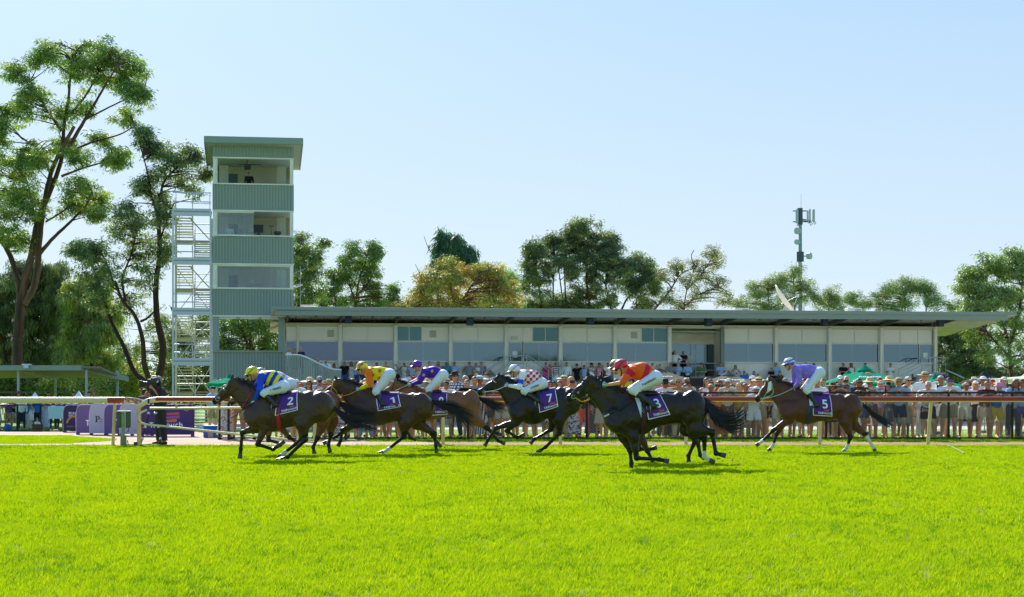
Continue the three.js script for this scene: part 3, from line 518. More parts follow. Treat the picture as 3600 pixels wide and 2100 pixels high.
// equipment in the tower rooms
function standThing(name, label, cat, px, py, out) { const [u, y] = onFace(px, py, out), p = ST.a.clone().addScaledVector(ST.ux, u).addScaledVector(ST.n, out); return thing(name, label, cat, [p.x, y, p.z], ST.turn); }
{
  const m = standThing('monitor', 'black monitor seen from behind on the middle tower floor', 'monitor', 908, 826, TZ - 0.6); part('screen', rbox(0.62, 0.5, 0.05, 0.02, 0, 0.4, 0, 0), M(0x14161a, 0.4), m); part('stand_foot', [box(0.08, 0.2, 0.08, 0, 0.1, 0), box(0.35, 0.03, 0.2, 0, 0.015, 0)], M(0x14161a, 0.5), m);
  const l = standThing('desk_lamp', 'thin desk lamp on the middle tower floor', 'lamp', 953, 826, TZ - 0.7); part('stem', rod(V(0, 0, 0), V(0, 0.55, 0), 0.02), M(0x333333, 0.5), l); part('head', box(0.3, 0.06, 0.14, 0, 0.57, 0), M(0x444444, 0.5), l);
  const c = standThing('video_camera', 'dark video camera hanging from the top tower ceiling', 'camera', 868, 588, TZ - 1.2); part('body', rbox(0.34, 0.3, 0.4, 0.03, 0, 0, 0), M(0x2a2320, 0.5), c); part('mount', rod(V(0, 0.1, 0), V(0, 0.5, 0), 0.03), M(0x444444, 0.5), c);
}
// ---------- steel stair tower ----------
{
  const st = thing('stair_tower', 'open galvanised steel stair tower against the left of the judges tower', 'staircase', [ST.a.x, 0, ST.a.z], ST.turn);
  const zf = TZ - 0.1, zb = zf - 4.6, X0 = tw(604, 1000, zf)[0], X1 = tw(744, 1000, zf)[0], xm = (X0 + X1) / 2, galv = M(0xc4ccd0, 0.45, { metalness: 0.5 }), tread = M(0xdcd8c4, 0.6), Y = (py) => tw(680, py, zf)[1];
  const lev = [742, 914, 1091, 1268, 1440].map(Y); lev[4] = G0 + 0.1;
  for (const [x, z] of [[X0 + 0.06, zf], [X1 - 0.08, zf], [X0 + 0.06, zb], [X1 - 0.08, zb]]) part('column', box(0.11, lev[0] - G0, 0.11, x, (lev[0] + G0) / 2, z), galv, st);
  for (const x of [X0 + 0.06, X1 - 0.08]) part('column', box(0.08, lev[0] - G0 - 0.3, 0.08, x, (lev[0] + G0) / 2 - 0.15, zb + 1.3), galv, st);
  for (let i = 0; i < 4; i++) {
    const y = lev[i], yn = lev[i + 1], yh = (y + yn) / 2;
    part('platform', b2(X0, X1, y - 0.07, y, zf - 1.1, zf + 0.05), M(0xa8a793, 0.7), st);
    part('platform_beam', b2(X0, X1, y - 0.32, y - 0.09, zf + 0.06, zf + 0.13), galv, st);
    part('kick_plate', b2(X0 + 0.04, X1 - 0.04, y + 0.002, y + 0.15, zf + 0.03, zf + 0.05), galv, st);
    part('half_landing', b2(X0, X1, yh - 0.07, yh, zb, zb + 1.1), M(0xa8a793, 0.7), st);
    part('landing_beam', b2(X0, xm - 0.05, yh - 0.3, yh - 0.08, zb + 1.1, zb + 1.18), M(0xb6b49a, 0.6), st);
    // guard rails of the front platform, posts and two bars
    const top = i === 0 ? 1.15 : 1.02;
    for (const dy of [top, top / 2]) { part('guard_rail', rod(V(X0 + 0.05, y + dy, zf + 0.04), V(X1 - 0.05, y + dy, zf + 0.04), 0.034), galv, st); part('guard_rail', rod(V(X0 + 0.05, yh + dy, zb + 0.04), V(X1 - 0.05, yh + dy, zb + 0.04), 0.034), galv, st); }
    for (const x of [X0 + 0.25, xm + 0.05, X1 - 0.12]) { part('guard_post', rod(V(x, y, zf + 0.04), V(x, y + top, zf + 0.04), 0.022), galv, st); part('guard_post', rod(V(x, yh, zb + 0.04), V(x, yh + top, zb + 0.04), 0.022), galv, st); }
    if (i === 0) for (const dy of [1.15, 0.58]) part('guard_rail', rod(V(xm, y + dy, zf - 1.0), V(X1 - 0.05, y + dy, zf - 1.0), 0.022), galv, st);
    // left flight climbs from the half landing to this platform, right flight from the platform below up to the half landing
    const n = 9, z0 = zb + 1.12, z1 = zf - 1.1;
    for (const [xa, xb, ya, yb, za, zc] of [[X0 + 0.16, xm - 0.06, yh, y, z0, z1], [xm + 0.12, X1 - 0.16, yn, yh, z1, z0]]) {
      for (let k = 1; k <= n; k++) { const t = k / (n + 1); part('tread', box(xb - xa, 0.06, 0.28, (xa + xb) / 2, ya + (yb - ya) * t, za + (zc - za) * t), tread, st); }
      for (const x of [xa - 0.03, xb + 0.03]) { part('stringer', bar(V(x, ya - 0.02, za), V(x, yb - 0.02, zc), 0.05, 0.24), tread, st); part('stair_handrail', rod(V(x, ya + 0.95, za), V(x, yb + 0.95, zc), 0.02), galv, st); }
    }
    part('brace', bar(V(xm - 0.2, y - 0.3, zf - 1.2), V(X1 - 0.1, yh - 0.1, zb + 1.2), 0.05), galv, st);
    if (i) { part('brace', bar(V(X0 + 0.1, yn, zb + 0.1), V(X1 - 0.1, y - 0.2, zb + 0.1), 0.05), galv, st); part('brace', bar(V(X0 + 0.1, y - 0.2, zb + 0.06), V(X1 - 0.1, yn, zb + 0.06), 0.05), galv, st); }
  }
}
// ---------- shelter at far left ----------
{
  const d = 96, s = F / d, X = (px) => GX(px, d), Y = (py) => CAMH + (HY - py) / s, sh = thing('shelter', 'low open shelter with flat green edged roof at the left', 'shelter', [0, 0, -d]);
  part('roof', (() => { const g = corrugated(X(-200), X(352), 0, 5.2, 0, 0.25, 0.05, 0.08); g.rotateX(-Math.PI / 2 - 0.095); return g.translate(0, Y(1291), 0); })(), M(0x82766e, 0.7), sh);
  part('fascia', b2(X(-200), X(287), Y(1303), Y(1285), 0.02, 0.12), sageG, sh);
  part('side_fascia', bar(V(X(287), Y(1294), 0.06), V(X(352) + 0.3, Y(1294) - 0.58, -5.6), 0.08, 0.28), sageG, sh);
  for (const [px, z] of [[300, -0.2], [60, -0.2], [340, -5], [110, -5]]) part('post', box(0.12, Y(1300) + 0.62, 0.12, X(px), (Y(1300) - 0.62) / 2, z), M(0xa9b4b4, 0.5), sh);
  part('beam', bar(V(X(60), Y(1306), -0.2), V(X(138), Y(1330), -3), 0.08, 0.12), M(0xb4b29e, 0.7), sh);
  part('handrail', rod(V(X(-100), Y(1379), -2), V(X(300), Y(1379), -2), 0.035), M(0x71827f, 0.5), sh);
  part('floodlight', [rbox(0.5, 0.08, 0.3, 0.02, X(95), Y(1283), 0.1), rbox(0.28, 0.2, 0.15, 0.02, X(95), Y(1290), 0.2)], M(0xcdd6da, 0.5), sh);
}
// ---------- telecom mast ----------
{
  const d = 210, s = F / d, X = (px) => GX(px, d) - GX(2814, d), Y = (py) => CAMH + (HY - py) / s, m = thing('telecom_mast', 'grey telecom mast with antenna panels and dishes rising behind the trees', 'mast', [GX(2814, d), 0, -d]);
  const gm = M(0x8f98a4, 0.5, { metalness: 0.3 }), dm = M(0x4c545e, 0.6), lm = M(0xb9bdc2, 0.5);
  part('pole', cyl(0.34, 0.19, Y(735) - G0, 0, G0, 0, 16), gm, m); part('collar', cyl(0.45, 0.45, 1.2, 0, Y(920), 0, 16), dm, m);
  part('head_frame', [cyl(0.3, 0.3, Y(732) - Y(790), 0, Y(790), 0), rod(V(-0.9, Y(780), 0), V(0.95, Y(780), 0), 0.07), rod(V(-0.9, Y(742), 0), V(0.95, Y(742), 0), 0.07)], dm, m);
  for (const [px, y0, y1, z, w] of [[2801, 738, 786, 0.3, 0.36], [2807, 732, 778, -0.3, 0.3], [2860, 737, 780, 0.2, 0.3], [2849, 735, 782, -0.3, 0.26], [2838, 742, 776, 0.35, 0.22]]) { const p = part('antenna_panel', rbox(w, Y(y0) - Y(y1), 0.2, 0.05, X(px), (Y(y0) + Y(y1)) / 2, z), lm, m); part('cable', tube([V(X(px), Y(y1), z), V(X(px) + 0.1, Y(y1) - 0.35, z), V(X(px) + 0.3, Y(y1) - 0.1, z * 0.5), V(0, Y(y1) + 0.3, 0)], 0.04), dm, p); }
  part('whip_aerial', cyl(0.02, 0.01, Y(680) - Y(735), 0.1, Y(735), 0), dm, m);
  for (const [px, py, r] of [[2804, 813, 0.42], [2803, 852, 0.33], [2844, 901, 0.42]]) { const h = part('drum_dish', new THREE.CylinderGeometry(r, r * 0.9, 0.45, 20).rotateX(Math.PI / 2).rotateY(px > 2814 ? 0.9 : -0.9).translate(X(px), Y(py), 0.25), lm, m); part('bracket', rod(V(X(px), Y(py), 0.1), V(0, Y(py), 0), 0.06), dm, h); }
}
// ---------- trees ----------
const barkTex = noiseTex(256, 6, 5, [92, 74, 62], [172, 146, 124], { rep: 1, contrast: 2.2 });
const bark = M(0xb4a298, 0.9, { map: barkTex, bumpMap: grain, bumpScale: 0.03 }), darkBark = M(0x867468, 0.9, { map: barkTex, bumpMap: grain, bumpScale: 0.03 });
function leafSpray(n, len, wid, droop, spread) {   // a twig end of n lance leaves
  const pos = [], idx = [];
  for (let i = 0; i < n; i++) {
    const a = rnd(6.283), up = rnd(-0.9, 0.7) - droop, dir = V(Math.cos(a), up, Math.sin(a)).normalize(), o = V(rnd(-1, 1), rnd(-1, 1), rnd(-1, 1)).multiplyScalar(spread), l = len * rnd(0.7, 1.2), s = V(rnd(-1, 1), rnd(-1, 1), rnd(-1, 1)).cross(dir).normalize().multiplyScalar(wid * rnd(0.35, 0.6)), b = pos.length / 3;
    const m = o.clone().addScaledVector(dir, l * 0.45), t = o.clone().addScaledVector(dir, l); t.y -= droop * l * 0.25;
    for (const p of [o, m.clone().add(s), m.clone().sub(s), t]) pos.push(p.x, p.y, p.z);
    idx.push(b, b + 1, b + 2, b + 1, b + 3, b + 2);
  }
  const g = new THREE.BufferGeometry(); g.setAttribute('position', new THREE.Float32BufferAttribute(pos, 3)); g.setIndex(idx); g.computeVertexNormals(); return g;
}
const leafMat = new THREE.MeshPhysicalMaterial({ color: 0xffffff, roughness: 0.62, transmission: 0.55, thickness: 0, side: THREE.DoubleSide });
const sprays = { gum: leafSpray(9, 0.25, 0.062, 0.7, 0.2), fine: leafSpray(10, 0.2, 0.055, 0.3, 0.2), weep: leafSpray(10, 0.36, 0.06, 1.2, 0.2), broad: leafSpray(8, 0.24, 0.12, 0.25, 0.22) };
// d: distance; branches: photo-pixel polylines with start and end half-widths; lumps: foliage masses [x, y, rx, ry]; cols: leaf colours
function tree(name, label, d, branches, lumps, o) {
  const s = F / d, ref = branches.length ? branches[0][0] : [[lumps[0][0], 1420]], bx = ref[0][0], t = thing(name, label, 'tree', [GX(bx, d), groundY(d), -d], 0, o.group);
  const W = (px, py, z) => { const p = P(px, py, d); return V((px - bx) / s, p.y - groundY(d), z); };
  const wood = [], nodes = [];
  branches.forEach(([pts, r0, r1], bi) => {
    if (pts[0][1] > 1300 && (bi === 0 || Math.abs(pts[0][0] - bx) < 40)) pts = [[bx + (pts[0][0] - bx) * 0.6, HY + (CAMH - groundY(d)) * s + 6], ...pts];
    const zz = bi ? rnd(-1, 1) * (o.dz ?? 1.5) : 0, w = pts.map(([x, y], i) => W(x, y, (i / (pts.length - 1)) * zz));
    wood.push(limb(w, r0 / s, r1 / s, 6 + 4 * pts.length, 9, 0.07)); const c = new THREE.CatmullRomCurve3(w); for (let i = 1; i <= 12; i++) nodes.push(c.getPoint(i / 12));
  });
  const spots = [], density = o.density ?? 1;
  for (const [x, y, rx, ry, k = 1] of lumps) {
    const cz = rnd(-1, 1) * (o.dz ?? 1.5), c = W(x, y, cz), R = V(rx / s, ry / s, Math.min(rx, ry * 1.3) / s), vol = R.x * R.y * R.z;
    const n = Math.max(9, Math.round(10 + 17 * Math.sqrt(rx * ry) / s));
    for (let i = 0; i < n; i++) {     // clumps spread over the lump, denser near its outside
      const v = V(rnd(-1, 1), rnd(-1, 1), rnd(-1, 1)).normalize().multiplyScalar(Math.pow(rnd(0.1, 1), 0.5) * (rnd() < 0.13 ? rnd(1.25, 1.75) : rnd(0.75, 1.22))), q = c.clone().add(V(v.x * R.x, v.y * R.y, v.z * R.z)), cr = (o.clump ?? 0.75) * rnd(0.25, 0.85);
      const m = Math.round(30 * density * k * cr * cr + 3);
      for (let j = 0; j < m; j++) { const u = V(rnd(-1, 1), rnd(-1, 1), rnd(-1, 1)); u.multiplyScalar(rnd(0.35, 1.15)); spots.push([q.x + u.x * cr, q.y + u.y * cr * 0.72, q.z + u.z * cr, i]); }
      if (nodes.length && rnd() < (o.twig ?? 0.28)) { let best = nodes[0], bd = 9e9; for (const nd of nodes) { const e = nd.distanceToSquared(q) + (nd.y > q.y ? 6 : 0); if (e < bd) { bd = e; best = nd; } } if (bd < 30) { const mid = best.clone().lerp(q, 0.5).add(V(rnd(-0.2, 0.2), rnd(0, 0.35), rnd(-0.2, 0.2))); wood.push(limb([best, mid, q], 0.055, 0.015, 5, 5)); } }
    }
  }
  if (wood.length) part('trunk', wood, o.bark ?? bark, t);
  const im = new THREE.InstancedMesh(sprays[o.leaf ?? 'gum'], leafMat, spots.length), ob = new THREE.Object3D(), c = new THREE.Color(), c2 = new THREE.Color();
  spots.forEach(([x, y, z, i], k) => {
    ob.position.set(x, y, z); ob.rotation.set(rnd(-0.5, 0.5), rnd(6.283), rnd(-0.5, 0.5)); ob.scale.setScalar((o.size ?? 1) * rnd(0.7, 1.3)); ob.updateMatrix(); im.setMatrixAt(k, ob.matrix);
    const a = o.cols[(i * 7 + (rnd() < 0.25 ? k : 0)) % o.cols.length]; c.set(a).multiplyScalar(rnd(0.85, 2.15)); im.setColorAt(k, c);
  });
  im.name = 'crown'; im.userData.kind = 'stuff'; im.castShadow = im.receiveShadow = true; t.add(im);
  leaves += spots.length; return t;
}
let leaves = 0;
const gumC = [0x5f7c2c, 0x7a9434, 0x92a63a, 0x4a6628, 0x929a40], darkC = [0x55683a, 0x67783e, 0x475a34, 0x7c8648], yelC = [0xa9ac3e, 0x8aa042, 0xb9b148, 0x7e983c], autC = [0x9c9a3a, 0x8e963a, 0xa6943a, 0x7c8a38, 0xa27e34, 0xaaa444];
const gN = 'trees around the course';
tree('gum_tree', 'tallest gum tree at far left with forked trunk and high crown', 118, [
  [[[62, 1330], [60, 1230], [66, 1130], [72, 1065], [88, 980], [110, 900]], 25, 13],
  [[[72, 1065], [60, 980], [30, 890], [-8, 830]], 13, 8], [[[85, 1070], [120, 1010], [135, 930], [140, 870], [160, 720], [190, 600], [230, 520], [270, 450]], 14, 6],
  [[[110, 900], [135, 770], [185, 650], [215, 560], [225, 440], [240, 350], [250, 250], [270, 180]], 13, 3], [[[240, 520], [290, 440], [330, 380], [380, 300], [420, 240]], 8, 2.5],
  [[[215, 620], [290, 590], [350, 570], [400, 540]], 5, 2], [[[230, 540], [320, 500], [420, 470], [470, 440]], 5, 2], [[[140, 890], [190, 840], [260, 780], [320, 720], [340, 680]], 8, 2.5], [[[185, 640], [150, 560], [100, 500], [60, 480]], 5, 2],
  [[[215, 460], [160, 380], [120, 310], [80, 270]], 6, 2], [[[250, 400], [300, 330], [330, 270], [350, 220]], 5, 2], [[[160, 780], [210, 740], [240, 700]], 4, 2], [[[120, 760], [100, 690], [80, 640]], 4, 2], [[[300, 420], [400, 370], [470, 340], [505, 330]], 4, 1.5]],
  [[235, 185, 95, 50], [160, 215, 45, 45], [330, 190, 75, 50], [400, 205, 60, 50], [450, 240, 45, 55], [370, 260, 80, 40], [300, 250, 70, 40], [60, 255, 45, 35], [120, 330, 50, 40, 0.8], [480, 330, 45, 40], [430, 400, 50, 40, 0.7], [510, 345, 22, 25, 0.8], [20, 400, 40, 45], [10, 470, 30, 50], [100, 390, 50, 45, 0.7], [200, 400, 50, 55, 0.6], [270, 380, 55, 40, 0.5], [340, 480, 40, 25, 0.5], [390, 550, 45, 45], [430, 560, 30, 25, 0.8], [290, 560, 50, 30, 0.7], [200, 500, 55, 35, 0.7], [100, 540, 60, 50], [50, 590, 55, 50], [20, 680, 50, 60], [150, 570, 50, 35, 0.8], [290, 670, 65, 45], [330, 700, 40, 40], [240, 720, 55, 40, 0.8], [100, 680, 60, 60, 0.7], [40, 780, 60, 60], [130, 740, 45, 45, 0.5], [60, 850, 45, 40, 0.7], [350, 760, 25, 22, 0.8], [-30, 560, 50, 90], [-20, 760, 50, 80]],
  { cols: gumC, density: 1.15, group: gN });
tree('gum_tree', 'slender gum tree with three bare dark stems beside the stair tower', 112, [
  [[[545, 1365], [562, 1310], [572, 1220], [552, 1120], [548, 1000], [560, 900], [558, 780], [560, 680]], 17, 6], [[[535, 1365], [512, 1290], [505, 1190], [480, 1110], [440, 1060], [415, 990]], 14, 4], [[[520, 1360], [470, 1310], [430, 1220], [380, 1120], [345, 1010], [320, 950]], 12, 4], [[[560, 700], [580, 640], [620, 600], [660, 570], [700, 560]], 5, 2], [[[560, 780], [540, 700], [530, 620], [520, 560]], 5, 2], [[[495, 1130], [520, 1120], [545, 1100]], 5, 3], [[[440, 1060], [430, 980], [460, 900], [480, 820]], 5, 2], [[[560, 850], [590, 780], [620, 720]], 4, 2], [[[400, 1000], [380, 930], [350, 870]], 4, 2]],
  [[500, 470, 22, 28], [520, 510, 35, 35, 0.7], [560, 530, 50, 45, 0.8], [620, 560, 55, 45, 0.8], [680, 540, 35, 32, 0.8], [715, 600, 25, 30, 0.8], [650, 640, 50, 40, 0.6], [560, 610, 50, 40, 0.6], [500, 650, 35, 35, 0.8], [560, 700, 40, 40, 0.6], [590, 760, 40, 45, 0.6], [450, 740, 50, 35, 0.8], [500, 790, 55, 50, 0.7], [420, 800, 50, 45, 0.7], [460, 870, 60, 55, 0.6], [540, 870, 40, 60, 0.5], [310, 870, 55, 40], [270, 880, 30, 22, 0.8], [360, 900, 55, 50, 0.8], [320, 960, 60, 50, 0.8], [400, 960, 60, 60, 0.6], [500, 970, 50, 60, 0.5], [590, 880, 20, 60, 0.7], [350, 1040, 50, 55, 0.7], [440, 1060, 50, 50, 0.5]],
  { cols: [0x6a7c42, 0x7c8c4c, 0x55683a, 0x8a9450], density: 0.8, leaf: 'gum', group: gN, bark: darkBark });
tree('round_tree', 'dense dark green tree low at far left behind the shelter', 128, [[[[110, 1400], [120, 1320], [110, 1230], [105, 1150]], 22, 9], [[[40, 1400], [30, 1300], [20, 1200]], 14, 6], [[[260, 1400], [258, 1330], [262, 1280]], 16, 6]],
  [[60, 960, 70, 45], [170, 960, 55, 45], [20, 1040, 70, 60], [120, 1040, 90, 70], [200, 1060, 45, 70], [50, 1130, 90, 60], [160, 1150, 80, 60], [30, 1220, 70, 50], [140, 1230, 80, 45], [220, 1200, 40, 60], [-40, 1150, 60, 120], [90, 1290, 120, 30, 0.5]], { cols: darkC, density: 1.5, clump: 0.95, leaf: 'weep', group: gN, bark: darkBark });
tree('weeping_tree', 'pale yellow green weeping tree right of the dark round tree', 124, [[[[330, 1400], [325, 1300], [310, 1200], [300, 1100]], 13, 4], [[[325, 1300], [360, 1220], [380, 1140]], 8, 3]],
  [[280, 1010, 50, 35], [330, 1050, 60, 45], [270, 1080, 50, 55], [370, 1110, 50, 50], [310, 1140, 70, 55], [250, 1170, 45, 50], [370, 1190, 50, 50], [300, 1230, 70, 50], [250, 1260, 45, 40], [370, 1270, 40, 40, 0.7], [310, 1300, 70, 25, 0.6]], { cols: [0x8a9a3e, 0x9aa848, 0x738a3a, 0xa4a64a, 0x66803a], density: 1.3, leaf: 'weep', clump: 0.85, group: gN });
for (const [x, y, w, h, l] of [[390, 1375, 75, 60, 'yellow green shrub beside the right end of the shelter'], [480, 1360, 70, 75, 'yellow green shrub under the slender gum stems'], [630, 1350, 60, 100, 'olive green shrub behind the foot of the stair tower'], [725, 1360, 55, 90, 'olive green shrub between stair tower and judges tower'], [200, 1375, 90, 45, 'yellow green shrub behind the shelter posts'], [30, 1365, 90, 50, 'dark green shrub under the far left of the shelter']])
  tree('shrub', l, 118, [[[[x, 1420], [x + 4, y + h * 0.3], [x - 6, y - h * 0.3]], 5, 2]], [[x - w * 0.4, y - h * 0.25, w * 0.55, h * 0.5], [x + w * 0.45, y - h * 0.2, w * 0.5, h * 0.5], [x, y - h * 0.65, w * 0.55, h * 0.4, 0.8], [x, y + h * 0.2, w, h * 0.45]], { cols: /dark|olive/.test(l) ? [0x66742e, 0x7c8a36, 0x556a30] : yelC, density: 1.3, leaf: 'broad', size: 0.85, group: gN, dz: 1 });
tree('bushy_tree', 'loose bushy tree seen through the stair tower and behind it', 132, [[[[660, 1420], [655, 1300], [640, 1180], [600, 1080]], 9, 3], [[[655, 1280], [690, 1180], [700, 1120]], 6, 2]], [[610, 1160, 40, 60, 0.7], [660, 1200, 60, 50, 0.7], [705, 1150, 40, 55, 0.8], [620, 1260, 60, 50, 0.7], [700, 1260, 50, 50, 0.8], [560, 1220, 45, 60, 0.5], [470, 1230, 50, 60, 0.5], [410, 1220, 40, 60, 0.6], [560, 1130, 40, 40, 0.4]], { cols: [0x76863a, 0x8c9844, 0x5c7236], density: 1, group: gN });
tree('dense_tree', 'dense dark tree framed by the open bottom storey of the tower', 136, [[[[900, 1420], [905, 1300], [880, 1200], [870, 1130]], 12, 5], [[[905, 1280], [930, 1200], [950, 1120]], 9, 4], [[[890, 1250], [860, 1180], [850, 1130]], 7, 3]], [[800, 1140, 60, 45], [870, 1130, 60, 50], [940, 1140, 60, 50], [810, 1210, 60, 40], [900, 1200, 80, 45, 0.7], [960, 1220, 60, 40, 0.7], [840, 1260, 90, 30]], { cols: [0x5c7832, 0x6d8a3a, 0x4c6430, 0x82913e], density: 1.4, clump: 0.9, group: gN });
tree('bushy_tree', 'green bushy tree rising just right of the tower', 140, [[[[1050, 1420], [1055, 1250], [1050, 1050], [1070, 920], [1060, 850]], 9, 3], [[[1055, 1020], [1090, 930], [1110, 870], [1130, 855]], 4, 1.5]], [[1050, 840, 28, 35, 0.8], [1065, 890, 40, 40], [1110, 900, 25, 30, 0.7], [1050, 950, 45, 40], [1100, 950, 35, 35, 0.8], [1060, 1010, 55, 40], [1110, 1030, 45, 50, 0.9], [1050, 1070, 50, 30], [1135, 850, 14, 12, 0.7]], { cols: [0x7a8a36, 0x62803a, 0x8d983e, 0x4f6832], density: 1.05, group: gN });
tree('bushy_tree', 'open crowned green tree between the tower and the yellow tree', 142, [[[[1255, 1420], [1255, 1200], [1250, 1080], [1262, 990], [1290, 900]], 8, 2], [[[1255, 1080], [1225, 990], [1220, 920]], 4, 1.5], [[[1255, 1040], [1300, 980], [1320, 930]], 3.5, 1.5], [[[1180, 1420], [1185, 1150], [1180, 1040]], 5, 2]], [[1245, 880, 30, 25, 0.8], [1310, 865, 22, 22, 0.8], [1320, 900, 25, 30], [1225, 920, 35, 30], [1280, 930, 40, 30, 0.8], [1310, 950, 28, 30], [1210, 970, 30, 30], [1265, 990, 45, 30, 0.7], [1310, 1010, 30, 40], [1170, 975, 30, 30], [1170, 1030, 45, 45], [1230, 1060, 60, 35], [1310, 1070, 45, 30], [1140, 1050, 30, 40], [1380, 1020, 14, 20, 0.6], [1385, 1060, 25, 25, 0.6], [1350, 1075, 25, 22]], { cols: [0x5c7c3a, 0x76903e, 0x86983e, 0x4c6632], density: 0.95, clump: 0.7, group: gN });
tree('palm_tree', 'tall palm with drooping dark fronds above the yellow tree', 168, [[[[1545, 1420], [1542, 1200], [1540, 1000], [1552, 900], [1560, 860]], 7, 4], [[[1548, 920], [1510, 880], [1490, 830]], 2, 0.7]], [[1560, 838, 22, 22], [1590, 850, 40, 26], [1630, 880, 35, 32], [1555, 880, 30, 34], [1600, 895, 45, 26, 0.8], [1645, 915, 30, 30, 0.9], [1665, 940, 14, 22, 0.8], [1545, 915, 22, 30, 0.7]], { cols: [0x4a6e4c, 0x5a7d52, 0x3c5c42], density: 0.9, leaf: 'weep', size: 1.6, clump: 0.5, twig: 0.2, dz: 0.8, group: gN });
tree('yellowing_tree', 'wide tree with yellow and orange leaves above the stand roof', 138, [[[[1600, 1420], [1605, 1200], [1600, 1080], [1580, 1000]], 8, 3], [[[1600, 1100], [1650, 1020], [1690, 970]], 5, 2], [[[1540, 1420], [1545, 1100], [1530, 990]], 5, 2], [[[1480, 1420], [1490, 1050], [1500, 980]], 4, 2], [[[1490, 990], [1470, 950], [1460, 930]], 2, 0.8]],
  [[1560, 930, 38, 28], [1500, 985, 45, 40, 0.9], [1560, 985, 50, 40], [1620, 970, 50, 40], [1680, 960, 45, 35], [1735, 960, 45, 32], [1480, 1040, 45, 40], [1550, 1040, 60, 45], [1630, 1040, 60, 45], [1710, 1020, 55, 50], [1780, 1010, 40, 45], [1800, 1060, 45, 40], [1740, 1070, 60, 30], [1640, 1080, 70, 25], [1460, 1075, 35, 25], [1380, 1085, 22, 14], [1420, 1080, 25, 20, 0.6], [1560, 1085, 70, 20]], { cols: autC, density: 1.3, clump: 0.75, group: gN, twig: 0.25 });
tree('round_tree', 'small green tree crown peeping out behind the yellow tree', 172, [[[[1770, 1420], [1772, 1100], [1775, 990]], 5, 2]], [[1765, 965, 32, 20], [1800, 985, 30, 25], [1760, 1000, 35, 30]], { cols: [0x6c9040, 0x7c9c48], density: 1.5, leaf: 'fine', group: gN });
tree('gum_tree', 'largest dense gum tree clump in the middle above the roof', 150, [[[[1915, 1420], [1905, 1090], [1890, 980], [1882, 930]], 5, 2.5], [[[1960, 1420], [1945, 1090], [1946, 960], [1948, 900]], 4, 2], [[[1995, 1420], [1978, 1060], [1966, 950]], 4, 2], [[[2010, 1420], [1990, 1080], [1985, 950], [1985, 900]], 5, 2], [[[2080, 1420], [2075, 1100], [2060, 980]], 6, 3], [[[2150, 1420], [2150, 1100], [2130, 1000]], 6, 3], [[[2185, 1090], [2205, 1050], [2240, 1020]], 4, 2], [[[2240, 1420], [2240, 1050]], 3, 2]],
  [[2035, 805, 32, 30], [2000, 830, 30, 35], [2080, 830, 38, 35], [2020, 850, 50, 40], [1945, 850, 32, 35], [2140, 850, 40, 45], [1880, 880, 45, 32], [1930, 900, 50, 45], [2090, 880, 55, 45], [2160, 900, 35, 45], [1860, 930, 28, 40, 0.8], [1980, 930, 55, 50], [2040, 920, 55, 55], [2110, 950, 60, 55], [2210, 930, 45, 35], [2190, 970, 50, 45], [2260, 930, 40, 35], [2285, 970, 28, 40], [1900, 970, 45, 45, 0.7], [2050, 1010, 60, 50], [1860, 1000, 35, 50, 0.6], [2130, 1040, 60, 50], [2000, 1060, 50, 40, 0.8], [1930, 1050, 45, 50, 0.6], [2230, 1000, 45, 50, 0.7], [2250, 1060, 40, 35, 0.6], [2060, 1075, 70, 25], [1880, 1070, 50, 30, 0.7], [2310, 1010, 16, 30, 0.7]],
  { cols: [0x627444, 0x74844a, 0x8a9650, 0x4e603c, 0x425438], density: 1.6, clump: 0.8, leaf: 'gum', group: gN, bark: darkBark });
tree('sparse_tree', 'thin tree with sparse brownish leaves right of the big clump', 146, [[[[2400, 1420], [2405, 1090], [2415, 1020], [2440, 940], [2430, 900], [2440, 880]], 4, 1.5], [[[2300, 1090], [2350, 1030], [2400, 960], [2450, 940]], 4, 1.5], [[[2415, 1020], [2470, 960], [2510, 900]], 2.5, 1], [[[2405, 1080], [2450, 1040], [2520, 1010]], 2.5, 1]], [[2500, 890, 28, 22, 0.6], [2530, 920, 28, 30, 0.6], [2460, 930, 35, 30, 0.4], [2380, 940, 35, 30, 0.6], [2330, 970, 30, 30, 0.5], [2480, 970, 45, 35, 0.6], [2420, 990, 40, 30, 0.4], [2530, 1000, 35, 35, 0.6], [2460, 1030, 60, 35, 0.6], [2550, 1050, 35, 30, 0.7], [2340, 1050, 45, 35, 0.6], [2400, 1070, 60, 25, 0.5], [2290, 1070, 20, 20, 0.8]], { cols: [0x7e8448, 0x8e8c44, 0x6a7642, 0x868048], density: 0.85, clump: 0.65, leaf: 'fine', group: gN, twig: 0.4 });
tree('round_tree', 'group of soft green trees around the base of the mast', 178, [[[[2700, 1420], [2705, 1100], [2700, 1020]], 4, 2], [[[2790, 1420], [2795, 1080], [2790, 980]], 4, 2], [[[2920, 1420], [2920, 1080]], 4, 2]], [[2645, 1030, 22, 35, 0.8], [2700, 1000, 30, 28], [2740, 990, 30, 25], [2785, 960, 25, 22, 0.8], [2760, 1020, 40, 35], [2680, 1050, 50, 40], [2820, 1000, 28, 32, 0.9], [2840, 1030, 30, 30], [2780, 1060, 60, 35], [2600, 1070, 40, 28], [2925, 1035, 32, 28], [2880, 1060, 40, 32], [2940, 1070, 30, 28], [2680, 1085, 90, 15]], { cols: [0x7c8c54, 0x8c985c, 0x687a4a, 0x989e62], density: 1.2, leaf: 'fine', clump: 0.85, group: gN });
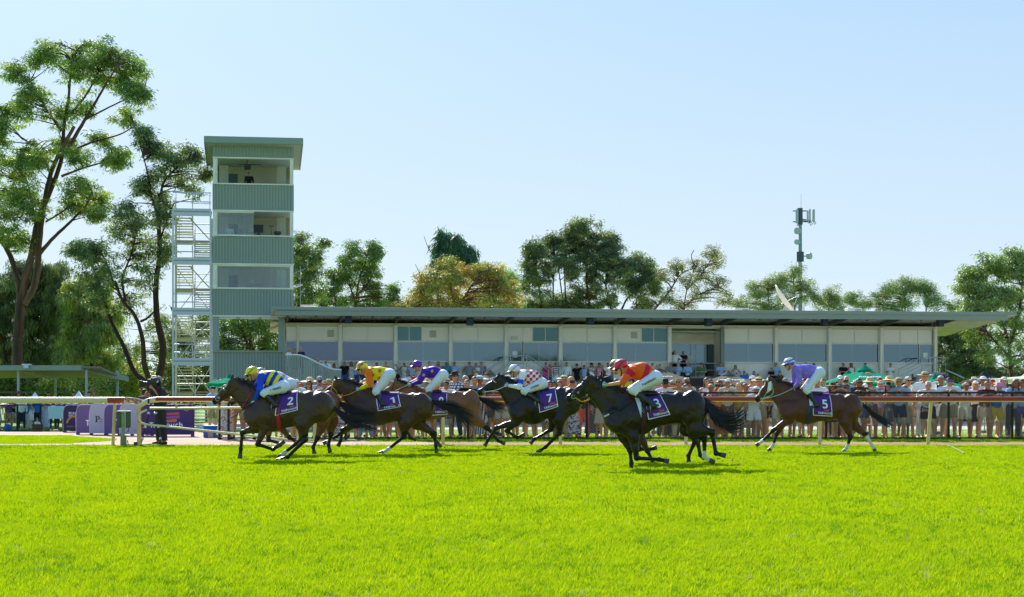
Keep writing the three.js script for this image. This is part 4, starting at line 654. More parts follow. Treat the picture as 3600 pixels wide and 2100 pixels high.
tree('round_tree', 'round topped soft green trees above the right half of roof', 182, [[[[3180, 1420], [3182, 1100], [3180, 1040]], 4, 2], [[[3260, 1420], [3262, 1080]], 4, 2]], [[2995, 1055, 30, 25], [3040, 1075, 40, 20], [3110, 1060, 40, 28], [3130, 1020, 32, 25], [3180, 1005, 38, 25], [3230, 1005, 35, 25], [3270, 1020, 30, 32], [3200, 1045, 60, 35], [3280, 1065, 45, 35], [3150, 1085, 70, 16], [3345, 1085, 28, 16]], { cols: [0x788c52, 0x889858, 0x627648, 0x90985e], density: 1.25, leaf: 'fine', clump: 0.85, group: gN });
tree('gum_tree', 'broad gum tree cut by the right edge of the picture', 122, [[[[3560, 1420], [3555, 1300], [3540, 1180], [3500, 1090]], 10, 4], [[[3550, 1220], [3590, 1100], [3610, 980]], 8, 3], [[[3545, 1250], [3490, 1200], [3450, 1160]], 5, 2]], [[3420, 960, 45, 35], [3400, 1000, 30, 35], [3460, 970, 45, 40], [3500, 920, 45, 30], [3540, 960, 50, 45], [3590, 900, 40, 40], [3610, 960, 50, 60], [3430, 1040, 55, 40], [3500, 1040, 60, 45], [3580, 1050, 60, 55], [3450, 1100, 60, 40, 0.8], [3540, 1120, 60, 45, 0.7], [3400, 1090, 40, 30], [3590, 1160, 55, 50, 0.6], [3500, 1190, 55, 40, 0.5], [3440, 1170, 50, 45, 0.6], [3570, 1250, 60, 40, 0.6], [3450, 1250, 50, 40, 0.5]], { cols: [0x6f8a3e, 0x809a46, 0x5a7438, 0x8e9a48], density: 1.15, group: gN });
tree('dense_tree', 'dark green tree behind the right end of the stand', 130, [[[[3380, 1420], [3385, 1300], [3380, 1200]], 10, 4]], [[3340, 1160, 50, 35], [3400, 1150, 50, 40], [3330, 1220, 50, 45], [3400, 1220, 60, 50], [3450, 1280, 40, 40, 0.7], [3350, 1290, 60, 45], [3420, 1310, 60, 40], [3320, 1340, 50, 30], [3500, 1330, 60, 30, 0.7], [3580, 1320, 50, 30, 0.6]], { cols: darkC, density: 1.5, clump: 0.95, group: gN });
// a low wooded skyline behind everything, and the wood across the course that the stand's windows mirror
function woods(label, list) {
  const spots = []; for (const [x0, x1, d, h0, h1, n] of list) for (let i = 0; i < n; i++) { const x = rnd(x0, x1), h = (h0 + (h1 - h0) * (0.5 + 0.5 * Math.sin(x * 0.11) * Math.sin(x * 0.037 + 1))) * Math.sqrt(rnd()); spots.push([x, groundY(Math.abs(d)) + h, -d + rnd(-4, 4)]); }
  const im = new THREE.InstancedMesh(sprays.broad, leafMat, spots.length), o = new THREE.Object3D(), c = new THREE.Color();
  spots.forEach((p, i) => { o.position.set(...p); o.rotation.set(rnd(3), rnd(6), rnd(3)); o.scale.setScalar(rnd(4, 7)); o.updateMatrix(); im.setMatrixAt(i, o.matrix); im.setColorAt(i, c.set(pick([0x4c6234, 0x5c7238, 0x6d7e3e]))); });
  im.name = numbered('distant_wood'); im.castShadow = im.receiveShadow = true; im.userData = { kind: 'stuff', label, category: 'wood' }; scene.add(im);
}
woods('low distant belt of trees on the horizon behind the stand', [[-140, 140, 260, 3, 8, 9000]]);
woods('wooded skyline across the racecourse mirrored in the stand windows', [[-150, 150, -190, 5, 11, 6000]]);
console.log('leaf sprays', leaves);
// ---------- people: heads, hands, bodies, clothes ----------
const one = [1, 1, 1];
const headCache = {};
function headGeo(cell) {
  return headCache[cell] ??= meshSdf([E([0, 0.03, -0.012], [0.076, 0.088, 0.096]), E([0, -0.03, 0.022], [0.062, 0.086, 0.074], { k: 0.05 }), E([0, -0.088, 0.05], [0.032, 0.028, 0.034], { k: 0.04 }), B([0, 0.012, 0.088], [0, -0.03, 0.106], 0.009, 0.015, { k: 0.018 }), E([0, 0.036, 0.082], [0.048, 0.011, 0.014], { k: 0.03 }), E([0, -0.06, 0.086], [0.024, 0.01, 0.01], { k: 0.012 }), E([0.078, -0.006, -0.004], [0.011, 0.032, 0.02], { k: 0.012 }), E([-0.078, -0.006, -0.004], [0.011, 0.032, 0.02], { k: 0.012 })], cell,
    (x, y, z) => z > 0.05 && Math.hypot(Math.abs(x) - 0.031, (y - 0.012) * 1.5) < 0.015 ? [0.13, 0.1, 0.09] : z > 0.05 && Math.abs(y - 0.036) < 0.008 && Math.abs(Math.abs(x) - 0.033) < 0.02 ? [0.4, 0.33, 0.28] : z > 0.06 && Math.abs(y + 0.06) < 0.01 && Math.abs(x) < 0.026 ? [0.8, 0.5, 0.48] : one);
}
const handCache = {};
function handGeo(curl, side, cell = 0.0075) {   // wrist at the origin, fingers down, palm towards +z, thumb on the +x side (side = 1)
  return handCache[curl + '|' + side + '|' + cell] ??= (() => {
    const q = [B([0, -0.005, 0], [0, -0.072, 0], 0.025, 0.033, { zs: 0.52, k: 0.012 })], S = (v) => [v[0] * side, v[1], v[2]];
    [[-0.031, 0.056], [-0.0105, 0.072], [0.0105, 0.076], [0.031, 0.068]].forEach(([x, l], i) => {
      const c = curl * (1 + 0.12 * i), p0 = [x, -0.082, 0], p1 = [x * 1.08, p0[1] - 0.5 * l * Math.cos(c), 0.5 * l * Math.sin(c)], p2 = [x * 1.1, p1[1] - 0.5 * l * Math.cos(2.2 * c), p1[2] + 0.5 * l * Math.sin(2.2 * c)];
      q.push(B(S(p0), S(p1), 0.0098, 0.009, { k: 0.006 }), B(S(p1), S(p2), 0.009, 0.0075, { k: 0.004 }));
    });
    q.push(B(S([0.022, -0.03, 0.006]), S([0.053, -0.058, 0.018]), 0.014, 0.011, { k: 0.012 }), B(S([0.053, -0.058, 0.018]), S([0.055 - 0.02 * curl, -0.088, 0.026 + 0.012 * curl]), 0.0105, 0.0085, { k: 0.004 }));
    return meshSdf(q, cell, () => one);
  })();
}
const placed = (g, at, dir, up, scale = 1) => {   // a copy of a hand turned so that its fingers follow dir and its palm faces up
  const y = V(...dir).normalize().negate(), z = V(...up).addScaledVector(y, -V(...up).dot(y)).normalize(), x = y.clone().cross(z);
  return g.clone().applyMatrix4(new THREE.Matrix4().makeBasis(x, y, z).scale(V(scale, scale, scale)).setPosition(...at));
};
const addv = (a, b, k = 1) => [a[0] + b[0] * k, a[1] + b[1] * k, a[2] + b[2] * k], subv = (a, b) => [a[0] - b[0], a[1] - b[1], a[2] - b[2]], mixv = (a, b, t) => [a[0] + (b[0] - a[0]) * t, a[1] + (b[1] - a[1]) * t, a[2] + (b[2] - a[2]) * t];
function poseJoints(pose, f) {
  const w = f ? 0.165 : 0.19, arms = { stand: [[0.25, 1.17, -0.03], [0.26, 0.93, 0.06]], lean: [[0.29, 1.21, 0.2], [0.05, 1.37, 0.36]], photo: [[0.23, 1.22, 0.2], [0.07, 1.52, 0.25]], cross: [[0.27, 1.18, 0.06], [-0.06, 1.2, 0.2]], hips: [[0.4, 1.18, -0.08], [0.19, 1.02, 0.03]], hold: [[0.25, 1.16, 0.02], [0.12, 1.24, 0.27]], wave: [[0.25, 1.17, -0.03], [0.26, 0.93, 0.06]], sit: [[0.25, 1.17, 0.02], [0.1, 1.05, 0.25]] }[pose];
  const J = { pelvis: [0, 0.95, 0], waist: [0, 1.1, 0.005], chest: [0, 1.3, 0.01], neck: [0, 1.5, 0], head: [0, 1.635, 0.025], sh: [[w, 1.41, 0], [-w, 1.41, 0]], el: [arms[0], [-arms[0][0], arms[0][1], arms[0][2]]], ha: [arms[1], [-arms[1][0], arms[1][1], arms[1][2]]], hip: [[0.09, 0.92, 0], [-0.09, 0.92, 0]], kn: [[0.125, 0.5, 0.03], [-0.12, 0.5, 0.0]], an: [[0.15, 0.09, -0.02], [-0.145, 0.09, -0.04]], to: [[0.19, 0.035, 0.12], [-0.18, 0.035, 0.1]] };
  if (pose === 'wave') { J.el[0] = [0.33, 1.6, 0.02]; J.ha[0] = [0.3, 1.86, 0.06]; }
  if (pose === 'lean') { J.chest[2] += 0.07; J.neck[2] += 0.14; J.neck[1] -= 0.03; J.head[2] += 0.19; J.head[1] -= 0.05; J.sh.forEach((v) => { v[2] += 0.13; v[1] -= 0.03; }); J.kn[0][2] += 0.06; }
  if (pose === 'sit') { for (const k of ['pelvis', 'waist', 'chest', 'neck', 'head']) J[k][1] -= 0.45; for (const k of ['sh', 'el', 'ha', 'hip']) J[k].forEach((v) => v[1] -= 0.45); J.kn = [[0.12, 0.5, 0.42], [-0.12, 0.5, 0.4]]; J.an = [[0.12, 0.09, 0.4], [-0.13, 0.09, 0.36]]; J.to = [[0.13, 0.035, 0.54], [-0.14, 0.035, 0.5]]; }
  return J;
}
// bones of the figure by region; m is a margin for clothes
const torsoB = (J, f, m = 0) => [B(J.pelvis, J.waist, (f ? 0.145 : 0.135) + m, (f ? 0.108 : 0.125) + m, { zs: 0.78, k: 0.06 }), B(J.waist, J.chest, (f ? 0.108 : 0.125) + m, (f ? 0.132 : 0.152) + m, { zs: 0.76, k: 0.06 }), B(J.chest, mixv(J.chest, J.neck, 0.75), (f ? 0.125 : 0.145) + m, 0.07 + m, { zs: 0.8, k: 0.06 }), B(J.sh[0], J.sh[1], 0.05 + m, 0.05 + m, { k: 0.06 }), ...[0, 1].map((i) => B(addv(J.neck, [0, -0.03, 0]), J.sh[i], 0.045 + m, 0.048 + m, { k: 0.05 })), ...(f ? [E(addv(J.chest, [0.065, -0.01, 0.085]), [0.06 + m, 0.06 + m, 0.055 + m], { k: 0.04 }), E(addv(J.chest, [-0.065, -0.01, 0.085]), [0.06 + m, 0.06 + m, 0.055 + m], { k: 0.04 })] : [])];
const armB = (J, t0, m = 0, flat = 0) => [0, 1].flatMap((i) => t0 <= 0.5 ? [B(J.sh[i], mixv(J.sh[i], J.el[i], t0 * 2), 0.054 + m, 0.046 + m, { flat })] : [B(J.sh[i], J.el[i], 0.054 + m, 0.041 + m), B(J.el[i], mixv(J.el[i], J.ha[i], t0 * 2 - 1), 0.04 + m, 0.029 + m, { flat, k: 0.02 })]);
const legB = (J, t0, m = 0, flat = 0, wide = 0) => [0, 1].flatMap((i) => t0 <= 0.5 ? [B(J.hip[i], mixv(J.hip[i], J.kn[i], t0 * 2), 0.09 + m, 0.066 + m + wide, { flat, k: 0.035 })] : [B(J.hip[i], J.kn[i], 0.09 + m, 0.058 + m, { k: 0.035 }), B(J.kn[i], mixv(J.kn[i], J.an[i], t0 * 2 - 1), 0.056 + m, 0.036 + m + wide * 0.7, { flat, k: 0.03 })]);
const kitCache = {};
function kit(pose, f, fine) {
  return kitCache[pose + f + fine] ??= (() => {
    const J = poseJoints(pose, f), c = fine ? 0.026 : 0.048, k = { J, cell: c }, mk = (p, clip) => meshSdf(p, c, null, clip);
    const body = meshSdf([...torsoB(J, f), B(mixv(J.chest, J.neck, 0.7), J.head, 0.056, 0.052), ...armB(J, 1), ...legB(J, 1), ...[0, 1].map((i) => B(J.an[i], J.to[i], 0.038, 0.03)), ...(fine ? [] : [0, 1].map((i) => B(J.ha[i], addv(J.ha[i], subv(J.ha[i], J.el[i]), 0.28), 0.032, 0.028)))], c, () => one);
    const parts = [body, headGeo(fine ? 0.0105 : 0.024).clone().translate(...J.head)];
    if (fine) for (const i of [0, 1]) { const dir = subv(J.ha[i], J.el[i]); parts.push(placed(handGeo(pose === 'photo' || pose === 'hold' ? 0.85 : 0.4, i ? -1 : 1, 0.0095), J.ha[i], pose === 'lean' ? [i ? 0.9 : -0.9, -0.15, 0.35] : pose === 'hips' ? [i ? 0.6 : -0.6, -0.5, 0.3] : dir, pose === 'stand' || pose === 'wave' ? [i ? 1 : -1, 0, 0.3] : pose === 'lean' ? [0, -1, 0.2] : [i ? 0.7 : -0.7, 0.1, -0.5])); }
    k.body = merge(parts.map((g) => { if (!g.attributes.color) g.setAttribute('color', new THREE.Float32BufferAttribute(new Array(g.attributes.position.count * 3).fill(1), 3)); return g; }));
    const hem = (y, sit) => (x, yy, z) => pose === 'sit' ? -1 : y - yy;
    const low = pose === 'sit' ? 0.45 : 0;
    k.tee = () => mk([...torsoB(J, f, 0.018), ...armB(J, 0.33, 0.024, 1)], (x, y, z) => Math.max(0.88 - low - y, Math.abs(x) < 0.08 ? y - 1.475 + low : -1)); k.polo = k.tee;
    k.long = () => mk([...torsoB(J, f, 0.02), ...armB(J, 0.94, 0.018, 1)], (x, y, z) => Math.max(0.88 - low - y, Math.abs(x) < 0.08 ? y - 1.48 + low : -1));
    k.tank = () => mk([...torsoB(J, f, 0.014)], (x, y, z) => Math.max(0.9 - low - y, y - 1.46 + low, Math.abs(x) - 0.15 - Math.max(0, 1.35 - y)));
    k.trousers = () => mk([B(J.pelvis, addv(J.pelvis, [0, 0.1, 0]), 0.148, 0.13, { zs: 0.8, flat: 1 }), ...legB(J, 0.97, 0.016, 1, 0.012)]);
    k.shorts = () => mk([B(J.pelvis, addv(J.pelvis, [0, 0.1, 0]), 0.15, 0.132, { zs: 0.8, flat: 1 }), ...legB(J, 0.37, 0.014, 1, 0.018).map((q) => ({ ...q, k: 0.012 }))]);
    const flare = (y1, r) => pose === 'sit' ? [...legB(J, 0.5, 0.03, 1, 0.02)] : [B(addv(J.pelvis, [0, 0.08, 0]), [0, y1, 0.02], 0.14, r, { zs: 0.85, flat: 1, k: 0.05 })];
    k.skirt = () => mk([B(J.pelvis, addv(J.pelvis, [0, 0.1, 0]), 0.146, 0.122, { zs: 0.8, flat: 1 }), ...flare(0.52, 0.21)]);
    k.longskirt = () => mk([B(J.pelvis, addv(J.pelvis, [0, 0.1, 0]), 0.146, 0.122, { zs: 0.8, flat: 1 }), ...flare(0.16, 0.25)]);
    k.dress = () => mk([...torsoB(J, f, 0.016), ...flare(0.5, 0.24)], (x, y, z) => Math.max(y - 1.455 + low, y > 1.34 - low ? Math.abs(x) - 0.17 : -1));
    k.longdress = () => mk([...torsoB(J, f, 0.016), ...flare(0.14, 0.27)], (x, y, z) => Math.max(y - 1.455 + low, y > 1.34 - low ? Math.abs(x) - 0.17 : -1));
    k.shoes = () => mk([0, 1].map((i) => B(addv(J.an[i], [0, -0.045, -0.01]), J.to[i], 0.045, 0.04, { k: 0.01 })));
    return k;
  })();
}
const kitPart = (k, n) => k['_' + n] ??= k[n]();
const HAIR = { short: (c) => meshSdf([E([0, 0.04, -0.02], [0.085, 0.091, 0.102]), B([0, 0, -0.07], [0, -0.06, -0.06], 0.05, 0.045)], c, null, (x, y, z) => Math.min(z - 0.025, 0.07 - y)), long: (c) => meshSdf([E([0, 0.04, -0.018], [0.09, 0.094, 0.104]), B([0, 0, -0.06], [0, -0.25, -0.055], 0.088, 0.07, { zs: 0.6 }), B([0.072, 0.0, -0.01], [0.088, -0.2, 0.02], 0.03, 0.026), B([-0.072, 0.0, -0.01], [-0.088, -0.22, 0.02], 0.03, 0.026)], c, null, (x, y, z) => Math.min(z - 0.03, 0.068 - y, 0.07 - Math.abs(x))), bun: (c) => meshSdf([E([0, 0.04, -0.02], [0.085, 0.091, 0.102]), E([0, 0.06, -0.12], [0.045, 0.045, 0.04])], c, null, (x, y, z) => Math.min(z - 0.02, 0.072 - y)) };
const lathe = (pts, n = 20) => new THREE.LatheGeometry(pts.map(([x, y]) => new THREE.Vector2(x, y)), n);
const HATS = { cap: () => meshSdf([E([0, 0.045, -0.012], [0.09, 0.088, 0.108]), B([0, 0.062, 0.075], [0, 0.05, 0.155], 0.066, 0.05, { zs: 1, k: 0.01 })], 0.014, null, (x, y, z) => Math.max(0.045 - y + Math.max(0, z - 0.1) * 0.1, z > 0.085 ? Math.abs(y - 0.056) - 0.009 : -1)), straw: () => lathe([[0.001, 0.145], [0.05, 0.143], [0.08, 0.12], [0.092, 0.062], [0.13, 0.052], [0.19, 0.058], [0.192, 0.05], [0.13, 0.043], [0.086, 0.05], [0.07, 0.11], [0.001, 0.13]]), wide: () => lathe([[0.001, 0.15], [0.05, 0.148], [0.084, 0.125], [0.095, 0.062], [0.16, 0.045], [0.25, 0.03], [0.25, 0.022], [0.16, 0.036], [0.088, 0.05], [0.07, 0.11], [0.001, 0.14]]), fedora: () => lathe([[0.001, 0.15], [0.045, 0.158], [0.078, 0.145], [0.09, 0.065], [0.12, 0.058], [0.15, 0.068], [0.151, 0.06], [0.12, 0.05], [0.084, 0.054], [0.07, 0.13], [0.001, 0.14]]), bucket: () => lathe([[0.001, 0.14], [0.06, 0.138], [0.086, 0.12], [0.095, 0.06], [0.155, 0.018], [0.152, 0.012], [0.09, 0.048], [0.07, 0.11], [0.001, 0.13]]), cowboy: () => { const g = lathe([[0.001, 0.16], [0.05, 0.168], [0.08, 0.15], [0.092, 0.06], [0.15, 0.055], [0.21, 0.062], [0.21, 0.054], [0.15, 0.046], [0.086, 0.05], [0.07, 0.14], [0.001, 0.15]], 28), p = g.attributes.position; for (let i = 0; i < p.count; i++) { const x = p.getX(i); if (Math.abs(x) > 0.11) p.setY(i, p.getY(i) + (Math.abs(x) - 0.11) * 0.7); } g.computeVertexNormals(); return g; } };
const bits = {};
const bit = (n, f) => bits[n] ??= f();
const COL = { white: 0xeeeeea, black: 0x1d1d20, navy: 0x232c48, blue: 0x2f6fc0, 'light blue': 0x9fbbe0, teal: 0x2f8f94, green: 0x4f7a50, 'pale green': 0xb9c9a4, 'grey green': 0x98a08a, yellow: 0xe0b92c, mustard: 0xb0982c, orange: 0xd9812e, red: 0xb3262e, maroon: 0x6a2436, pink: 0xe59ab8, magenta: 0xc83a76, purple: 0x6c5494, lavender: 0xb6a6d4, brown: 0x6b4a34, tan: 0xc2a37c, khaki: 0xa8906c, beige: 0xd6c6a8, cream: 0xe8dfc8, grey: 0x8d9094, 'dark grey': 0x4a4d52, denim: 0x3f5a86, straw: 0xd8bb84, coral: 0xe06a58, blond: 0xc9a468, 'grey hair': 0xb5b0a8, 'dark brown': 0x33241b, auburn: 0x6d3e26 };
const patternTex = {
  check: (c) => canvasTex(64, 64, (x) => { x.fillStyle = '#f2f0ee'; x.fillRect(0, 0, 64, 64); x.fillStyle = c + 'aa'; x.fillRect(0, 0, 32, 64); x.fillRect(0, 0, 64, 32); }, { repeat: [14, 14] }),
  stripe: (c) => canvasTex(64, 64, (x) => { x.fillStyle = '#f0efec'; x.fillRect(0, 0, 64, 64); x.fillStyle = c; x.fillRect(0, 0, 30, 64); }, { repeat: [16, 16] }),
  hoop: (c) => canvasTex(64, 64, (x) => { x.fillStyle = '#eeeeee'; x.fillRect(0, 0, 64, 64); x.fillStyle = c; x.fillRect(0, 0, 64, 32); }, { repeat: [8, 8] }),
  diagonal: (c) => canvasTex(64, 64, (x) => { x.fillStyle = '#e8e6e2'; x.fillRect(0, 0, 64, 64); x.strokeStyle = c; x.lineWidth = 18; for (let i = -64; i < 128; i += 32) { x.beginPath(); x.moveTo(i - 8, -8); x.lineTo(i + 72, 72); x.stroke(); } }, { repeat: [7, 7] }),
  floral: (c) => canvasTex(128, 128, (x) => { x.fillStyle = '#ddd6d0'; x.fillRect(0, 0, 128, 128); for (let i = 0; i < 26; i++) { x.fillStyle = i % 3 ? c : '#7a7068'; x.beginPath(); x.arc(rnd(128), rnd(128), rnd(4, 13), 0, 7); x.fill(); } }, { repeat: [3.2, 3.2] }),
};
const patCache = {};
function cloth(colour, pattern) {
  if (!pattern) return M(COL[colour] ?? colour, 0.85, { bumpMap: grain, bumpScale: 0.004, specularIntensity: 0.4 });
  return patCache[colour + pattern] ??= M(0xffffff, 0.82, { map: patternTex[pattern]('#' + new THREE.Color(COL[colour]).getHexString()) });
}
const SKIN = [0xd09a74, 0xbf825c, 0xd8a480, 0xa86e4a, 0xc88a64];
const skinM = SKIN.map((c) => M(c, 0.55, { vertexColors: true }));
const people = [];
// o: pos, h, f, pose, top [garment, colour, pattern], bottom [garment, colour, pattern], hat [kind, colour], hair [kind, colour], shades, fine, turn, where
function person(o) {
  const k = kit(o.pose, !!o.f, o.fine), sc = o.h / 1.75, g = thing('person', '', 'person', o.pos, o.turn ?? 0, o.group); { const w = sc * (o.f ? rnd(0.92, 1.1) : rnd(0.95, 1.2)); g.scale.set(w, sc, w); }
  const skin = skinM[o.skin ?? Math.floor(rnd(5))];
  part('body', k.body, skin, g);
  const [tg, tc, tp] = o.top; const isDress = /dress/.test(tg);
  part(isDress ? 'dress' : 'shirt', kitPart(k, tg), cloth(tc, tp), g);
  if (!isDress && o.bottom) part(/skirt/.test(o.bottom[0]) ? 'skirt' : o.bottom[0], kitPart(k, o.bottom[0]), cloth(o.bottom[1], o.bottom[2]), g);
  const c = o.fine ? 0.014 : 0.028, [hx, hy, hz] = k.J.head;
  if (o.fine) part('shoes', kitPart(k, 'shoes'), cloth(o.shoe ?? pick(['white', 'brown', 'black', 'tan'])), g);
  if (o.hair) part('hair', bit('hair' + o.hair[0] + c, () => HAIR[o.hair[0]](c)), M(COL[o.hair[1]], 0.6), g).position.set(hx, hy, hz);
  if (o.hat) { const h = part('hat', bit('hat' + o.hat[0], HATS[o.hat[0]]), M(COL[o.hat[1]], 0.8, { bumpMap: grain, bumpScale: 0.003 }), g); h.position.set(hx, hy, hz); h.rotation.x = rnd(-0.08, 0.14); if (o.fine && /straw|wide|fedora|cowboy/.test(o.hat[0])) part('hat_band', bit('band', () => lathe([[0.0925, 0.062], [0.0905, 0.088], [0.089, 0.088], [0.09, 0.062]])), M(o.hat[1] === 'black' ? COL['dark grey'] : 0x1d1d20, 0.8), h); }
  if (o.shades) part('sunglasses', bit('shades', () => merge([E, E].map((_, i) => rbox(0.054, 0.036, 0.012, 0.006, i ? -0.032 : 0.032, 0.012, 0.1)).concat([box(0.02, 0.008, 0.008, 0, 0.02, 0.103), box(0.006, 0.01, 0.09, 0.074, 0.018, 0.055), box(0.006, 0.01, 0.09, -0.074, 0.018, 0.055)]))), M(o.shades === 'blue' ? 0x2a5cd0 : 0x141416, 0.15), g).position.set(hx, hy, hz);
  if (o.pose === 'photo' && o.fine) part('phone', rbox(0.15, 0.075, 0.012, 0.004, 0, 0, 0), M(0x222428, 0.3), g).position.set(0, k.J.ha[0][1] + 0.09, k.J.ha[0][2] + 0.05);
  if (o.headTurn) for (const n of []) n;
  people.push({ g, o });
  return g;
}
// labels: what is worn first, then the place, then the order along the row
function labelPeople() {
  const say = ({ o }) => {
    const [tg, tc, tp] = o.top, word = { tee: 'shirt', polo: 'shirt', long: 'long sleeved shirt', tank: 'sleeveless top', dress: 'dress', longdress: 'long dress' }[tg], pat = { check: 'checked', stripe: 'striped', hoop: 'hooped', floral: 'patterned', diagonal: 'diagonal striped' }[tp];
    const who = o.child ? 'child' : 'person';
    let t = `${who} in ${pat ? pat + ' ' : ''}${tc} ${word}`;
    if (o.hat) t += ` and ${o.hat[1]} ${{ cap: 'cap', straw: 'hat', wide: 'wide brimmed hat', fedora: 'fedora', bucket: 'bucket hat', cowboy: 'cowboy hat' }[o.hat[0]]}`; else if (o.bottom && !/dress/.test(tg) && o.show !== 0) t += ` and ${o.bottom[1]} ${/skirt/.test(o.bottom[0]) ? 'skirt' : o.bottom[0]}`; else if (o.hair) t += ` with ${o.hair[1]}${/hair/.test(o.hair[1]) ? '' : ' hair'}`;
    const words = (s) => s.split(/[ -]/).length, full = t + ' ' + o.where; if (words(full) <= 13) return full;
    return `${who} in ${tc} ${word.split(' ').pop()}${o.hat ? ' and ' + o.hat[0].replace('straw', 'hat').replace('wide', 'wide hat') : ''} ${o.where}`;
  };
  const by = {}; for (const p of people) (by[say(p)] ??= []).push(p);
  const ord = ['leftmost', 'second from left', 'third from left', 'fourth from left', 'fifth from left', 'sixth from left', 'seventh from left'];
  for (const [t, list] of Object.entries(by)) { list.sort((a, b) => a.o.px - b.o.px); list.forEach((p, i) => p.g.userData.label = list.length < 2 ? t : t + ', ' + (i === list.length - 1 ? 'rightmost' : ord[i])); }
}
// ---------- horses ----------
// Joints are read off the photograph in its pixels and turned into metres at the horse's distance; z runs towards the camera.
function horse(h) {
  const s = (h.y0 - HY) / CAMH, d = F / s, j = (p, z = 0) => [(p[0] - h.x0) / s, (h.y0 - p[1]) / s, z];
  const root = thing(h.name ?? 'racehorse', h.label, 'horse', [GX(h.x0, d), 0, -d], 0, 'galloping racehorses');
  const W = j(h.withers), C = j(h.croup), Lo = j(h.loin), Dk = j(h.dock), Bu = j(h.buttock), Ch = j(h.chest), Cb = j(h.chestLow), Gi = j(h.girth), Be = j(h.belly), Po = j(h.poll), No = j(h.nose), Ja = j(h.jaw), K = h.k ?? 1;
  const q = [];
  const c1 = mixv([W[0] + 0.08, W[1] - 0.02, 0], [Gi[0] - 0.05, Gi[1], 0], 0.5), r1 = (W[1] - Gi[1]) / 2 + 0.01, c2 = mixv(Lo, Be, 0.5), r2 = (Lo[1] - Be[1]) / 2;
  q.push(B(c1, c2, r1, r2, { zs: 0.74, k: 0.1 }));
  const hq = [(C[0] + Bu[0]) / 2 - 0.03, C[1] - 0.3 * K, 0], hr = 0.29 * K;
  q.push(B(c2, hq, r2 * 0.97, hr, { zs: 0.72, k: 0.1 }));
  for (const z of [1, -1]) {
    q.push(E([Bu[0] - 0.2 * K, (C[1] + Bu[1]) / 2 - 0.12, 0.13 * z], [0.21 * K, 0.3 * K, 0.145 * K], { k: 0.08 }));
    q.push(B([Ch[0] + 0.17, (Ch[1] + Cb[1]) / 2 + 0.1, 0.1 * z], [c1[0] - 0.05, c1[1] - 0.02, 0.14 * z], 0.19 * K, 0.2 * K, { zs: 0.7, k: 0.08 }));
    q.push(B([W[0] + 0.02, W[1] - 0.12, 0.06 * z], [Ch[0] + 0.2, Cb[1] + 0.12, 0.15 * z], 0.1, 0.14, { k: 0.08 }));
  }
  q.push(B([W[0], W[1] - 0.05, 0], [Lo[0], Lo[1] - 0.055, 0], 0.05, 0.06, { k: 0.08 }), B([C[0] - 0.05, C[1] - 0.07, 0], [Dk[0] - 0.05, Dk[1] - 0.06, 0], 0.075, 0.05, { k: 0.08 }));
  q.push(B([Ch[0] + 0.16, Ch[1] - 0.05, 0], [Cb[0] + 0.16, Cb[1] + 0.16, 0], 0.155, 0.15, { zs: 0.95, k: 0.08 }), B([Cb[0] + 0.16, Cb[1] + 0.14, 0], [Gi[0], Gi[1] + 0.17, 0], 0.14, 0.17, { k: 0.08 }));
  // neck: crest and throat bones with a web between
  const nb = mixv(W, Ch, 0.42), pc = [Po[0] + 0.055, Po[1] - 0.085, 0];
  q.push(B(pc, [nb[0] + 0.1, nb[1], 0], 0.095 * K, 0.235 * K, { zs: 0.56, k: 0.1 }), B([Po[0] + 0.05, Po[1] - 0.05, 0], [W[0] - 0.02, W[1] - 0.07, 0], 0.055, 0.075, { zs: 0.7, k: 0.08 }), B([Ja[0] + 0.07, Ja[1] + 0.06, 0], [Ch[0] + 0.15, Ch[1] + 0.02, 0], 0.075, 0.14, { zs: 0.7, k: 0.08 }));
  // head
  const hd = subv(No, Po), hl = Math.hypot(hd[0], hd[1]), ux = hd[0] / hl, uy = hd[1] / hl, at = (t, o, z = 0) => [Po[0] + ux * t * hl - uy * o, Po[1] + uy * t * hl + ux * o, z];   // o > 0: towards the jaw side
  const sg = (-uy * (Ja[0] - Po[0]) + ux * (Ja[1] - Po[1])) > 0 ? 1 : -1, A = (t, o, z = 0) => at(t, o * sg, z);
  q.push(B(A(0.08, 0.085), A(0.5, 0.085), 0.088, 0.082, { zs: 0.72, k: 0.05 }), B(A(0.45, 0.075), A(0.86, 0.052), 0.075, 0.05, { zs: 0.72, k: 0.05 }), E(A(0.9, 0.05), [0.058, 0.055, 0.05], { k: 0.04 }), E(A(0.97, 0.09), [0.03, 0.028, 0.034], { k: 0.03 }), E(A(0.3, 0.165), [0.085, 0.08, 0.05], { k: 0.05 }), B(A(0.35, 0.19), A(0.86, 0.115), 0.035, 0.026, { k: 0.04 }), B(A(0.02, 0.1), pc, 0.09, 0.09, { zs: 0.7, k: 0.06 }));
  for (const z of [1, -1]) {
    q.push(E(A(0.3, 0.05, 0.062 * z), [0.024, 0.022, 0.014], { k: 0.012 }), E(A(0.93, 0.035, 0.036 * z), [0.02, 0.02, 0.016], { k: 0.012 }));
    const eb = A(0.01, 0.03, 0.05 * z), et = h.ears ? j(h.ears, 0.062 * z) : [Po[0] + 0.06, Po[1] + 0.09, 0.062 * z]; q.push(B(eb, mixv(eb, et, 0.55), 0.03, 0.032, { k: 0.02, zs: 0.75 }), B(mixv(eb, et, 0.5), et, 0.031, 0.011, { k: 0.01, zs: 0.75 }));
  }
  // legs
  const hooves = [];
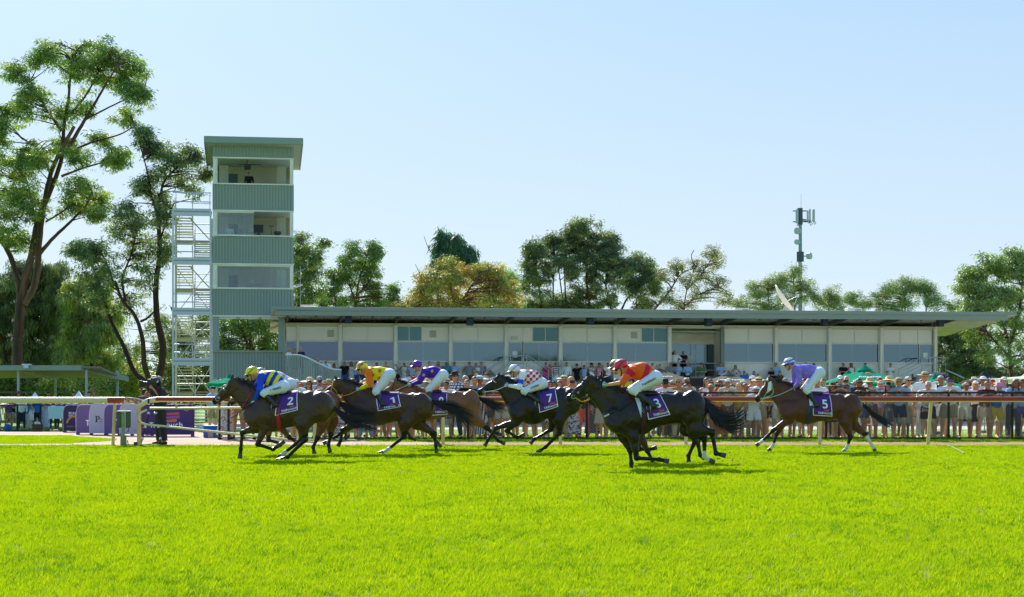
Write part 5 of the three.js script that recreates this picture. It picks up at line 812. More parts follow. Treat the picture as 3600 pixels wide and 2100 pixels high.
  const leg = (pts, z, hind) => {
    const zs = [z * 1.0, z * 0.95, z * 0.9, z * 0.9], [e, kn, fe, to] = pts.map((p, i) => j(p, zs[i]));
    if (hind) {
      const hip = [hq[0] + 0.02, hq[1] + 0.0, z * 0.8];
      q.push(B(hip, e, 0.2 * K, 0.15 * K, { zs: 0.72, k: 0.07 }), B(e, mixv(e, kn, 0.55), 0.135 * K, 0.078 * K, { zs: 0.8, k: 0.05 }), B(mixv(e, kn, 0.5), kn, 0.085 * K, 0.05, { zs: 0.8, k: 0.04 }), E(kn, [0.055, 0.058, 0.042], { k: 0.03 }), B(kn, mixv(kn, fe, 0.35), 0.046, 0.036, { k: 0.025 }), B(mixv(kn, fe, 0.3), fe, 0.036, 0.035, { k: 0.02 }));
    } else {
      const sh = [Ch[0] + 0.26, Ch[1] - 0.1, z * 0.8];
      q.push(B(sh, e, 0.15, 0.1 * K, { zs: 0.75, k: 0.06 }), B(e, mixv(e, kn, 0.6), 0.098 * K, 0.058, { zs: 0.8, k: 0.04 }), B(mixv(e, kn, 0.5), kn, 0.062, 0.044, { k: 0.03 }), E(kn, [0.046, 0.05, 0.042], { k: 0.03 }), B(kn, fe, 0.036, 0.032, { k: 0.02 }));
    }
    const m = mixv(fe, to, 0.52); q.push(E(fe, [0.042, 0.042, 0.038], { k: 0.025 }), B(fe, m, 0.032, 0.036, { k: 0.02 }), B(m, to, 0.041, 0.05, { k: 0.008, flat: 1 }));
    hooves.push({ m, to, fe, kn, hind });
  };
  leg(h.nf, 0.15, 0); leg(h.ff, -0.15, 0); leg(h.nh, 0.15, 1); leg(h.fh, -0.15, 1);
  const coat = lin(h.coat), points = lin(h.points ?? 0x0d0b0a), muz = lin(h.muzzle ?? h.points ?? 0x14100e), hoofC = lin(0x4c443c), whiteC = lin(0xd8d2c8), near = (x, y, z, p, r) => Math.hypot(x - p[0], y - p[1], z - p[2]) < r;
  const colour = (x, y, z) => {
    for (const [i, { m, to, fe, kn }] of hooves.entries()) {
      const ax = subv(to, m), l2 = ax[0] ** 2 + ax[1] ** 2 + ax[2] ** 2, t = ((x - m[0]) * ax[0] + (y - m[1]) * ax[1] + (z - m[2]) * ax[2]) / l2;
      if (t > -0.05 && near(x, y, z, mixv(m, to, 0.5), 0.11)) return hoofC;
      const bx = subv(kn, fe), u = ((x - fe[0]) * bx[0] + (y - fe[1]) * bx[1] + (z - fe[2]) * bx[2]) / (bx[0] ** 2 + bx[1] ** 2 + bx[2] ** 2), px = addv(fe, bx, Math.max(-0.6, Math.min(1.5, u)));
      if (u < 1.4 && near(x, y, z, px, 0.1) && (i < 2 || u > -3)) { if (h.socks?.[i] && u < h.socks[i]) return whiteC; if (Math.abs(z) > 0.07 && u < 1.25) return points; }
    }
    if (near(x, y, z, No, 0.13)) return muz;
    if (h.blaze && Math.abs(z) < 0.034) { const dx = x - Po[0], dy = y - Po[1], t = (dx * ux + dy * uy) / hl, o = (-uy * dx + ux * dy) * sg; if (t > 0.15 && t < 0.85 && o < 0.05) return whiteC; }
    const v = 0.92 + 0.16 * Math.sin(x * 9 + y * 7) * Math.sin(y * 11 - z * 8);
    return coat.map((c) => c * v);
  };
  const bodyG = meshSdf(q, 0.0165, colour);
  { // muscle: shallow swells and hollows over the trunk, haunch, shoulder and neck
    const a = bodyG.attributes.position, n = bodyG.attributes.normal;
    for (let i = 0; i < a.count; i++) {
      const x = a.getX(i), y = a.getY(i), z = a.getZ(i), w = Math.min(1, Math.max(0, (y - Gi[1] + 0.05) / 0.15)) * Math.min(1, Math.max(0, (x - Po[0] - 0.1) / 0.2)), k = w * (0.008 * Math.sin(x * 15 + 2.2 * Math.sin(y * 8 + x * 3)) * Math.sin(y * 13 + 1.7 * Math.sin(x * 7)) + 0.0035 * Math.sin(x * 41 + y * 12 + 2 * Math.sin(y * 19)) * Math.sin(y * 23 - x * 9));
      a.setXYZ(i, x + n.getX(i) * k, y + n.getY(i) * k, z + n.getZ(i) * k);
    }
    bodyG.computeVertexNormals();
  }
  part('body', bodyG, M(0xffffff, (h.gloss ?? 0.38) * 1.55, { vertexColors: true, specularIntensity: 0.75, roughnessMap: grain, bumpMap: grain, bumpScale: 0.006 }), root);
  // how far out the flank is at a point of the side view (side 1: near, -1: far)
  const surf = (x, y, side = 1, lift = 0.012, zmax = 0.45) => { let z = zmax; for (let i = 0; i < 46; i++) { const f = field(q, x, y, z * side); if (f < lift) break; z -= Math.max(0.004, f * 0.6); if (z < 0) return 0.02; } return z; };
  const eye = (side) => { const p = A(0.3, 0.05, 0.074 * side); return new THREE.SphereGeometry(0.015, 10, 8).translate(...p); };
  part('eyes', [eye(1), eye(-1)], M(0x120c08, 0.1), root);
  // mane: locks along the crest blown backwards
  const curves = [], hair = M(h.mane ?? 0x120e0c, 0.5);
  for (let i = 0; i < 190; i++) {
    const t = Math.pow(rnd(), 0.9), side = rnd(-1, 1), p = mixv([Po[0] + 0.02, Po[1] + 0.0, 0], [W[0] - 0.05, W[1] - 0.015, 0], t), up = Math.sin(t * Math.PI) * 0.035, l = rnd(0.1, 0.22), a = V(p[0], p[1] + up, 0.02 * side);
    curves.push(new THREE.QuadraticBezierCurve3(a, V(a.x + l * 0.4, a.y + rnd(0.02, 0.09), a.z + 0.05 * side), V(a.x + l * rnd(0.7, 1.1), a.y + rnd(-0.13, 0.06), a.z + 0.1 * side)));
  }
  part('mane', strands(curves, 0.0085), hair, root);
  // tail: a core that thins out and loose strands round it
  const tp = h.tail.map((p, i) => V(...j(p, 0.02 * i))), tc = new THREE.CatmullRomCurve3(tp), tl = [], n = Math.round((h.tailN ?? 300) * 0.75), tw2 = h.tailW ?? 0.085;
  for (let i = 0; i < n; i++) {
    const t0 = Math.pow(rnd(), 1.4) * 0.55, t1 = Math.min(1, t0 + rnd(0.35, 0.6)), off = V(rnd(-0.35, 0.35), rnd(-1, 1), rnd(-1, 1)), pts = [0, 0.33, 0.66, 1].map((u) => { const t = t0 + (t1 - t0) * u, sp = 0.8 * tw2 * (0.25 + 1.0 * Math.sin(Math.min(1, t * 1.05) * Math.PI * 0.62)); return tc.getPoint(t).addScaledVector(off, sp * (0.6 + 0.95 * u * u)).add(V(0, rnd(-1, 1) * 0.02 * u, 0)); });
    tl.push(new THREE.CatmullRomCurve3(pts));
  }
  part('tail', strands(tl, 0.0065, 8), hair, root);
  // saddle cloth: draped over the flank, white edge, number and print
  const drape = (quad, nu, nv, side, lift, thick = 0.008) => {   // quad: top front, top back, bottom back, bottom front
    const [a, b, c, e] = quad.map((p) => j(p)), pos = [], uv = [], idx = [];
    for (let v = 0; v <= nv; v++) for (let u = 0; u <= nu; u++) { const p = mixv(mixv(a, b, u / nu), mixv(e, c, u / nu), v / nv), z = surf(p[0], p[1], side, lift) * side; pos.push(p[0], p[1], z); uv.push(side > 0 ? u / nu : 1 - u / nu, 1 - v / nv); }
    for (let v = 0; v < nv; v++) for (let u = 0; u < nu; u++) { const k = v * (nu + 1) + u, l = k + nu + 1; side > 0 ? idx.push(k, l, k + 1, k + 1, l, l + 1) : idx.push(k, k + 1, l, k + 1, l + 1, l); }
    const g = new THREE.BufferGeometry(); g.setAttribute('position', new THREE.Float32BufferAttribute(pos, 3)); g.setAttribute('uv', new THREE.Float32BufferAttribute(uv, 2)); g.setIndex(idx); g.computeVertexNormals(); return g;
  };
  if (h.clothQ) {
    const tex = canvasTex(256, 256, (x, w) => {
      x.fillStyle = '#541d80'; x.fillRect(0, 0, w, w); x.strokeStyle = '#f4f2f6'; x.lineWidth = 10; x.strokeRect(4, -20, w - 8, w + 16);
      x.fillStyle = '#f6f4f8'; x.font = 'bold ' + (h.num.length > 1 ? 120 : 150) + 'px sans-serif'; x.textAlign = 'center'; x.fillText(h.num, w * (h.numX ?? 0.66), h.numY ?? 158);
      ['#d8344c', '#9a4a9c', '#ef7a3c'].forEach((c, i) => { x.fillStyle = c; x.fillRect(w * 0.55 + i * 6, 172 + i * 8, 84 - i * 12, 7); });
      x.fillStyle = '#f6f4f8'; x.font = 'bold 40px sans-serif'; x.fillText('TABtouch', w * 0.62, 232);
    });
    const cm = M(0xffffff, 0.65, { map: tex, side: THREE.DoubleSide });
    const cl = part('saddle_cloth', drape(h.clothQ, 16, 12, 1, 0.016), cm, root); cl.userData.label = 'purple saddle cloth with white border and number ' + h.num;
    part('saddle_cloth', drape(h.clothQ, 16, 12, -1, 0.016), cm, root);
    const [a, b] = h.clothQ.map((p) => j(p)), top = []; // the part over the spine joins both sides
    const pos = [], idx = [], nu = 10, nv = 8; for (let v = 0; v <= nv; v++) for (let u = 0; u <= nu; u++) { const p = mixv(a, b, u / nu), zz = surf(p[0], p[1], 1, 0.016), z = zz * (1 - 2 * v / nv); let y = p[1]; for (let i = 0; i < 20 && field(q, p[0], y, z) < 0.016; i++) y += 0.006; pos.push(p[0], y, z); }
    for (let v = 0; v < nv; v++) for (let u = 0; u < nu; u++) { const k = v * (nu + 1) + u, l = k + nu + 1; idx.push(k, k + 1, l, k + 1, l + 1, l); }
    const g = new THREE.BufferGeometry(); g.setAttribute('position', new THREE.Float32BufferAttribute(pos, 3)); g.setIndex(idx); g.computeVertexNormals(); part('saddle_cloth_top', g, M(0x541d80, 0.65, { side: THREE.DoubleSide }), root);
    const sp = mixv(a, b, 0.22); part('saddle', meshSdf([B([sp[0] - 0.14, sp[1] + 0.045, 0], [sp[0] + 0.14, sp[1] + 0.04, 0], 0.05, 0.055, { zs: 2.2 }), B([sp[0] - 0.08, sp[1], 0.14], [sp[0] - 0.05, sp[1] - 0.16, 0.22], 0.05, 0.03, { zs: 0.4 }), B([sp[0] - 0.08, sp[1], -0.14], [sp[0] - 0.05, sp[1] - 0.16, -0.22], 0.05, 0.03, { zs: 0.4 })], 0.016), M(0x17130f, 0.45), root);
  }
  for (const [i, gq] of (h.drapes ?? []).entries()) for (const side of [1, -1]) part(gq.name ?? 'girth', drape(gq.q, gq.nu ?? 3, gq.nv ?? 14, side, gq.lift ?? 0.024), M(gq.c, 0.6, { side: THREE.DoubleSide }), root);
  const strap = (name, pts, r, c, rough = 0.5, both = true) => { for (const side of both ? [1, -1] : [1]) { const w = []; const cr = new THREE.CatmullRomCurve3(pts.map((p) => V(...j(p)))); for (let i = 0; i <= 14; i++) { const p = cr.getPoint(i / 14); w.push(V(p.x, p.y, surf(p.x, p.y, side, r * 0.6, 0.4) * side)); } part(name, tube(w, r, 28, 6), M(c, rough), root); } };
  for (const st of h.straps ?? []) strap(...st);
  const ring = (p, r) => { for (const side of [1, -1]) { const v = j(p), z = surf(v[0], v[1], side, 0.012, 0.3) * side; part('bit_ring', new THREE.TorusGeometry(r, 0.006, 8, 18).translate(v[0], v[1], z), M(0xc9c6b4, 0.3, { metalness: 0.8 }), root); } };
  for (const [p, r] of h.rings ?? []) ring(p, r);
  return { root, j, q, s, d, surf };
}
// ---------- jockeys ----------
function jockey(o) {
  const { j, s, d } = o.on, g = thing('person', o.label, 'person', [GX(o.h.x0, d), 0, -d], 0, 'jockeys'), p = (n, z) => j(o[n], z);
  const hz = 0.0, sh = [p('shoulder', 0.17), j([o.shoulder[0] - 4, o.shoulder[1] - 2], -0.17)], hip = [p('hip', 0.1), p('hip', -0.1)], kn = [p('knee', 0.2), j(o.knee2 ?? o.knee, -0.2)], an = [p('ankle', 0.235), j(o.ankle2 ?? o.ankle, -0.235)], to = [p('toe', 0.24), j(o.toe2 ?? o.toe, -0.24)], el = [p('elbow', 0.21), j(o.elbow2 ?? [o.elbow[0] - 8, o.elbow[1] - 6], -0.2)], ha = [p('hand', 0.1), j(o.hand2 ?? [o.hand[0] - 8, o.hand[1] - 4], -0.09)], hc = j(o.head), face = o.look ?? -0.35;
  const back = j(o.back), pel = mixv(hip[0], hip[1], 0.5), neck = mixv(mixv(sh[0], sh[1], 0.5), hc, 0.35), msh = mixv(sh[0], sh[1], 0.5);
  const torso = (m) => [B(pel, [back[0], back[1] - 0.13, 0], 0.125 + m, 0.128 + m, { k: 0.07 }), B([back[0], back[1] - 0.13, 0], [msh[0] + 0.03, msh[1] - 0.02, 0], 0.128 + m, 0.115 + m, { k: 0.07 }), B(sh[0], sh[1], 0.062 + m, 0.062 + m, { k: 0.06 })];
  const skin = skinM[o.skin ?? 2];
  const headG = headGeo(0.0085).clone().rotateX(0.0).rotateY(-Math.PI / 2).rotateZ(-face * 0 + (o.tilt ?? 0.35)).translate(...hc);
  const body = meshSdf([...torso(-0.012), B(msh, neck, 0.06, 0.052), B(neck, hc, 0.052, 0.05), ...[0, 1].flatMap((i) => [B(sh[i], el[i], 0.048, 0.04), B(el[i], ha[i], 0.04, 0.028), B(hip[i], kn[i], 0.09, 0.06), B(kn[i], an[i], 0.055, 0.04), B(an[i], to[i], 0.036, 0.028)])], 0.02, () => one);
  part('body', merge([body, headG]), skin, g);
  const sleeve = o.sleeve ?? 1, jersey = meshSdf([...torso(0.016), ...[0, 1].flatMap((i) => [B(sh[i], el[i], 0.068, 0.058, { k: 0.04 }), ...(sleeve > 0 ? [B(el[i], mixv(el[i], ha[i], sleeve * 0.86), 0.057, 0.04, { flat: 1, k: 0.03 })] : [])])], 0.0145, (x, y, z) => {
    const dArm = Math.min(...[0, 1].map((i) => Math.min(primDist(B(sh[i], el[i], 0, 0), x, y, z), primDist(B(el[i], ha[i], 0, 0), x, y, z)))), i = z > 0 ? 0 : 1, ax = subv(msh, pel), t = ((x - pel[0]) * ax[0] + (y - pel[1]) * ax[1]) / (ax[0] ** 2 + ax[1] ** 2), onArm = dArm < 0.085 && t < 1.25 && Math.abs(z) > 0.1 && (primDist(B(pel, msh, 0.12, 0.11), x, y, z) > 0.02 || t > 0.88);
    const up = primDist(B(sh[i], el[i], 0, 0), x, y, z), lo = primDist(B(el[i], ha[i], 0, 0), x, y, z);
    const ua = ((x - sh[i][0]) * (el[i][0] - sh[i][0]) + (y - sh[i][1]) * (el[i][1] - sh[i][1]) + (z - sh[i][2]) * (el[i][2] - sh[i][2])) / ((el[i][0] - sh[i][0]) ** 2 + (el[i][1] - sh[i][1]) ** 2 + (el[i][2] - sh[i][2]) ** 2);
    return lin(o.silk({ t, x: x - pel[0], y: y - pel[1], z, arm: onArm, fore: lo < up, ua }));
  }, (x, y, z) => { const ax = subv(msh, pel), t = ((x - pel[0]) * ax[0] + (y - pel[1]) * ax[1]) / (ax[0] ** 2 + ax[1] ** 2); return (0.1 - t) * 0.4; });
  part('jersey', jersey, M(0xffffff, 0.5, { vertexColors: true, specularIntensity: 0.5 }), g).userData.label = o.silks;
  const breech = part('breeches', meshSdf([B(pel, mixv(pel, [back[0], back[1] - 0.13, 0], 0.4), 0.142, 0.13, { flat: 1, k: 0.06 }), ...[0, 1].flatMap((i) => [B(hip[i], kn[i], 0.118, 0.074, { k: 0.06 }), B(kn[i], mixv(kn[i], an[i], 0.3), 0.07, 0.056, { flat: 1 })])], 0.0155), M(0xe6e8ec, 0.6), g);
  if (o.name) {   // lettering along the thigh
    const t = new TextGeometry(o.name, { font, size: 0.055, depth: 0.006, curveSegments: 2 }); t.computeBoundingBox(); const w = t.boundingBox.max.x, a = kn[0], b = hip[0], ang = Math.atan2(b[1] - a[1], b[0] - a[0]), m = mixv(a, b, 0.52);
    t.translate(-w / 2, -0.025, 0).scale(0.8, 0.8, 1).rotateZ(ang).translate(m[0], m[1], m[2] + 0.098); part('lettering', t, M(0x3a4048, 0.7), breech);
  }
  part('boots', meshSdf([0, 1].flatMap((i) => [B(mixv(kn[i], an[i], 0.22), an[i], 0.06, 0.048, { flat: 2 }), B(addv(an[i], [0.02, -0.01, 0]), to[i], 0.044, 0.034), B(an[i], addv(an[i], [0.035, -0.03, 0]), 0.04, 0.036)]), 0.0155), M(0x14161a, 0.3, { clearcoat: 0.4 }), g);
  const gl = M(o.gloves ?? 0xd8ecec, 0.7);
  part('gloves', [0, 1].map((i) => placed(handGeo(1.15, i ? -1 : 1, 0.0085), mixv(ha[i], el[i], 0.16), subv(ha[i], el[i]), [i ? 0.6 : -0.6, 0.1, i ? 0.6 : -0.6], 1.08)), gl, g);
  const tl = o.tilt ?? 0.35, rotH = (geo) => geo.rotateY(-Math.PI / 2).rotateZ(tl).translate(...hc);
  const helm = part('helmet', rotH(meshSdf([E([0, 0.045, -0.012], [0.108, 0.108, 0.128]), E([0, 0.035, 0.12], [0.085, 0.014, 0.05], { k: 0.02 })], 0.011, (x, y, z) => lin(o.cap(x, y, z)), (x, y, z) => (z > 0.04 ? 0.022 : z < -0.02 ? -0.03 : 0.0) - y)), M(0xffffff, 0.3, { vertexColors: true, clearcoat: 0.5 }), g);
  part('chin_strap', rotH(merge([tube([V(0.092, 0.02, 0.02), V(0.082, -0.05, 0.03), V(0.05, -0.105, 0.05), V(0, -0.125, 0.06), V(-0.05, -0.105, 0.05), V(-0.082, -0.05, 0.03), V(-0.092, 0.02, 0.02)], 0.008, 24, 6), tube([V(0.112, 0.035, 0.06), V(0.116, 0.07, -0.03), V(0.09, 0.1, -0.1), V(0, 0.075, -0.142), V(-0.09, 0.1, -0.1), V(-0.116, 0.07, -0.03), V(-0.112, 0.035, 0.06)], 0.006, 24, 6)])), M(0x15151a, 0.6), helm);
  part('goggles', rotH(merge([rbox(0.135, 0.052, 0.03, 0.014, 0, 0.004, 0.096), tube([V(0.065, 0.01, 0.095), V(0.086, 0.01, 0.03), V(0.08, 0.01, -0.06)], 0.009, 8, 6), tube([V(-0.065, 0.01, 0.095), V(-0.086, 0.01, 0.03), V(-0.08, 0.01, -0.06)], 0.009, 8, 6)])), M(0x17140c, 0.15), g);
  // reins from the bit to the hands, and the stirrups
  if (o.bit) { const r = []; for (const i of [0, 1]) { const b = j(o.bit, (i ? -1 : 1) * 0.075), m = mixv(b, ha[i], 0.5); r.push(tube([V(...b), V(m[0], m[1] - 0.03, m[2] + (i ? -0.04 : 0.04)), V(...ha[i])], 0.0085, 16, 6)); } const sag = tube([V(...ha[0]), V(ha[0][0] + 0.07, ha[0][1] - 0.1, 0.06), V(ha[0][0] + 0.02, ha[0][1] - 0.15, 0), V(...ha[1])], 0.0085, 16, 6); part('reins', [...r, sag], M(o.reinC ?? 0x2a2018, 0.6), o.on.root); }
  for (const i of [0, 1]) part('stirrup', [new THREE.TorusGeometry(0.062, 0.008, 8, 16).rotateY(Math.PI / 2).translate(to[i][0] + 0.05, to[i][1] + 0.035, to[i][2] - 0), rod(V(an[i][0] - 0.02, an[i][1] + 0.06, an[i][2] * 0.97), V(kn[i][0] + 0.1, kn[i][1] - 0.02, kn[i][2] * 0.8), 0.008)], M(0x9a9a9a, 0.3, { metalness: 0.7 }), o.on.root);
  if (o.whip) { const a = j(o.whip[0], o.whip[2] ?? 0.1), b = j(o.whip[1], o.whip[3] ?? 0.16), w = thing('riding_whip', o.whipLabel, 'whip', g.position); part('shaft', rod(V(...a), V(...b), 0.008, 0.006), M(o.whipC ?? 0x1c1c1e, 0.5), w); part('flap', rod(V(...mixv(a, b, 0.72)), V(...b), 0.013, 0.011), M(o.whipC2 ?? 0xe8e8e8, 0.6), w); for (const t of [0.1, 0.3, 0.5]) part('grip_ring', rod(V(...mixv(a, b, t)), V(...mixv(a, b, t + 0.04)), 0.011), M(o.whipC2 ?? 0xe8e8e8, 0.6), w); }
  return g;
}
const plainCap = (c) => () => c;
// ---------- the field ----------
const RACE = [];
const run = (h, jk) => { const on = horse(h); jockey({ ...jk, on, h }); RACE.push(on); };
const spotAt = (x, y, n, r) => { const u = x * n, v = y * n, i = Math.round(u), k = Math.round(v + (i & 1) * 0.5) - (i & 1) * 0.5; return Math.hypot(u - i, v - k) < r; };
// lavender rider, last of the field
run({ label: 'bay racehorse number 5 with white blaze and white hind socks at right', x0: 2880, y0: 1593, coat: 0x633822, points: 0x140d0a, muzzle: 0x1c110c, gloss: 0.42, blaze: 1, socks: [0.1, 0.25, 0.35, 0.95],
  nose: [2651, 1405], poll: [2700, 1336], jaw: [2700, 1392], ears: [2706, 1320], withers: [2832, 1384], loin: [2926, 1391], croup: [2964, 1388], dock: [3014, 1411], buttock: [3023, 1438], chest: [2738, 1432], chestLow: [2748, 1474], girth: [2838, 1488], belly: [2930, 1473],
  nf: [[2772, 1476], [2715, 1513], [2676, 1552], [2655, 1567]], ff: [[2765, 1480], [2735, 1526], [2721, 1569], [2704, 1588]], nh: [[2968, 1480], [2986, 1537], [2974, 1573], [2959, 1592]], fh: [[2998, 1488], [3050, 1531], [3072, 1569], [3082, 1588]],
  tail: [[3012, 1410], [3042, 1432], [3082, 1466], [3115, 1488], [3140, 1504]], tailW: 0.07, tailN: 220, num: '5', clothQ: [[2850, 1391], [2915, 1391], [2922, 1465], [2852, 1461]],
  drapes: [{ name: 'girth', q: [[2834, 1428], [2850, 1430], [2842, 1488], [2828, 1488]], c: 0x20384f }, { name: 'saddle_pad', q: [[2838, 1385], [2850, 1390], [2852, 1425], [2840, 1428]], c: 0xe8e8ea, nv: 8, lift: 0.014 }, { name: 'blinker', q: [[2700, 1345], [2710, 1340], [2712, 1370], [2695, 1383]], c: 0xe6eef2, nu: 4, nv: 8, lift: 0.012 }],
  straps: [['bridle', [[2680, 1340], [2690, 1336], [2700, 1340]], 0.014, 0xcfe0dc], ['bridle', [[2712, 1348], [2716, 1385], [2690, 1398], [2672, 1404]], 0.009, 0xa9c4bc], ['bridle', [[2700, 1372], [2682, 1402]], 0.009, 0xa9c4bc]], rings: [[[2678, 1404], 0.03]] },
{ label: 'jockey in lavender silks and white striped purple cap riding number 5', silks: 'lavender jersey with small gold stars', head: [2775, 1282], tilt: 0.3, shoulder: [2802, 1301], back: [2840, 1285], hip: [2880, 1312], knee: [2830, 1371], ankle: [2864, 1424], toe: [2843, 1434], elbow: [2806, 1345], hand: [2788, 1366], bit: [2678, 1404], reinC: 0xb8ccc4, gloves: 0x8a7a94,
  cap: (x, y, z) => Math.abs(y - 0.05) < 0.018 || Math.abs(y - 0.12) < 0.025 ? 0xf0e8f4 : 0x6a58c8, silk: ({ x, y, z }) => spotAt(x, y, 6.5, 0.13) ? 0xd8a83c : 0x8f78e4 });
// purple rider on the light bay, nearest the rail
run({ label: 'light bay racehorse running nearest the rail behind the yellow rider', x0: 1560, y0: 1581, coat: 0x8a5836, points: 0x1c120c, muzzle: 0x241610, gloss: 0.36, k: 0.97,
  nose: [1322, 1398], poll: [1386, 1342], jaw: [1384, 1392], ears: [1392, 1328], withers: [1478, 1377], loin: [1572, 1384], croup: [1614, 1377], dock: [1668, 1391], buttock: [1686, 1416], chest: [1430, 1426], chestLow: [1436, 1462], girth: [1512, 1478], belly: [1575, 1462],
  nf: [[1470, 1470], [1500, 1510], [1530, 1545], [1552, 1572]], ff: [[1460, 1468], [1425, 1505], [1440, 1540], [1462, 1548]], nh: [[1668, 1472], [1716, 1507], [1752, 1550], [1776, 1561]], fh: [[1672, 1476], [1712, 1508], [1745, 1524], [1766, 1529]],
  tail: [[1666, 1390], [1705, 1410], [1742, 1427], [1784, 1438]], tailW: 0.1, num: '9', numY: 150, clothQ: [[1512, 1384], [1572, 1384], [1574, 1458], [1516, 1462]], straps: [['bridle', [[1386, 1345], [1375, 1385]], 0.009, 0x2a1a12]] },
{ label: 'jockey in purple silks with gold stars and shiny purple cap', silks: 'purple jersey with gold stars', head: [1466, 1290], tilt: 0.2, shoulder: [1497, 1308], back: [1525, 1292], hip: [1556, 1320], knee: [1508, 1369], ankle: [1514, 1404], toe: [1500, 1414], elbow: [1478, 1342], hand: [1443, 1354], bit: [1345, 1396], gloves: 0xdcd8e4, whip: [[1450, 1348], [1392, 1374], 0.12, 0.2], whipLabel: 'pale grey riding whip held by the purple rider', whipC: 0xa8a8a4, whipC2: 0xc8c8c2,
  cap: plainCap(0x6a20aa), silk: ({ x, y, z }) => spotAt(x + 0.05, y, 5.2, 0.17) ? 0xf0ae28 : 0x4f20a4 });
// white rider on the horse half hidden behind number 2
run({ label: 'bay racehorse half hidden behind the black number 2 horse', x0: 1050, y0: 1601, coat: 0x7a4a2c, points: 0x15100d, muzzle: 0x15100d, gloss: 0.36,
  nose: [802, 1414], poll: [868, 1342], jaw: [866, 1402], ears: [872, 1324], withers: [965, 1388], loin: [1065, 1384], croup: [1122, 1377], dock: [1176, 1402], buttock: [1190, 1432], chest: [900, 1440], chestLow: [912, 1482], girth: [1000, 1502], belly: [1075, 1482],
  nf: [[950, 1490], [946, 1547], [990, 1560], [1004, 1552]], ff: [[975, 1492], [1014, 1540], [1035, 1552], [1060, 1560]], nh: [[1140, 1480], [1118, 1540], [1103, 1572], [1108, 1598]], fh: [[1160, 1486], [1160, 1530], [1152, 1566], [1158, 1594]],
  tail: [[1174, 1400], [1205, 1425], [1240, 1448], [1285, 1462], [1330, 1466]], tailW: 0.12, num: '8', clothQ: [[995, 1390], [1055, 1388], [1060, 1470], [1000, 1474]], rings: [[[816, 1406], 0.03]], straps: [['bridle', [[868, 1345], [850, 1390], [816, 1406]], 0.009, 0x1c1410]] },
{ label: 'jockey in pale grey and white silks crouching behind the blue and yellow rider', silks: 'white and grey jersey', head: [914, 1318], tilt: 0.4, shoulder: [945, 1326], back: [978, 1312], hip: [1020, 1352], knee: [965, 1382], ankle: [1000, 1424], toe: [984, 1436], elbow: [920, 1360], hand: [890, 1376], bit: [816, 1406], cap: plainCap(0xb8b6bc), silk: ({ t }) => Math.sin(t * 22) > 0.3 ? 0xb2aeb8 : 0xe6e4e6 });
// yellow and orange rider
run({ label: 'dark bay racehorse with yellow bridle ridden by the yellow and orange rider', x0: 1390, y0: 1599, coat: 0x523623, points: 0x0e0b0a, gloss: 0.34, blaze: 1, socks: [0, 0.2, 0.15, 0],
  nose: [1112, 1400], poll: [1184, 1336], jaw: [1190, 1388], ears: [1177, 1322], withers: [1322, 1383], loin: [1408, 1387], croup: [1460, 1385], dock: [1498, 1406], buttock: [1513, 1436], chest: [1232, 1440], chestLow: [1245, 1480], girth: [1336, 1492], belly: [1410, 1478],
  nf: [[1255, 1490], [1205, 1512], [1200, 1548], [1190, 1570]], ff: [[1248, 1488], [1195, 1526], [1158, 1549], [1133, 1561]], nh: [[1424, 1490], [1422, 1534], [1366, 1580], [1330, 1597]], fh: [[1465, 1488], [1526, 1526], [1531, 1568], [1534, 1596]],
  tail: [[1498, 1405], [1545, 1421], [1592, 1434], [1638, 1464], [1672, 1490]], tailW: 0.14, tailN: 380, mane: 0x1c1310, num: '1', numX: 0.72, clothQ: [[1322, 1388], [1402, 1388], [1412, 1430], [1332, 1446]],
  straps: [['bridle', [[1150, 1346], [1164, 1350], [1172, 1356]], 0.011, 0xd8a52c], ['bridle', [[1172, 1342], [1168, 1360], [1164, 1386]], 0.013, 0xd8a52c], ['bridle', [[1170, 1362], [1182, 1376], [1190, 1392], [1206, 1386]], 0.009, 0xd8a52c], ['bridle', [[1190, 1396], [1207, 1387]], 0.01, 0xd8a52c]] },
{ label: 'jockey in yellow silks with orange spots and yellow cap', silks: 'yellow jersey with orange spots and orange upper sleeves', head: [1273, 1296], tilt: 0.45, shoulder: [1299, 1309], back: [1335, 1294], hip: [1368, 1318], knee: [1323, 1378], ankle: [1347, 1420], toe: [1330, 1436], elbow: [1300, 1352], hand: [1264, 1370], bit: [1190, 1396], reinC: 0xd8a52c, gloves: 0xa8dce0,
  cap: (x, y, z) => Math.abs(y - 0.085) < 0.03 && z < 0.06 && z > -0.06 ? 0xe07a3c : 0xf8e020, silk: ({ x, y, arm, fore }) => arm ? (fore ? 0xfae016 : 0xff7a1c) : spotAt(x + 0.03, y, 6.2, 0.27) ? 0xf4681c : 0xfce414 });
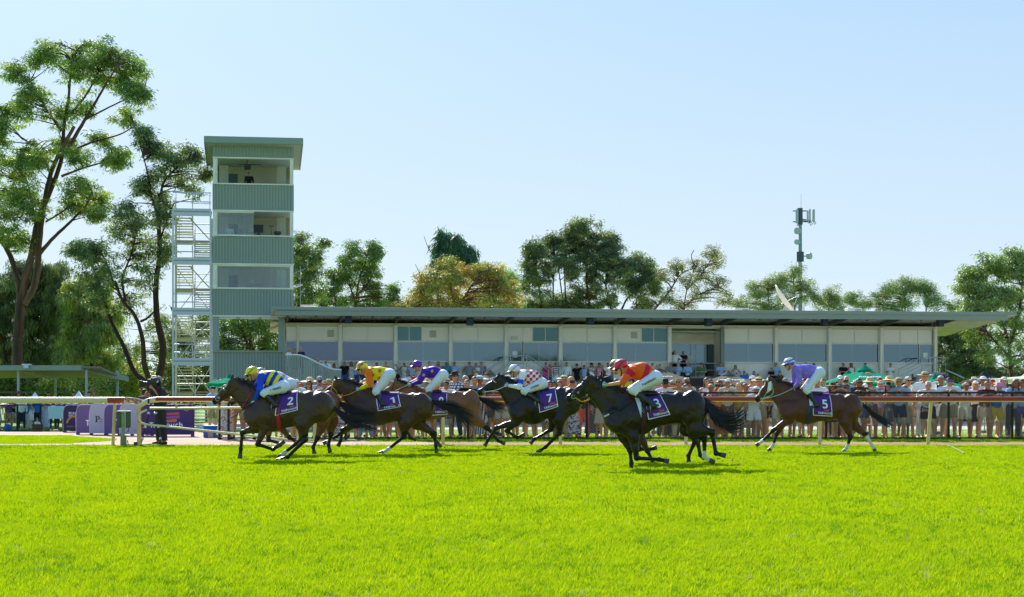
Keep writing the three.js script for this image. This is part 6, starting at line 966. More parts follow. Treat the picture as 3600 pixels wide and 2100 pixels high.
// number 2
run({ label: 'nearly black racehorse number 2 with red girth leading the field', x0: 1010, y0: 1621, coat: 0x503724, points: 0x0c0a09, gloss: 0.33, socks: [0, 0, 0, 0.1],
  nose: [741, 1411], poll: [813, 1335], jaw: [812, 1396], ears: [818, 1317], withers: [928, 1394], loin: [1049, 1383], croup: [1102, 1376], dock: [1157, 1410], buttock: [1166, 1446], chest: [860, 1448], chestLow: [884, 1502], girth: [966, 1514], belly: [1046, 1494],
  nf: [[935, 1502], [909, 1562], [963, 1580], [992, 1560]], ff: [[897, 1506], [847, 1522], [842, 1580], [839, 1614]], nh: [[1066, 1490], [1076, 1546], [1014, 1606], [974, 1621]], fh: [[1060, 1486], [1058, 1545], [998, 1592], [972, 1612]],
  tail: [[1155, 1408], [1186, 1446], [1228, 1478], [1283, 1490], [1340, 1498]], tailW: 0.1, tailN: 420, num: '2', clothQ: [[980, 1392], [1048, 1380], [1052, 1442], [972, 1462]],
  drapes: [{ name: 'red_girth', q: [[974, 1392], [988, 1390], [992, 1512], [978, 1514]], c: 0xa81f28, nv: 22 }],
  straps: [['neck_strap', [[886, 1380], [872, 1405], [854, 1438]], 0.013, 0xc02028], ['bridle', [[812, 1340], [806, 1370], [792, 1392], [770, 1402]], 0.009, 0x15100d], ['bridle', [[800, 1352], [790, 1368]], 0.01, 0xb8a878], ['bridle', [[806, 1388], [838, 1366]], 0.007, 0x15100d]], rings: [[[765, 1404], 0.034], [[770, 1399], 0.018], [[789, 1369], 0.02]] },
{ label: 'jockey in blue and yellow hooped silks with yellow cap on number 2', silks: 'yellow and blue hooped jersey with blue sleeves', head: [886, 1316], tilt: 0.4, shoulder: [923, 1325], back: [958, 1308], hip: [994, 1362], knee: [932, 1382], ankle: [972, 1422], toe: [952, 1438], elbow: [918, 1370], hand: [897, 1415], elbow2: [900, 1352], hand2: [884, 1376], bit: [765, 1404], gloves: 0xcdeaea, name: 'LUCY FIORE',
  whip: [[902, 1412], [820, 1470], 0.12, 0.3], whipLabel: 'thin black riding whip pointing down beside number 2', whipC2: 0x1c1c1e,
  cap: plainCap(0xfae40c), silk: ({ t, arm }) => arm ? 0x1848ea : Math.sin(t * 21 + 0.6) > 0.05 ? 0xf8e42c : 0x1a40b4 });
// number 7
run({ label: 'black racehorse number 7 with white reins in the middle of the field', x0: 1900, y0: 1595, coat: 0x2e231b, points: 0x0b0a09, gloss: 0.32, k: 0.95,
  nose: [1675, 1377], poll: [1749, 1324], jaw: [1746, 1372], ears: [1756, 1310], withers: [1846, 1377], loin: [1950, 1371], croup: [1982, 1364], dock: [2028, 1386], buttock: [2041, 1420], chest: [1789, 1440], chestLow: [1797, 1480], girth: [1888, 1489], belly: [1950, 1460],
  nf: [[1815, 1484], [1744, 1505], [1716, 1547], [1704, 1569]], ff: [[1812, 1486], [1781, 1516], [1818, 1540], [1845, 1527]], nh: [[1966, 1474], [1968, 1522], [1918, 1572], [1887, 1592]], fh: [[1950, 1472], [1938, 1511], [1879, 1545], [1864, 1562]],
  tail: [[2027, 1385], [2070, 1405], [2110, 1425], [2150, 1436]], tailW: 0.08, num: '7', numX: 0.62, clothQ: [[1888, 1378], [1952, 1370], [1962, 1430], [1896, 1452]],
  drapes: [{ name: 'girth', q: [[1876, 1430], [1894, 1430], [1890, 1490], [1876, 1490]], c: 0x0c0c0e }], straps: [['bridle', [[1726, 1332], [1736, 1340], [1744, 1346]], 0.011, 0xd8dcd8], ['bridle', [[1750, 1328], [1735, 1352], [1705, 1376]], 0.008, 0x15120f]], rings: [[[1702, 1379], 0.03]] },
{ label: 'jockey in red and white checked silks with white cap on number 7', silks: 'red and white checked jersey with white sleeves', head: [1808, 1306], tilt: 0.35, shoulder: [1838, 1318], back: [1872, 1306], hip: [1904, 1350], knee: [1842, 1376], ankle: [1888, 1407], toe: [1874, 1426], elbow: [1826, 1362], hand: [1783, 1356], bit: [1702, 1379], reinC: 0xe4ece8, gloves: 0xb8c4e8, name: 'WATSON', whip: [[1780, 1352], [1812, 1330], 0.0, -0.1], whipLabel: 'white riding whip held by the checked rider', whipC: 0xd8dcdc, whipC2: 0xf0f0f0,
  cap: (x, y, z) => 0xf0f0f4, silk: ({ x, y, t, arm, fore, ua }) => arm ? (!fore && ua > 0.42 && ua < 0.75 ? 0x2458e4 : 0xf8f8fa) : (Math.floor(x * 15) + Math.floor(y * 15)) & 1 ? 0xde1c34 : 0xf8f6f6 });
// horse and rider hidden behind number 3
run({ label: 'brown racehorse almost hidden behind the black number 3 horse', x0: 2330, y0: 1630, coat: 0x4a2e20, points: 0x120d0b, gloss: 0.36, k: 0.95,
  nose: [2030, 1408], poll: [2108, 1335], jaw: [2104, 1398], ears: [2112, 1312], withers: [2226, 1396], loin: [2328, 1396], croup: [2378, 1390], dock: [2426, 1412], buttock: [2440, 1446], chest: [2150, 1458], chestLow: [2166, 1500], girth: [2262, 1512], belly: [2335, 1492],
  nf: [[2245, 1520], [2274, 1585], [2292, 1620], [2298, 1640]], ff: [[2235, 1520], [2250, 1580], [2284, 1582], [2312, 1574]], nh: [[2410, 1490], [2442, 1550], [2418, 1602], [2420, 1634]], fh: [[2420, 1494], [2455, 1552], [2465, 1602], [2482, 1616]],
  tail: [[2424, 1410], [2458, 1428], [2490, 1450]], tailW: 0.07, num: '4', clothQ: [[2268, 1398], [2330, 1398], [2336, 1470], [2274, 1474]] },
{ label: 'jockey in purple and yellow silks mostly hidden behind the orange rider', silks: 'purple and yellow jersey', head: [2166, 1292], tilt: 0.4, shoulder: [2204, 1310], back: [2240, 1296], hip: [2284, 1346], knee: [2222, 1376], ankle: [2270, 1420], toe: [2254, 1436], elbow: [2212, 1358], hand: [2166, 1372], cap: (x, y) => Math.sin(y * 60) > 0 ? 0xe4c820 : 0x4a2a8c, silk: ({ t, x, arm, ua, fore }) => Math.sin((arm ? ua * 9 : t * 16)) > 0 ? 0xe0c41e : 0x4c2c92 });
// number 3, nearest the camera
run({ label: 'black racehorse number 3 nearest the camera with yellow rein loop', x0: 2300, y0: 1652, coat: 0x2f241c, points: 0x0a0909, gloss: 0.3, socks: [0, 0, 0, 0.35],
  nose: [1986, 1401], poll: [2066, 1328], jaw: [2070, 1402], ears: [2066, 1297], withers: [2220, 1398], loin: [2335, 1389], croup: [2402, 1378], dock: [2452, 1394], buttock: [2473, 1440], chest: [2127, 1466], chestLow: [2148, 1520], girth: [2255, 1526], belly: [2345, 1486],
  nf: [[2226, 1534], [2236, 1610], [2314, 1615], [2350, 1622]], ff: [[2196, 1538], [2217, 1586], [2222, 1630], [2220, 1660]], nh: [[2442, 1508], [2500, 1521], [2514, 1594], [2549, 1602]], fh: [[2420, 1506], [2480, 1543], [2480, 1608], [2516, 1629]],
  tail: [[2450, 1391], [2480, 1414], [2508, 1452], [2548, 1484], [2588, 1482], [2624, 1458]], tailW: 0.15, tailN: 520, num: '3', numY: 150, numX: 0.62, clothQ: [[2262, 1394], [2320, 1388], [2354, 1458], [2276, 1476]],
  drapes: [{ name: 'girth', q: [[2252, 1420], [2270, 1420], [2266, 1526], [2250, 1526]], c: 0x3a1218, nv: 18 }, { name: 'saddle_pad', q: [[2230, 1398], [2244, 1400], [2266, 1450], [2252, 1474]], c: 0xdfe6ee, nu: 4, nv: 8, lift: 0.018 }],
  straps: [['bridle', [[2030, 1340], [2044, 1336], [2062, 1334]], 0.01, 0x0c0c0c], ['bridle', [[2066, 1334], [2050, 1372], [2030, 1384], [2016, 1396]], 0.01, 0x0c0c0c], ['breastplate', [[2122, 1466], [2140, 1455], [2170, 1444], [2226, 1408]], 0.012, 0x14161a], ['breastplate', [[2124, 1465], [2140, 1456]], 0.016, 0xd0d4cc], ['bridle', [[2000, 1375], [2012, 1384], [2030, 1392]], 0.008, 0x0c0c0c], ['rein_loop', [[2022, 1398], [2046, 1412], [2070, 1406], [2074, 1402]], 0.012, 0xd8a02c]], rings: [[[2016, 1396], 0.032], [[2033, 1381], 0.014], [[2063, 1388], 0.014]] },
{ label: 'jockey in orange silks with red bands and red cap on number 3', silks: 'orange jersey with dark red bands', head: [2184, 1294], tilt: 0.45, shoulder: [2221, 1304], back: [2258, 1280], hip: [2302, 1330], knee: [2222, 1372], ankle: [2292, 1424], toe: [2272, 1444], elbow: [2186, 1346], hand: [2128, 1355], sleeve: 0.02, hand2: [2160, 1364], elbow2: [2196, 1338], bit: [2016, 1396], gloves: 0x9ad8d4, name: 'Brad Parnham', whip: [[2130, 1350], [2072, 1310], 0.12, 0.1], whipLabel: 'black and white riding whip raised by the orange rider',
  cap: (x, y, z) => y > 0.13 ? 0xf0a860 : 0xea2448, silk: ({ t, arm, ua, fore }) => arm ? (ua > 0.05 && ua < 0.42 ? 0xe01838 : 0xff6410) : t > 0.3 && t < 0.52 ? 0xdc183c : 0xff6a12 });
// ---------- the crowd ----------
const fenceGroup = 'spectators along the fence', terraceGroup = 'spectators on the terraces';
// front row and the row behind it, left to right: px, height, f/m/c, pose, top, bottom, hat, hair, extra
const T = (s) => { const [g, c, p] = s.split(':'); return [g, c, p]; };
const WHERE = [[900, 'behind number two'], [1130, 'between the leaders'], [1300, 'by the yellow rider'], [1500, 'behind dark bay horse'], [1640, 'beside the purple rider'], [1780, 'left of number seven'], [1990, 'behind number seven'], [2160, 'left of number three'], [2420, 'behind number three'], [2640, 'between numbers three and five'], [2760, 'before number five'], [3000, 'behind number five'], [3200, 'by number five tail'], [3420, 'left of yellow shorts'], [9999, 'near right fence end']];
const whereAt = (px) => WHERE.find(([x]) => px < x)[1];
const front = [
  [792, 1.62, 'f', 'stand', 'longdress:tan:floral', '', '', 'long:brown'], [838, 1.78, 'm', 'stand', 'tee:beige', 'trousers:khaki', 'cap:navy', 'short:brown'], [872, 1.72, 'm', 'lean', 'tee:white', 'shorts:khaki', 'straw:straw', 'short:brown'],
  [930, 1.7, 'm', 'lean', 'tee:grey', 'trousers:dark grey', '', 'short:brown'], [985, 1.65, 'f', 'lean', 'tank:white', 'shorts:denim', '', 'long:blond'], [1049, 1.7, 'm', 'lean', 'tee:white', 'shorts:khaki', 'cap:white', 'short:grey hair'], [1087, 1.72, 'f', 'stand', 'tank:black', 'skirt:black', '', 'long:dark brown', { sh: 1 }], [1140, 1.7, 'm', 'lean', 'tee:tan', 'shorts:navy', 'cap:khaki', 'short:brown'], [1180, 1.64, 'f', 'stand', 'longdress:red:floral', '', '', 'long:brown'],
  [1232, 1.66, 'f', 'stand', 'dress:pink', '', '', 'long:auburn'], [1285, 1.7, 'm', 'stand', 'tee:white', 'trousers:lavender', '', 'short:brown'], [1333, 1.72, 'm', 'stand', 'tee:teal', 'shorts:khaki', '', 'short:dark brown', { shoe: 'teal' }], [1378, 1.68, 'f', 'stand', 'tank:cream', 'shorts:tan', '', 'long:brown'], [1427, 1.66, 'f', 'lean', 'tee:pink', 'shorts:beige', 'straw:straw', 'short:blond'], [1468, 1.7, 'm', 'lean', 'tee:light blue', 'shorts:khaki', '', 'short:grey hair'], [1514, 1.69, 'm', 'lean', 'tee:tan', 'shorts:khaki', 'straw:straw', 'short:brown'], [1536, 1.6, 'f', 'stand', 'tee:coral', 'skirt:denim', '', 'long:blond'], [1569, 1.74, 'm', 'lean', 'long:white', 'shorts:denim', 'cap:navy', 'short:brown'], [1601, 1.9, 'm', 'stand', 'tee:navy:check', 'trousers:black', 'fedora:black', 'short:dark brown', { sh: 1, turn: -0.5 }], [1650, 1.68, 'm', 'lean', 'tee:black', 'shorts:tan', '', 'short:brown'], [1668, 1.82, 'm', 'stand', 'tee:grey', 'shorts:khaki', '', 'short:auburn'], [1686, 1.78, 'f', 'stand', 'longdress:navy:stripe', '', 'straw:white', 'short:brown'], [1735, 1.84, 'm', 'stand', 'tee:dark grey', 'shorts:dark grey', 'cap:black', 'short:dark brown', { sh: 1 }], [1766, 1.7, 'm', 'lean', 'tee:coral', 'shorts:beige', '', 'short:brown'],
  [1800, 1.66, 'f', 'stand', 'tee:white', 'shorts:tan', '', 'long:auburn'], [1858, 1.7, 'm', 'stand', 'tee:light blue', 'shorts:grey', '', 'short:brown'], [1895, 1.68, 'm', 'stand', 'tee:khaki', 'shorts:dark grey', '', 'short:grey hair'], [1930, 1.66, 'f', 'lean', 'dress:navy:floral', '', '', 'long:dark brown'], [1945, 1.74, 'm', 'lean', 'tee:white', 'shorts:khaki', 'cap:navy', 'short:brown'], [1972, 1.7, 'f', 'lean', 'tank:coral', 'shorts:denim', '', 'long:auburn'], [2008, 1.72, 'f', 'photo', 'longdress:dark grey:floral', '', '', 'long:blond'], [2052, 1.68, 'f', 'stand', 'tank:black', 'trousers:coral', '', 'long:brown'], [2082, 1.7, 'f', 'stand', 'tank:black', 'longskirt:black:diagonal', '', 'long:dark brown'], [2112, 1.6, 'f', 'stand', 'dress:beige', '', '', 'bun:brown'], [2150, 1.7, 'm', 'lean', 'tee:red', 'shorts:khaki', '', 'short:brown'],
  [2215, 1.68, 'm', 'lean', 'tee:grey', 'trousers:brown', '', 'short:brown'], [2336, 1.8, 'm', 'lean', 'long:white', 'trousers:black', 'cowboy:black', 'short:dark brown', { sh: 1 }], [2362, 1.68, 'm', 'stand', 'tee:tan', 'trousers:dark grey', '', 'short:grey hair', { sh: 1 }], [2390, 1.72, 'm', 'lean', 'tee:khaki', 'trousers:beige', 'cap:khaki', 'short:brown'], [2412, 1.62, 'f', 'stand', 'dress:brown', '', '', 'long:dark brown'], [2484, 1.74, 'f', 'stand', 'tank:white', 'shorts:denim', '', 'long:brown'], [2497, 1.56, 'f', 'lean', 'tank:pink', 'shorts:tan', '', 'bun:blond'], [2528, 1.7, 'f', 'photo', 'longdress:orange', '', '', 'long:auburn'], [2558, 1.74, 'm', 'lean', 'tee:beige', 'shorts:brown', 'cap:white', 'short:brown'], [2573, 1.64, 'f', 'stand', 'tee:grey', 'shorts:tan', '', 'long:dark brown'], [2597, 1.62, 'f', 'stand', 'tee:mustard', 'shorts:white', '', 'long:blond'], [2620, 1.56, 'f', 'stand', 'tee:tan', 'shorts:brown', '', 'bun:brown'], [2650, 1.6, 'm', 'lean', 'tee:white', 'shorts:white', 'cap:white', 'short:grey hair'], [2668, 1.76, 'm', 'stand', 'tee:tan:floral', 'shorts:tan', 'straw:straw', 'short:brown'], [2706, 1.72, 'm', 'stand', 'tee:white', 'shorts:black', '', 'short:brown'], [2735, 1.7, 'f', 'hold', 'tee:white', 'shorts:beige', '', 'long:blond'],
  [2808, 1.64, 'f', 'stand', 'tee:white', 'shorts:pink', '', 'long:brown'], [2872, 1.68, 'm', 'stand', 'tee:white', 'shorts:beige', '', 'short:brown'], [2922, 1.68, 'f', 'lean', 'tee:pink', 'skirt:black', 'wide:brown', 'long:brown'], [2953, 1.84, 'm', 'lean', 'tee:grey', 'shorts:khaki', 'cap:white', 'short:brown'], [2977, 1.68, 'm', 'lean', 'tee:coral', 'shorts:khaki', 'cap:dark grey', 'short:brown', { sh: 1 }], [3017, 1.8, 'm', 'lean', 'tee:dark grey', 'shorts:denim', '', 'short:dark brown', { sh: 1 }], [3060, 1.75, 'm', 'lean', 'tee:lavender:floral', 'shorts:brown', 'wide:straw', 'short:brown', { sh: 'blue' }], [3097, 1.73, 'm', 'stand', 'tee:lavender', 'shorts:khaki', 'cap:beige', 'short:brown'], [3124, 1.66, 'f', 'lean', 'tee:grey', 'skirt:dark grey', 'wide:black', 'long:dark brown'], [3160, 1.74, 'm', 'lean', 'tee:light blue', 'shorts:navy', 'straw:straw', 'short:grey hair'], [3176, 1.64, 'f', 'lean', 'dress:grey green', '', '', 'long:blond'], [3192, 1.78, 'm', 'stand', 'tee:cream', 'shorts:khaki', 'cap:beige', 'short:brown', { sh: 1 }], [3252, 1.84, 'm', 'stand', 'tee:white', 'trousers:white', 'straw:straw', 'short:brown'], [3264, 1.72, 'm', 'lean', 'tee:tan:floral', 'shorts:black', '', 'short:grey hair'], [3334, 1.78, 'm', 'lean', 'tee:white', 'shorts:khaki', 'cap:navy', 'short:dark brown', { sh: 'blue' }], [3392, 1.74, 'm', 'lean', 'long:white', 'shorts:beige', 'cap:tan', 'short:brown'], [3430, 1.68, 'f', 'hold', 'tee:white', 'skirt:black', 'cap:white', 'long:blond'], [3462, 1.66, 'm', 'lean', 'tee:maroon', 'shorts:khaki', '', 'short:brown'], [3503, 1.72, 'm', 'lean', 'tee:blue', 'shorts:yellow', 'bucket:pink', 'short:brown'], [3530, 1.78, 'f', 'stand', 'dress:white', '', 'cap:cream', 'long:brown'], [3562, 1.7, 'f', 'lean', 'tee:light blue', 'trousers:dark grey', '', 'long:brown'], [3592, 1.8, 'm', 'lean', 'tee:light blue', 'shorts:purple', 'cap:brown', 'short:brown'], [3640, 1.74, 'm', 'lean', 'tee:white', 'shorts:khaki', 'straw:straw', 'short:brown'],
];
front.forEach(([px, h, sex, pose, top, bottom, hat, hair, x = {}], i) => {
  const d = pose === 'lean' ? FD + 0.42 + 0.04 * (i % 2) : FD + 0.75 + 0.5 * ((i * 7) % 5) / 5;
  person({ px, pos: [GX(px, d), groundY(d), -d], h: h * 1.01 * (1 + (((i * 37) % 11) - 5) * 0.008), f: sex === 'f', pose, top: T(top), bottom: bottom && T(bottom), hat: hat && T(hat), hair: hair && T(hair), shades: x.sh, fine: true, turn: x.turn ?? rnd(-0.35, 0.25), where: whereAt(px), group: fenceGroup, shoe: x.shoe, skin: (i * 3) % 5 });
});
// second row, mostly heads over shoulders
const tops = ['white', 'light blue', 'coral', 'grey', 'navy', 'pink', 'beige', 'green', 'maroon', 'lavender'], hatsL = ['cap:white', 'straw:straw', 'cap:navy', 'cap:red', '', '', 'wide:straw', '', 'fedora:cream', 'cap:grey', ''];
const rows = []; for (let px = 1015; px < 3640; px += 37) rows.push(px);
rows.forEach((px0, i) => {
  const px = px0 + ((i * 13) % 17) - 8; if (px > 2430 && px < 2465) return;
  const d = FD + 2.1 + ((i * 5) % 7) * 0.28, f = i % 3 === 1, hat = hatsL[(i * 3) % 11];
  person({ px, pos: [GX(px, d), groundY(d), -d], h: (f ? 1.58 : 1.7) + ((i * 11) % 9) * 0.022, f, pose: ['stand', 'hold', 'stand', 'photo', 'cross'][i % 5], top: [i % 4 ? 'tee' : 'tank', tops[(i * 7) % 10], i % 6 === 0 ? 'floral' : undefined], bottom: [f ? 'skirt' : 'shorts', ['khaki', 'denim', 'beige', 'black', 'white'][(i * 2) % 5]], hat: hat && T(hat), hair: [f ? 'long' : 'short', ['brown', 'dark brown', 'blond', 'grey hair', 'auburn'][(i * 4) % 5]], shades: i % 4 === 0 ? 1 : 0, fine: true, turn: rnd(-0.4, 0.3), where: 'in second row ' + whereAt(px), group: fenceGroup, show: 0 });
});
// girl on a chair, children
person({ px: 2633, pos: [GX(2633, 49.9), 0, -49.9], h: 1.5, f: true, child: 1, pose: 'sit', top: ['tank', 'pale green'], bottom: ['trousers', 'white'], hair: ['long', 'auburn'], fine: true, turn: 0.1, where: 'sitting on a white chair', skin: 2 });
person({ px: 2665, pos: [GX(2668, 50.2), 0, -50.2], h: 1.15, f: true, child: 1, pose: 'stand', top: ['dress', 'cream', 'floral'], hair: ['long', 'brown'], hat: ['straw', 'white'], fine: true, where: 'beside the seated girl', skin: 0 });
person({ px: 1090, pos: [GX(1090, 49.6), 0, -49.6], h: 1.42, child: 1, pose: 'stand', top: ['tee', 'white'], bottom: ['shorts', 'navy'], hair: ['short', 'brown'], hat: ['cap', 'cream'], fine: true, where: 'between the leaders', skin: 2 });
// white plastic chairs among the crowd
function chair(px, d, turn, label) {
  const c = thing('plastic_chair', label, 'chair', [GX(px, d), groundY(d), -d], turn, 'white plastic chairs'), w = M(0xeeeeec, 0.45);
  part('seat', rbox(0.42, 0.03, 0.42, 0.012, 0, 0.42, 0), w, c); for (const [x, z] of [[-0.19, -0.19], [0.19, -0.19], [-0.2, 0.19], [0.2, 0.19]]) part('leg', rod(V(x * 1.12, 0, z * 1.12), V(x, 0.42, z), 0.02), w, c);
  for (let k = -2; k <= 2; k++) part('back_slat', rbox(0.05, 0.36, 0.02, 0.008, k * 0.085, 0.62, -0.21), w, c); part('back_rim', tube([V(-0.21, 0.44, -0.2), V(-0.21, 0.75, -0.22), V(0, 0.83, -0.23), V(0.21, 0.75, -0.22), V(0.21, 0.44, -0.2)], 0.02), w, c);
  for (const x of [-0.22, 0.22]) part('arm_rest', tube([V(x, 0.42, 0.18), V(x, 0.63, 0.14), V(x, 0.65, -0.2)], 0.018), w, c);
}
chair(2633, 50.0, 0.1, 'white plastic chair under the seated girl'); chair(2578, 50.6, -0.3, 'white plastic chair left of the seated girl'); chair(3030, 49.9, 0.5, 'white plastic chair behind the hind legs of number five'); chair(2540, 51.2, 0.3, 'white plastic chair behind the orange dress');
// ---------- stand terraces: [px, head-top py, f/m, pose, top, bottom, hat, hair] ----------
const terr = [
  [1116, 1258, 'f', 'lean', 'tee:magenta', 'skirt:black', '', 'long:blond', 4.3, 'at the top of the ramp'], [1144, 1264, 'm', 'lean', 'long:white', 'trousers:grey', '', 'short:grey hair', 4.3, 'leaning on the ramp rail'], [1016, 1223, 'f', 'stand', 'tank:white', 'skirt:beige', '', 'long:blond', 4.3, 'at the head of the ramp'], [1036, 1229, 'f', 'stand', 'dress:dark grey', '', '', 'long:dark brown', 4.3, 'at the head of the ramp'], [1058, 1223, 'm', 'stand', 'long:navy', 'trousers:navy', '', 'short:grey hair', 4.3, 'at the head of the ramp'],
  [1174, 1279, 'f', 'stand', 'longdress:tan:floral', '', '', 'long:dark brown'], [1211, 1272, 'm', 'stand', 'tee:black', 'trousers:denim', '', 'short:dark brown'], [1235, 1272, 'f', 'stand', 'dress:pale green:floral', '', '', 'long:dark brown'], [1251, 1265, 'm', 'stand', 'tee:lavender', 'trousers:denim', '', 'short:brown'], [1082, 1300, 'f', 'stand', 'dress:mustard:floral', '', 'wide:yellow', 'long:brown', 6.3], [1104, 1302, 'f', 'stand', 'dress:pink', '', '', 'bun:blond', 6.4], [1136, 1290, 'f', 'stand', 'dress:navy', '', '', 'long:dark brown', 6.2], [1023, 1312, 'm', 'stand', 'tee:blue', 'trousers:black', '', 'short:brown', 6.4], [1051, 1330, 'm', 'stand', 'long:white', 'trousers:navy', '', 'short:brown', 7], [1160, 1318, 'm', 'stand', 'tee:grey', 'shorts:khaki', '', 'short:brown', 6.5], [1195, 1330, 'f', 'stand', 'tee:purple', 'skirt:black', '', 'long:brown', 7],
  [1280, 1296, 'm', 'stand', 'tee:dark grey', 'trousers:black', '', 'short:dark brown'], [1324, 1276, 'f', 'photo', 'tee:navy', 'skirt:black', '', 'bun:dark brown'], [1356, 1272, 'm', 'hips', 'tee:maroon:floral', 'trousers:navy', '', 'short:dark brown'], [1392, 1302, 'm', 'stand', 'tee:black', 'trousers:black', '', 'short:brown'], [1421, 1266, 'f', 'hips', 'longdress:cream:floral', '', 'cap:cream', 'short:blond'], [1447, 1276, 'f', 'stand', 'tee:light blue', 'shorts:denim', '', 'long:dark brown'], [1432, 1312, 'm', 'stand', 'tee:white', 'shorts:khaki', '', 'short:brown'], [1509, 1268, 'm', 'stand', 'tee:maroon', 'trousers:black', '', 'short:brown'], [1541, 1268, 'f', 'photo', 'dress:tan:floral', '', '', 'long:brown'], [1570, 1268, 'm', 'hold', 'tee:teal', 'trousers:grey', '', 'short:grey hair'], [1598, 1266, 'm', 'stand', 'tee:light blue', 'trousers:navy', '', 'short:dark brown'], [1650, 1272, 'm', 'hips', 'tee:grey', 'trousers:brown', '', 'short:brown'], [1673, 1278, 'm', 'cross', 'tee:white', 'shorts:khaki', '', 'short:brown'], [1692, 1270, 'm', 'stand', 'tee:navy:check', 'trousers:black', '', 'short:dark brown'], [1705, 1288, 'f', 'stand', 'tee:coral', 'skirt:white', '', 'short:blond'],
  [1785, 1310, 'm', 'stand', 'tee:grey', 'trousers:navy', '', 'short:brown'], [1919, 1274, 'f', 'wave', 'dress:magenta', '', '', 'short:dark brown'], [1934, 1282, 'f', 'stand', 'tee:coral', 'skirt:denim', '', 'long:brown'], [1953, 1274, 'm', 'wave', 'tee:navy:hoop', 'shorts:white', '', 'short:brown'], [1992, 1274, 'm', 'stand', 'long:white', 'trousers:grey', '', 'short:dark brown'], [2028, 1280, 'm', 'wave', 'tee:black', 'shorts:black', 'straw:black', 'short:brown'], [2054, 1284, 'm', 'stand', 'tee:light blue', 'trousers:grey', '', 'short:brown'], [2080, 1276, 'f', 'stand', 'dress:brown:floral', '', 'straw:black', 'long:brown'], [2107, 1276, 'f', 'stand', 'dress:pink', '', 'straw:brown', 'long:brown'], [2118, 1284, 'm', 'stand', 'tee:black', 'trousers:black', '', 'short:dark brown'], [2138, 1276, 'm', 'hold', 'tee:white', 'shorts:denim', '', 'short:brown'], [2294, 1278, 'm', 'stand', 'tee:black', 'trousers:black', '', 'short:dark brown'], [2320, 1282, 'f', 'stand', 'tank:blue', 'skirt:denim', '', 'long:dark brown'], [2359, 1272, 'm', 'hold', 'long:grey', 'trousers:grey', '', 'short:grey hair'], [2384, 1274, 'm', 'hold', 'tee:light blue', 'trousers:black', '', 'short:grey hair'], [2417, 1270, 'm', 'cross', 'long:light blue', 'trousers:navy', '', 'short:grey hair'], [2467, 1276, 'm', 'cross', 'tee:green', 'trousers:grey', 'straw:green', 'short:brown'], [2534, 1274, 'm', 'hold', 'tee:light blue', 'trousers:navy', '', 'short:brown'], [2586, 1284, 'f', 'hips', 'dress:maroon:floral', '', '', 'long:auburn'], [2617, 1305, 'm', 'stand', 'tee:blue', 'trousers:navy', '', 'short:dark brown'], [2627, 1314, 'f', 'stand', 'longdress:pale green', '', '', 'long:dark brown'], [2651, 1306, 'f', 'stand', 'tee:pink', 'skirt:white', '', 'long:dark brown'], [2665, 1314, 'm', 'stand', 'tee:brown', 'shorts:khaki', '', 'short:dark brown'], [2729, 1276, 'm', 'hold', 'tee:light blue', 'trousers:navy', '', 'short:brown'], [2713, 1294, 'm', 'cross', 'tee:black', 'trousers:black', '', 'short:dark brown'], [2743, 1306, 'f', 'stand', 'tee:brown', 'skirt:black', '', 'long:brown'], [2836, 1276, 'm', 'stand', 'tee:dark grey', 'trousers:black', '', 'short:brown'], [2862, 1278, 'f', 'stand', 'tee:brown', 'skirt:black', '', 'long:brown'], [2880, 1290, 'm', 'stand', 'tee:maroon', 'trousers:black', '', 'short:brown'], [2965, 1268, 'm', 'cross', 'tee:black', 'trousers:black', '', 'short:dark brown'], [2993, 1276, 'f', 'stand', 'tank:white', 'skirt:beige', '', 'long:brown'], [3042, 1268, 'm', 'stand', 'long:black', 'trousers:black', '', 'short:dark brown'], [3131, 1272, 'm', 'hold', 'tee:white', 'trousers:white', '', 'short:brown'], [3209, 1316, 'm', 'stand', 'tee:maroon', 'trousers:black', '', 'short:dark brown'], [3330, 1310, 'm', 'stand', 'tee:navy', 'trousers:black', '', 'short:brown'],
];
const STW = [[1260, 'on the terrace by the ramp'], [1480, 'on the terrace left of the purple rider'], [1760, 'on the terrace left of the middle stairs'], [1975, 'on the terrace beside the middle stairs'], [2160, 'on the terrace left of the orange rider'], [2300, 'on the terrace behind the orange rider'], [2540, 'on the terrace below the recess'], [2780, 'on the terrace left of the lavender rider'], [9999, 'on the terrace at the right']];
function terracePerson([px, py, sex, pose, top, bottom, hat, hair, out, where]) {
  let o = out, floor;
  if (out === 4.3) { floor = onFace(px, py, 4.3)[1] - 1.72; } else if (out) { floor = G0; } else { let best = 0, be = 9; for (let t = 0; t < 5; t++) { const e = Math.abs(onFace(px, py, 0.95 * (t + 0.5))[1] - (G0 + 0.42 * (5 - t)) - 1.72); if (e < be) { be = e; best = t; } } o = 0.95 * (best + 0.5); floor = G0 + 0.42 * (5 - best); }
  const [u, y] = onFace(px, py, o), p = ST.a.clone().addScaledVector(ST.ux, u).addScaledVector(ST.n, o), h = Math.min(1.9, Math.max(1.5, y - floor + (hat ? -0.02 : 0)));
  person({ px, pos: [p.x, floor, p.z], h, f: sex === 'f', pose, top: T(top), bottom: bottom && T(bottom), hat: hat && T(hat), hair: hair && T(hair), fine: false, turn: rnd(-0.5, 0.3), where: where ?? STW.find(([x]) => px < x)[1], group: terraceGroup });
}
terr.forEach(terracePerson);
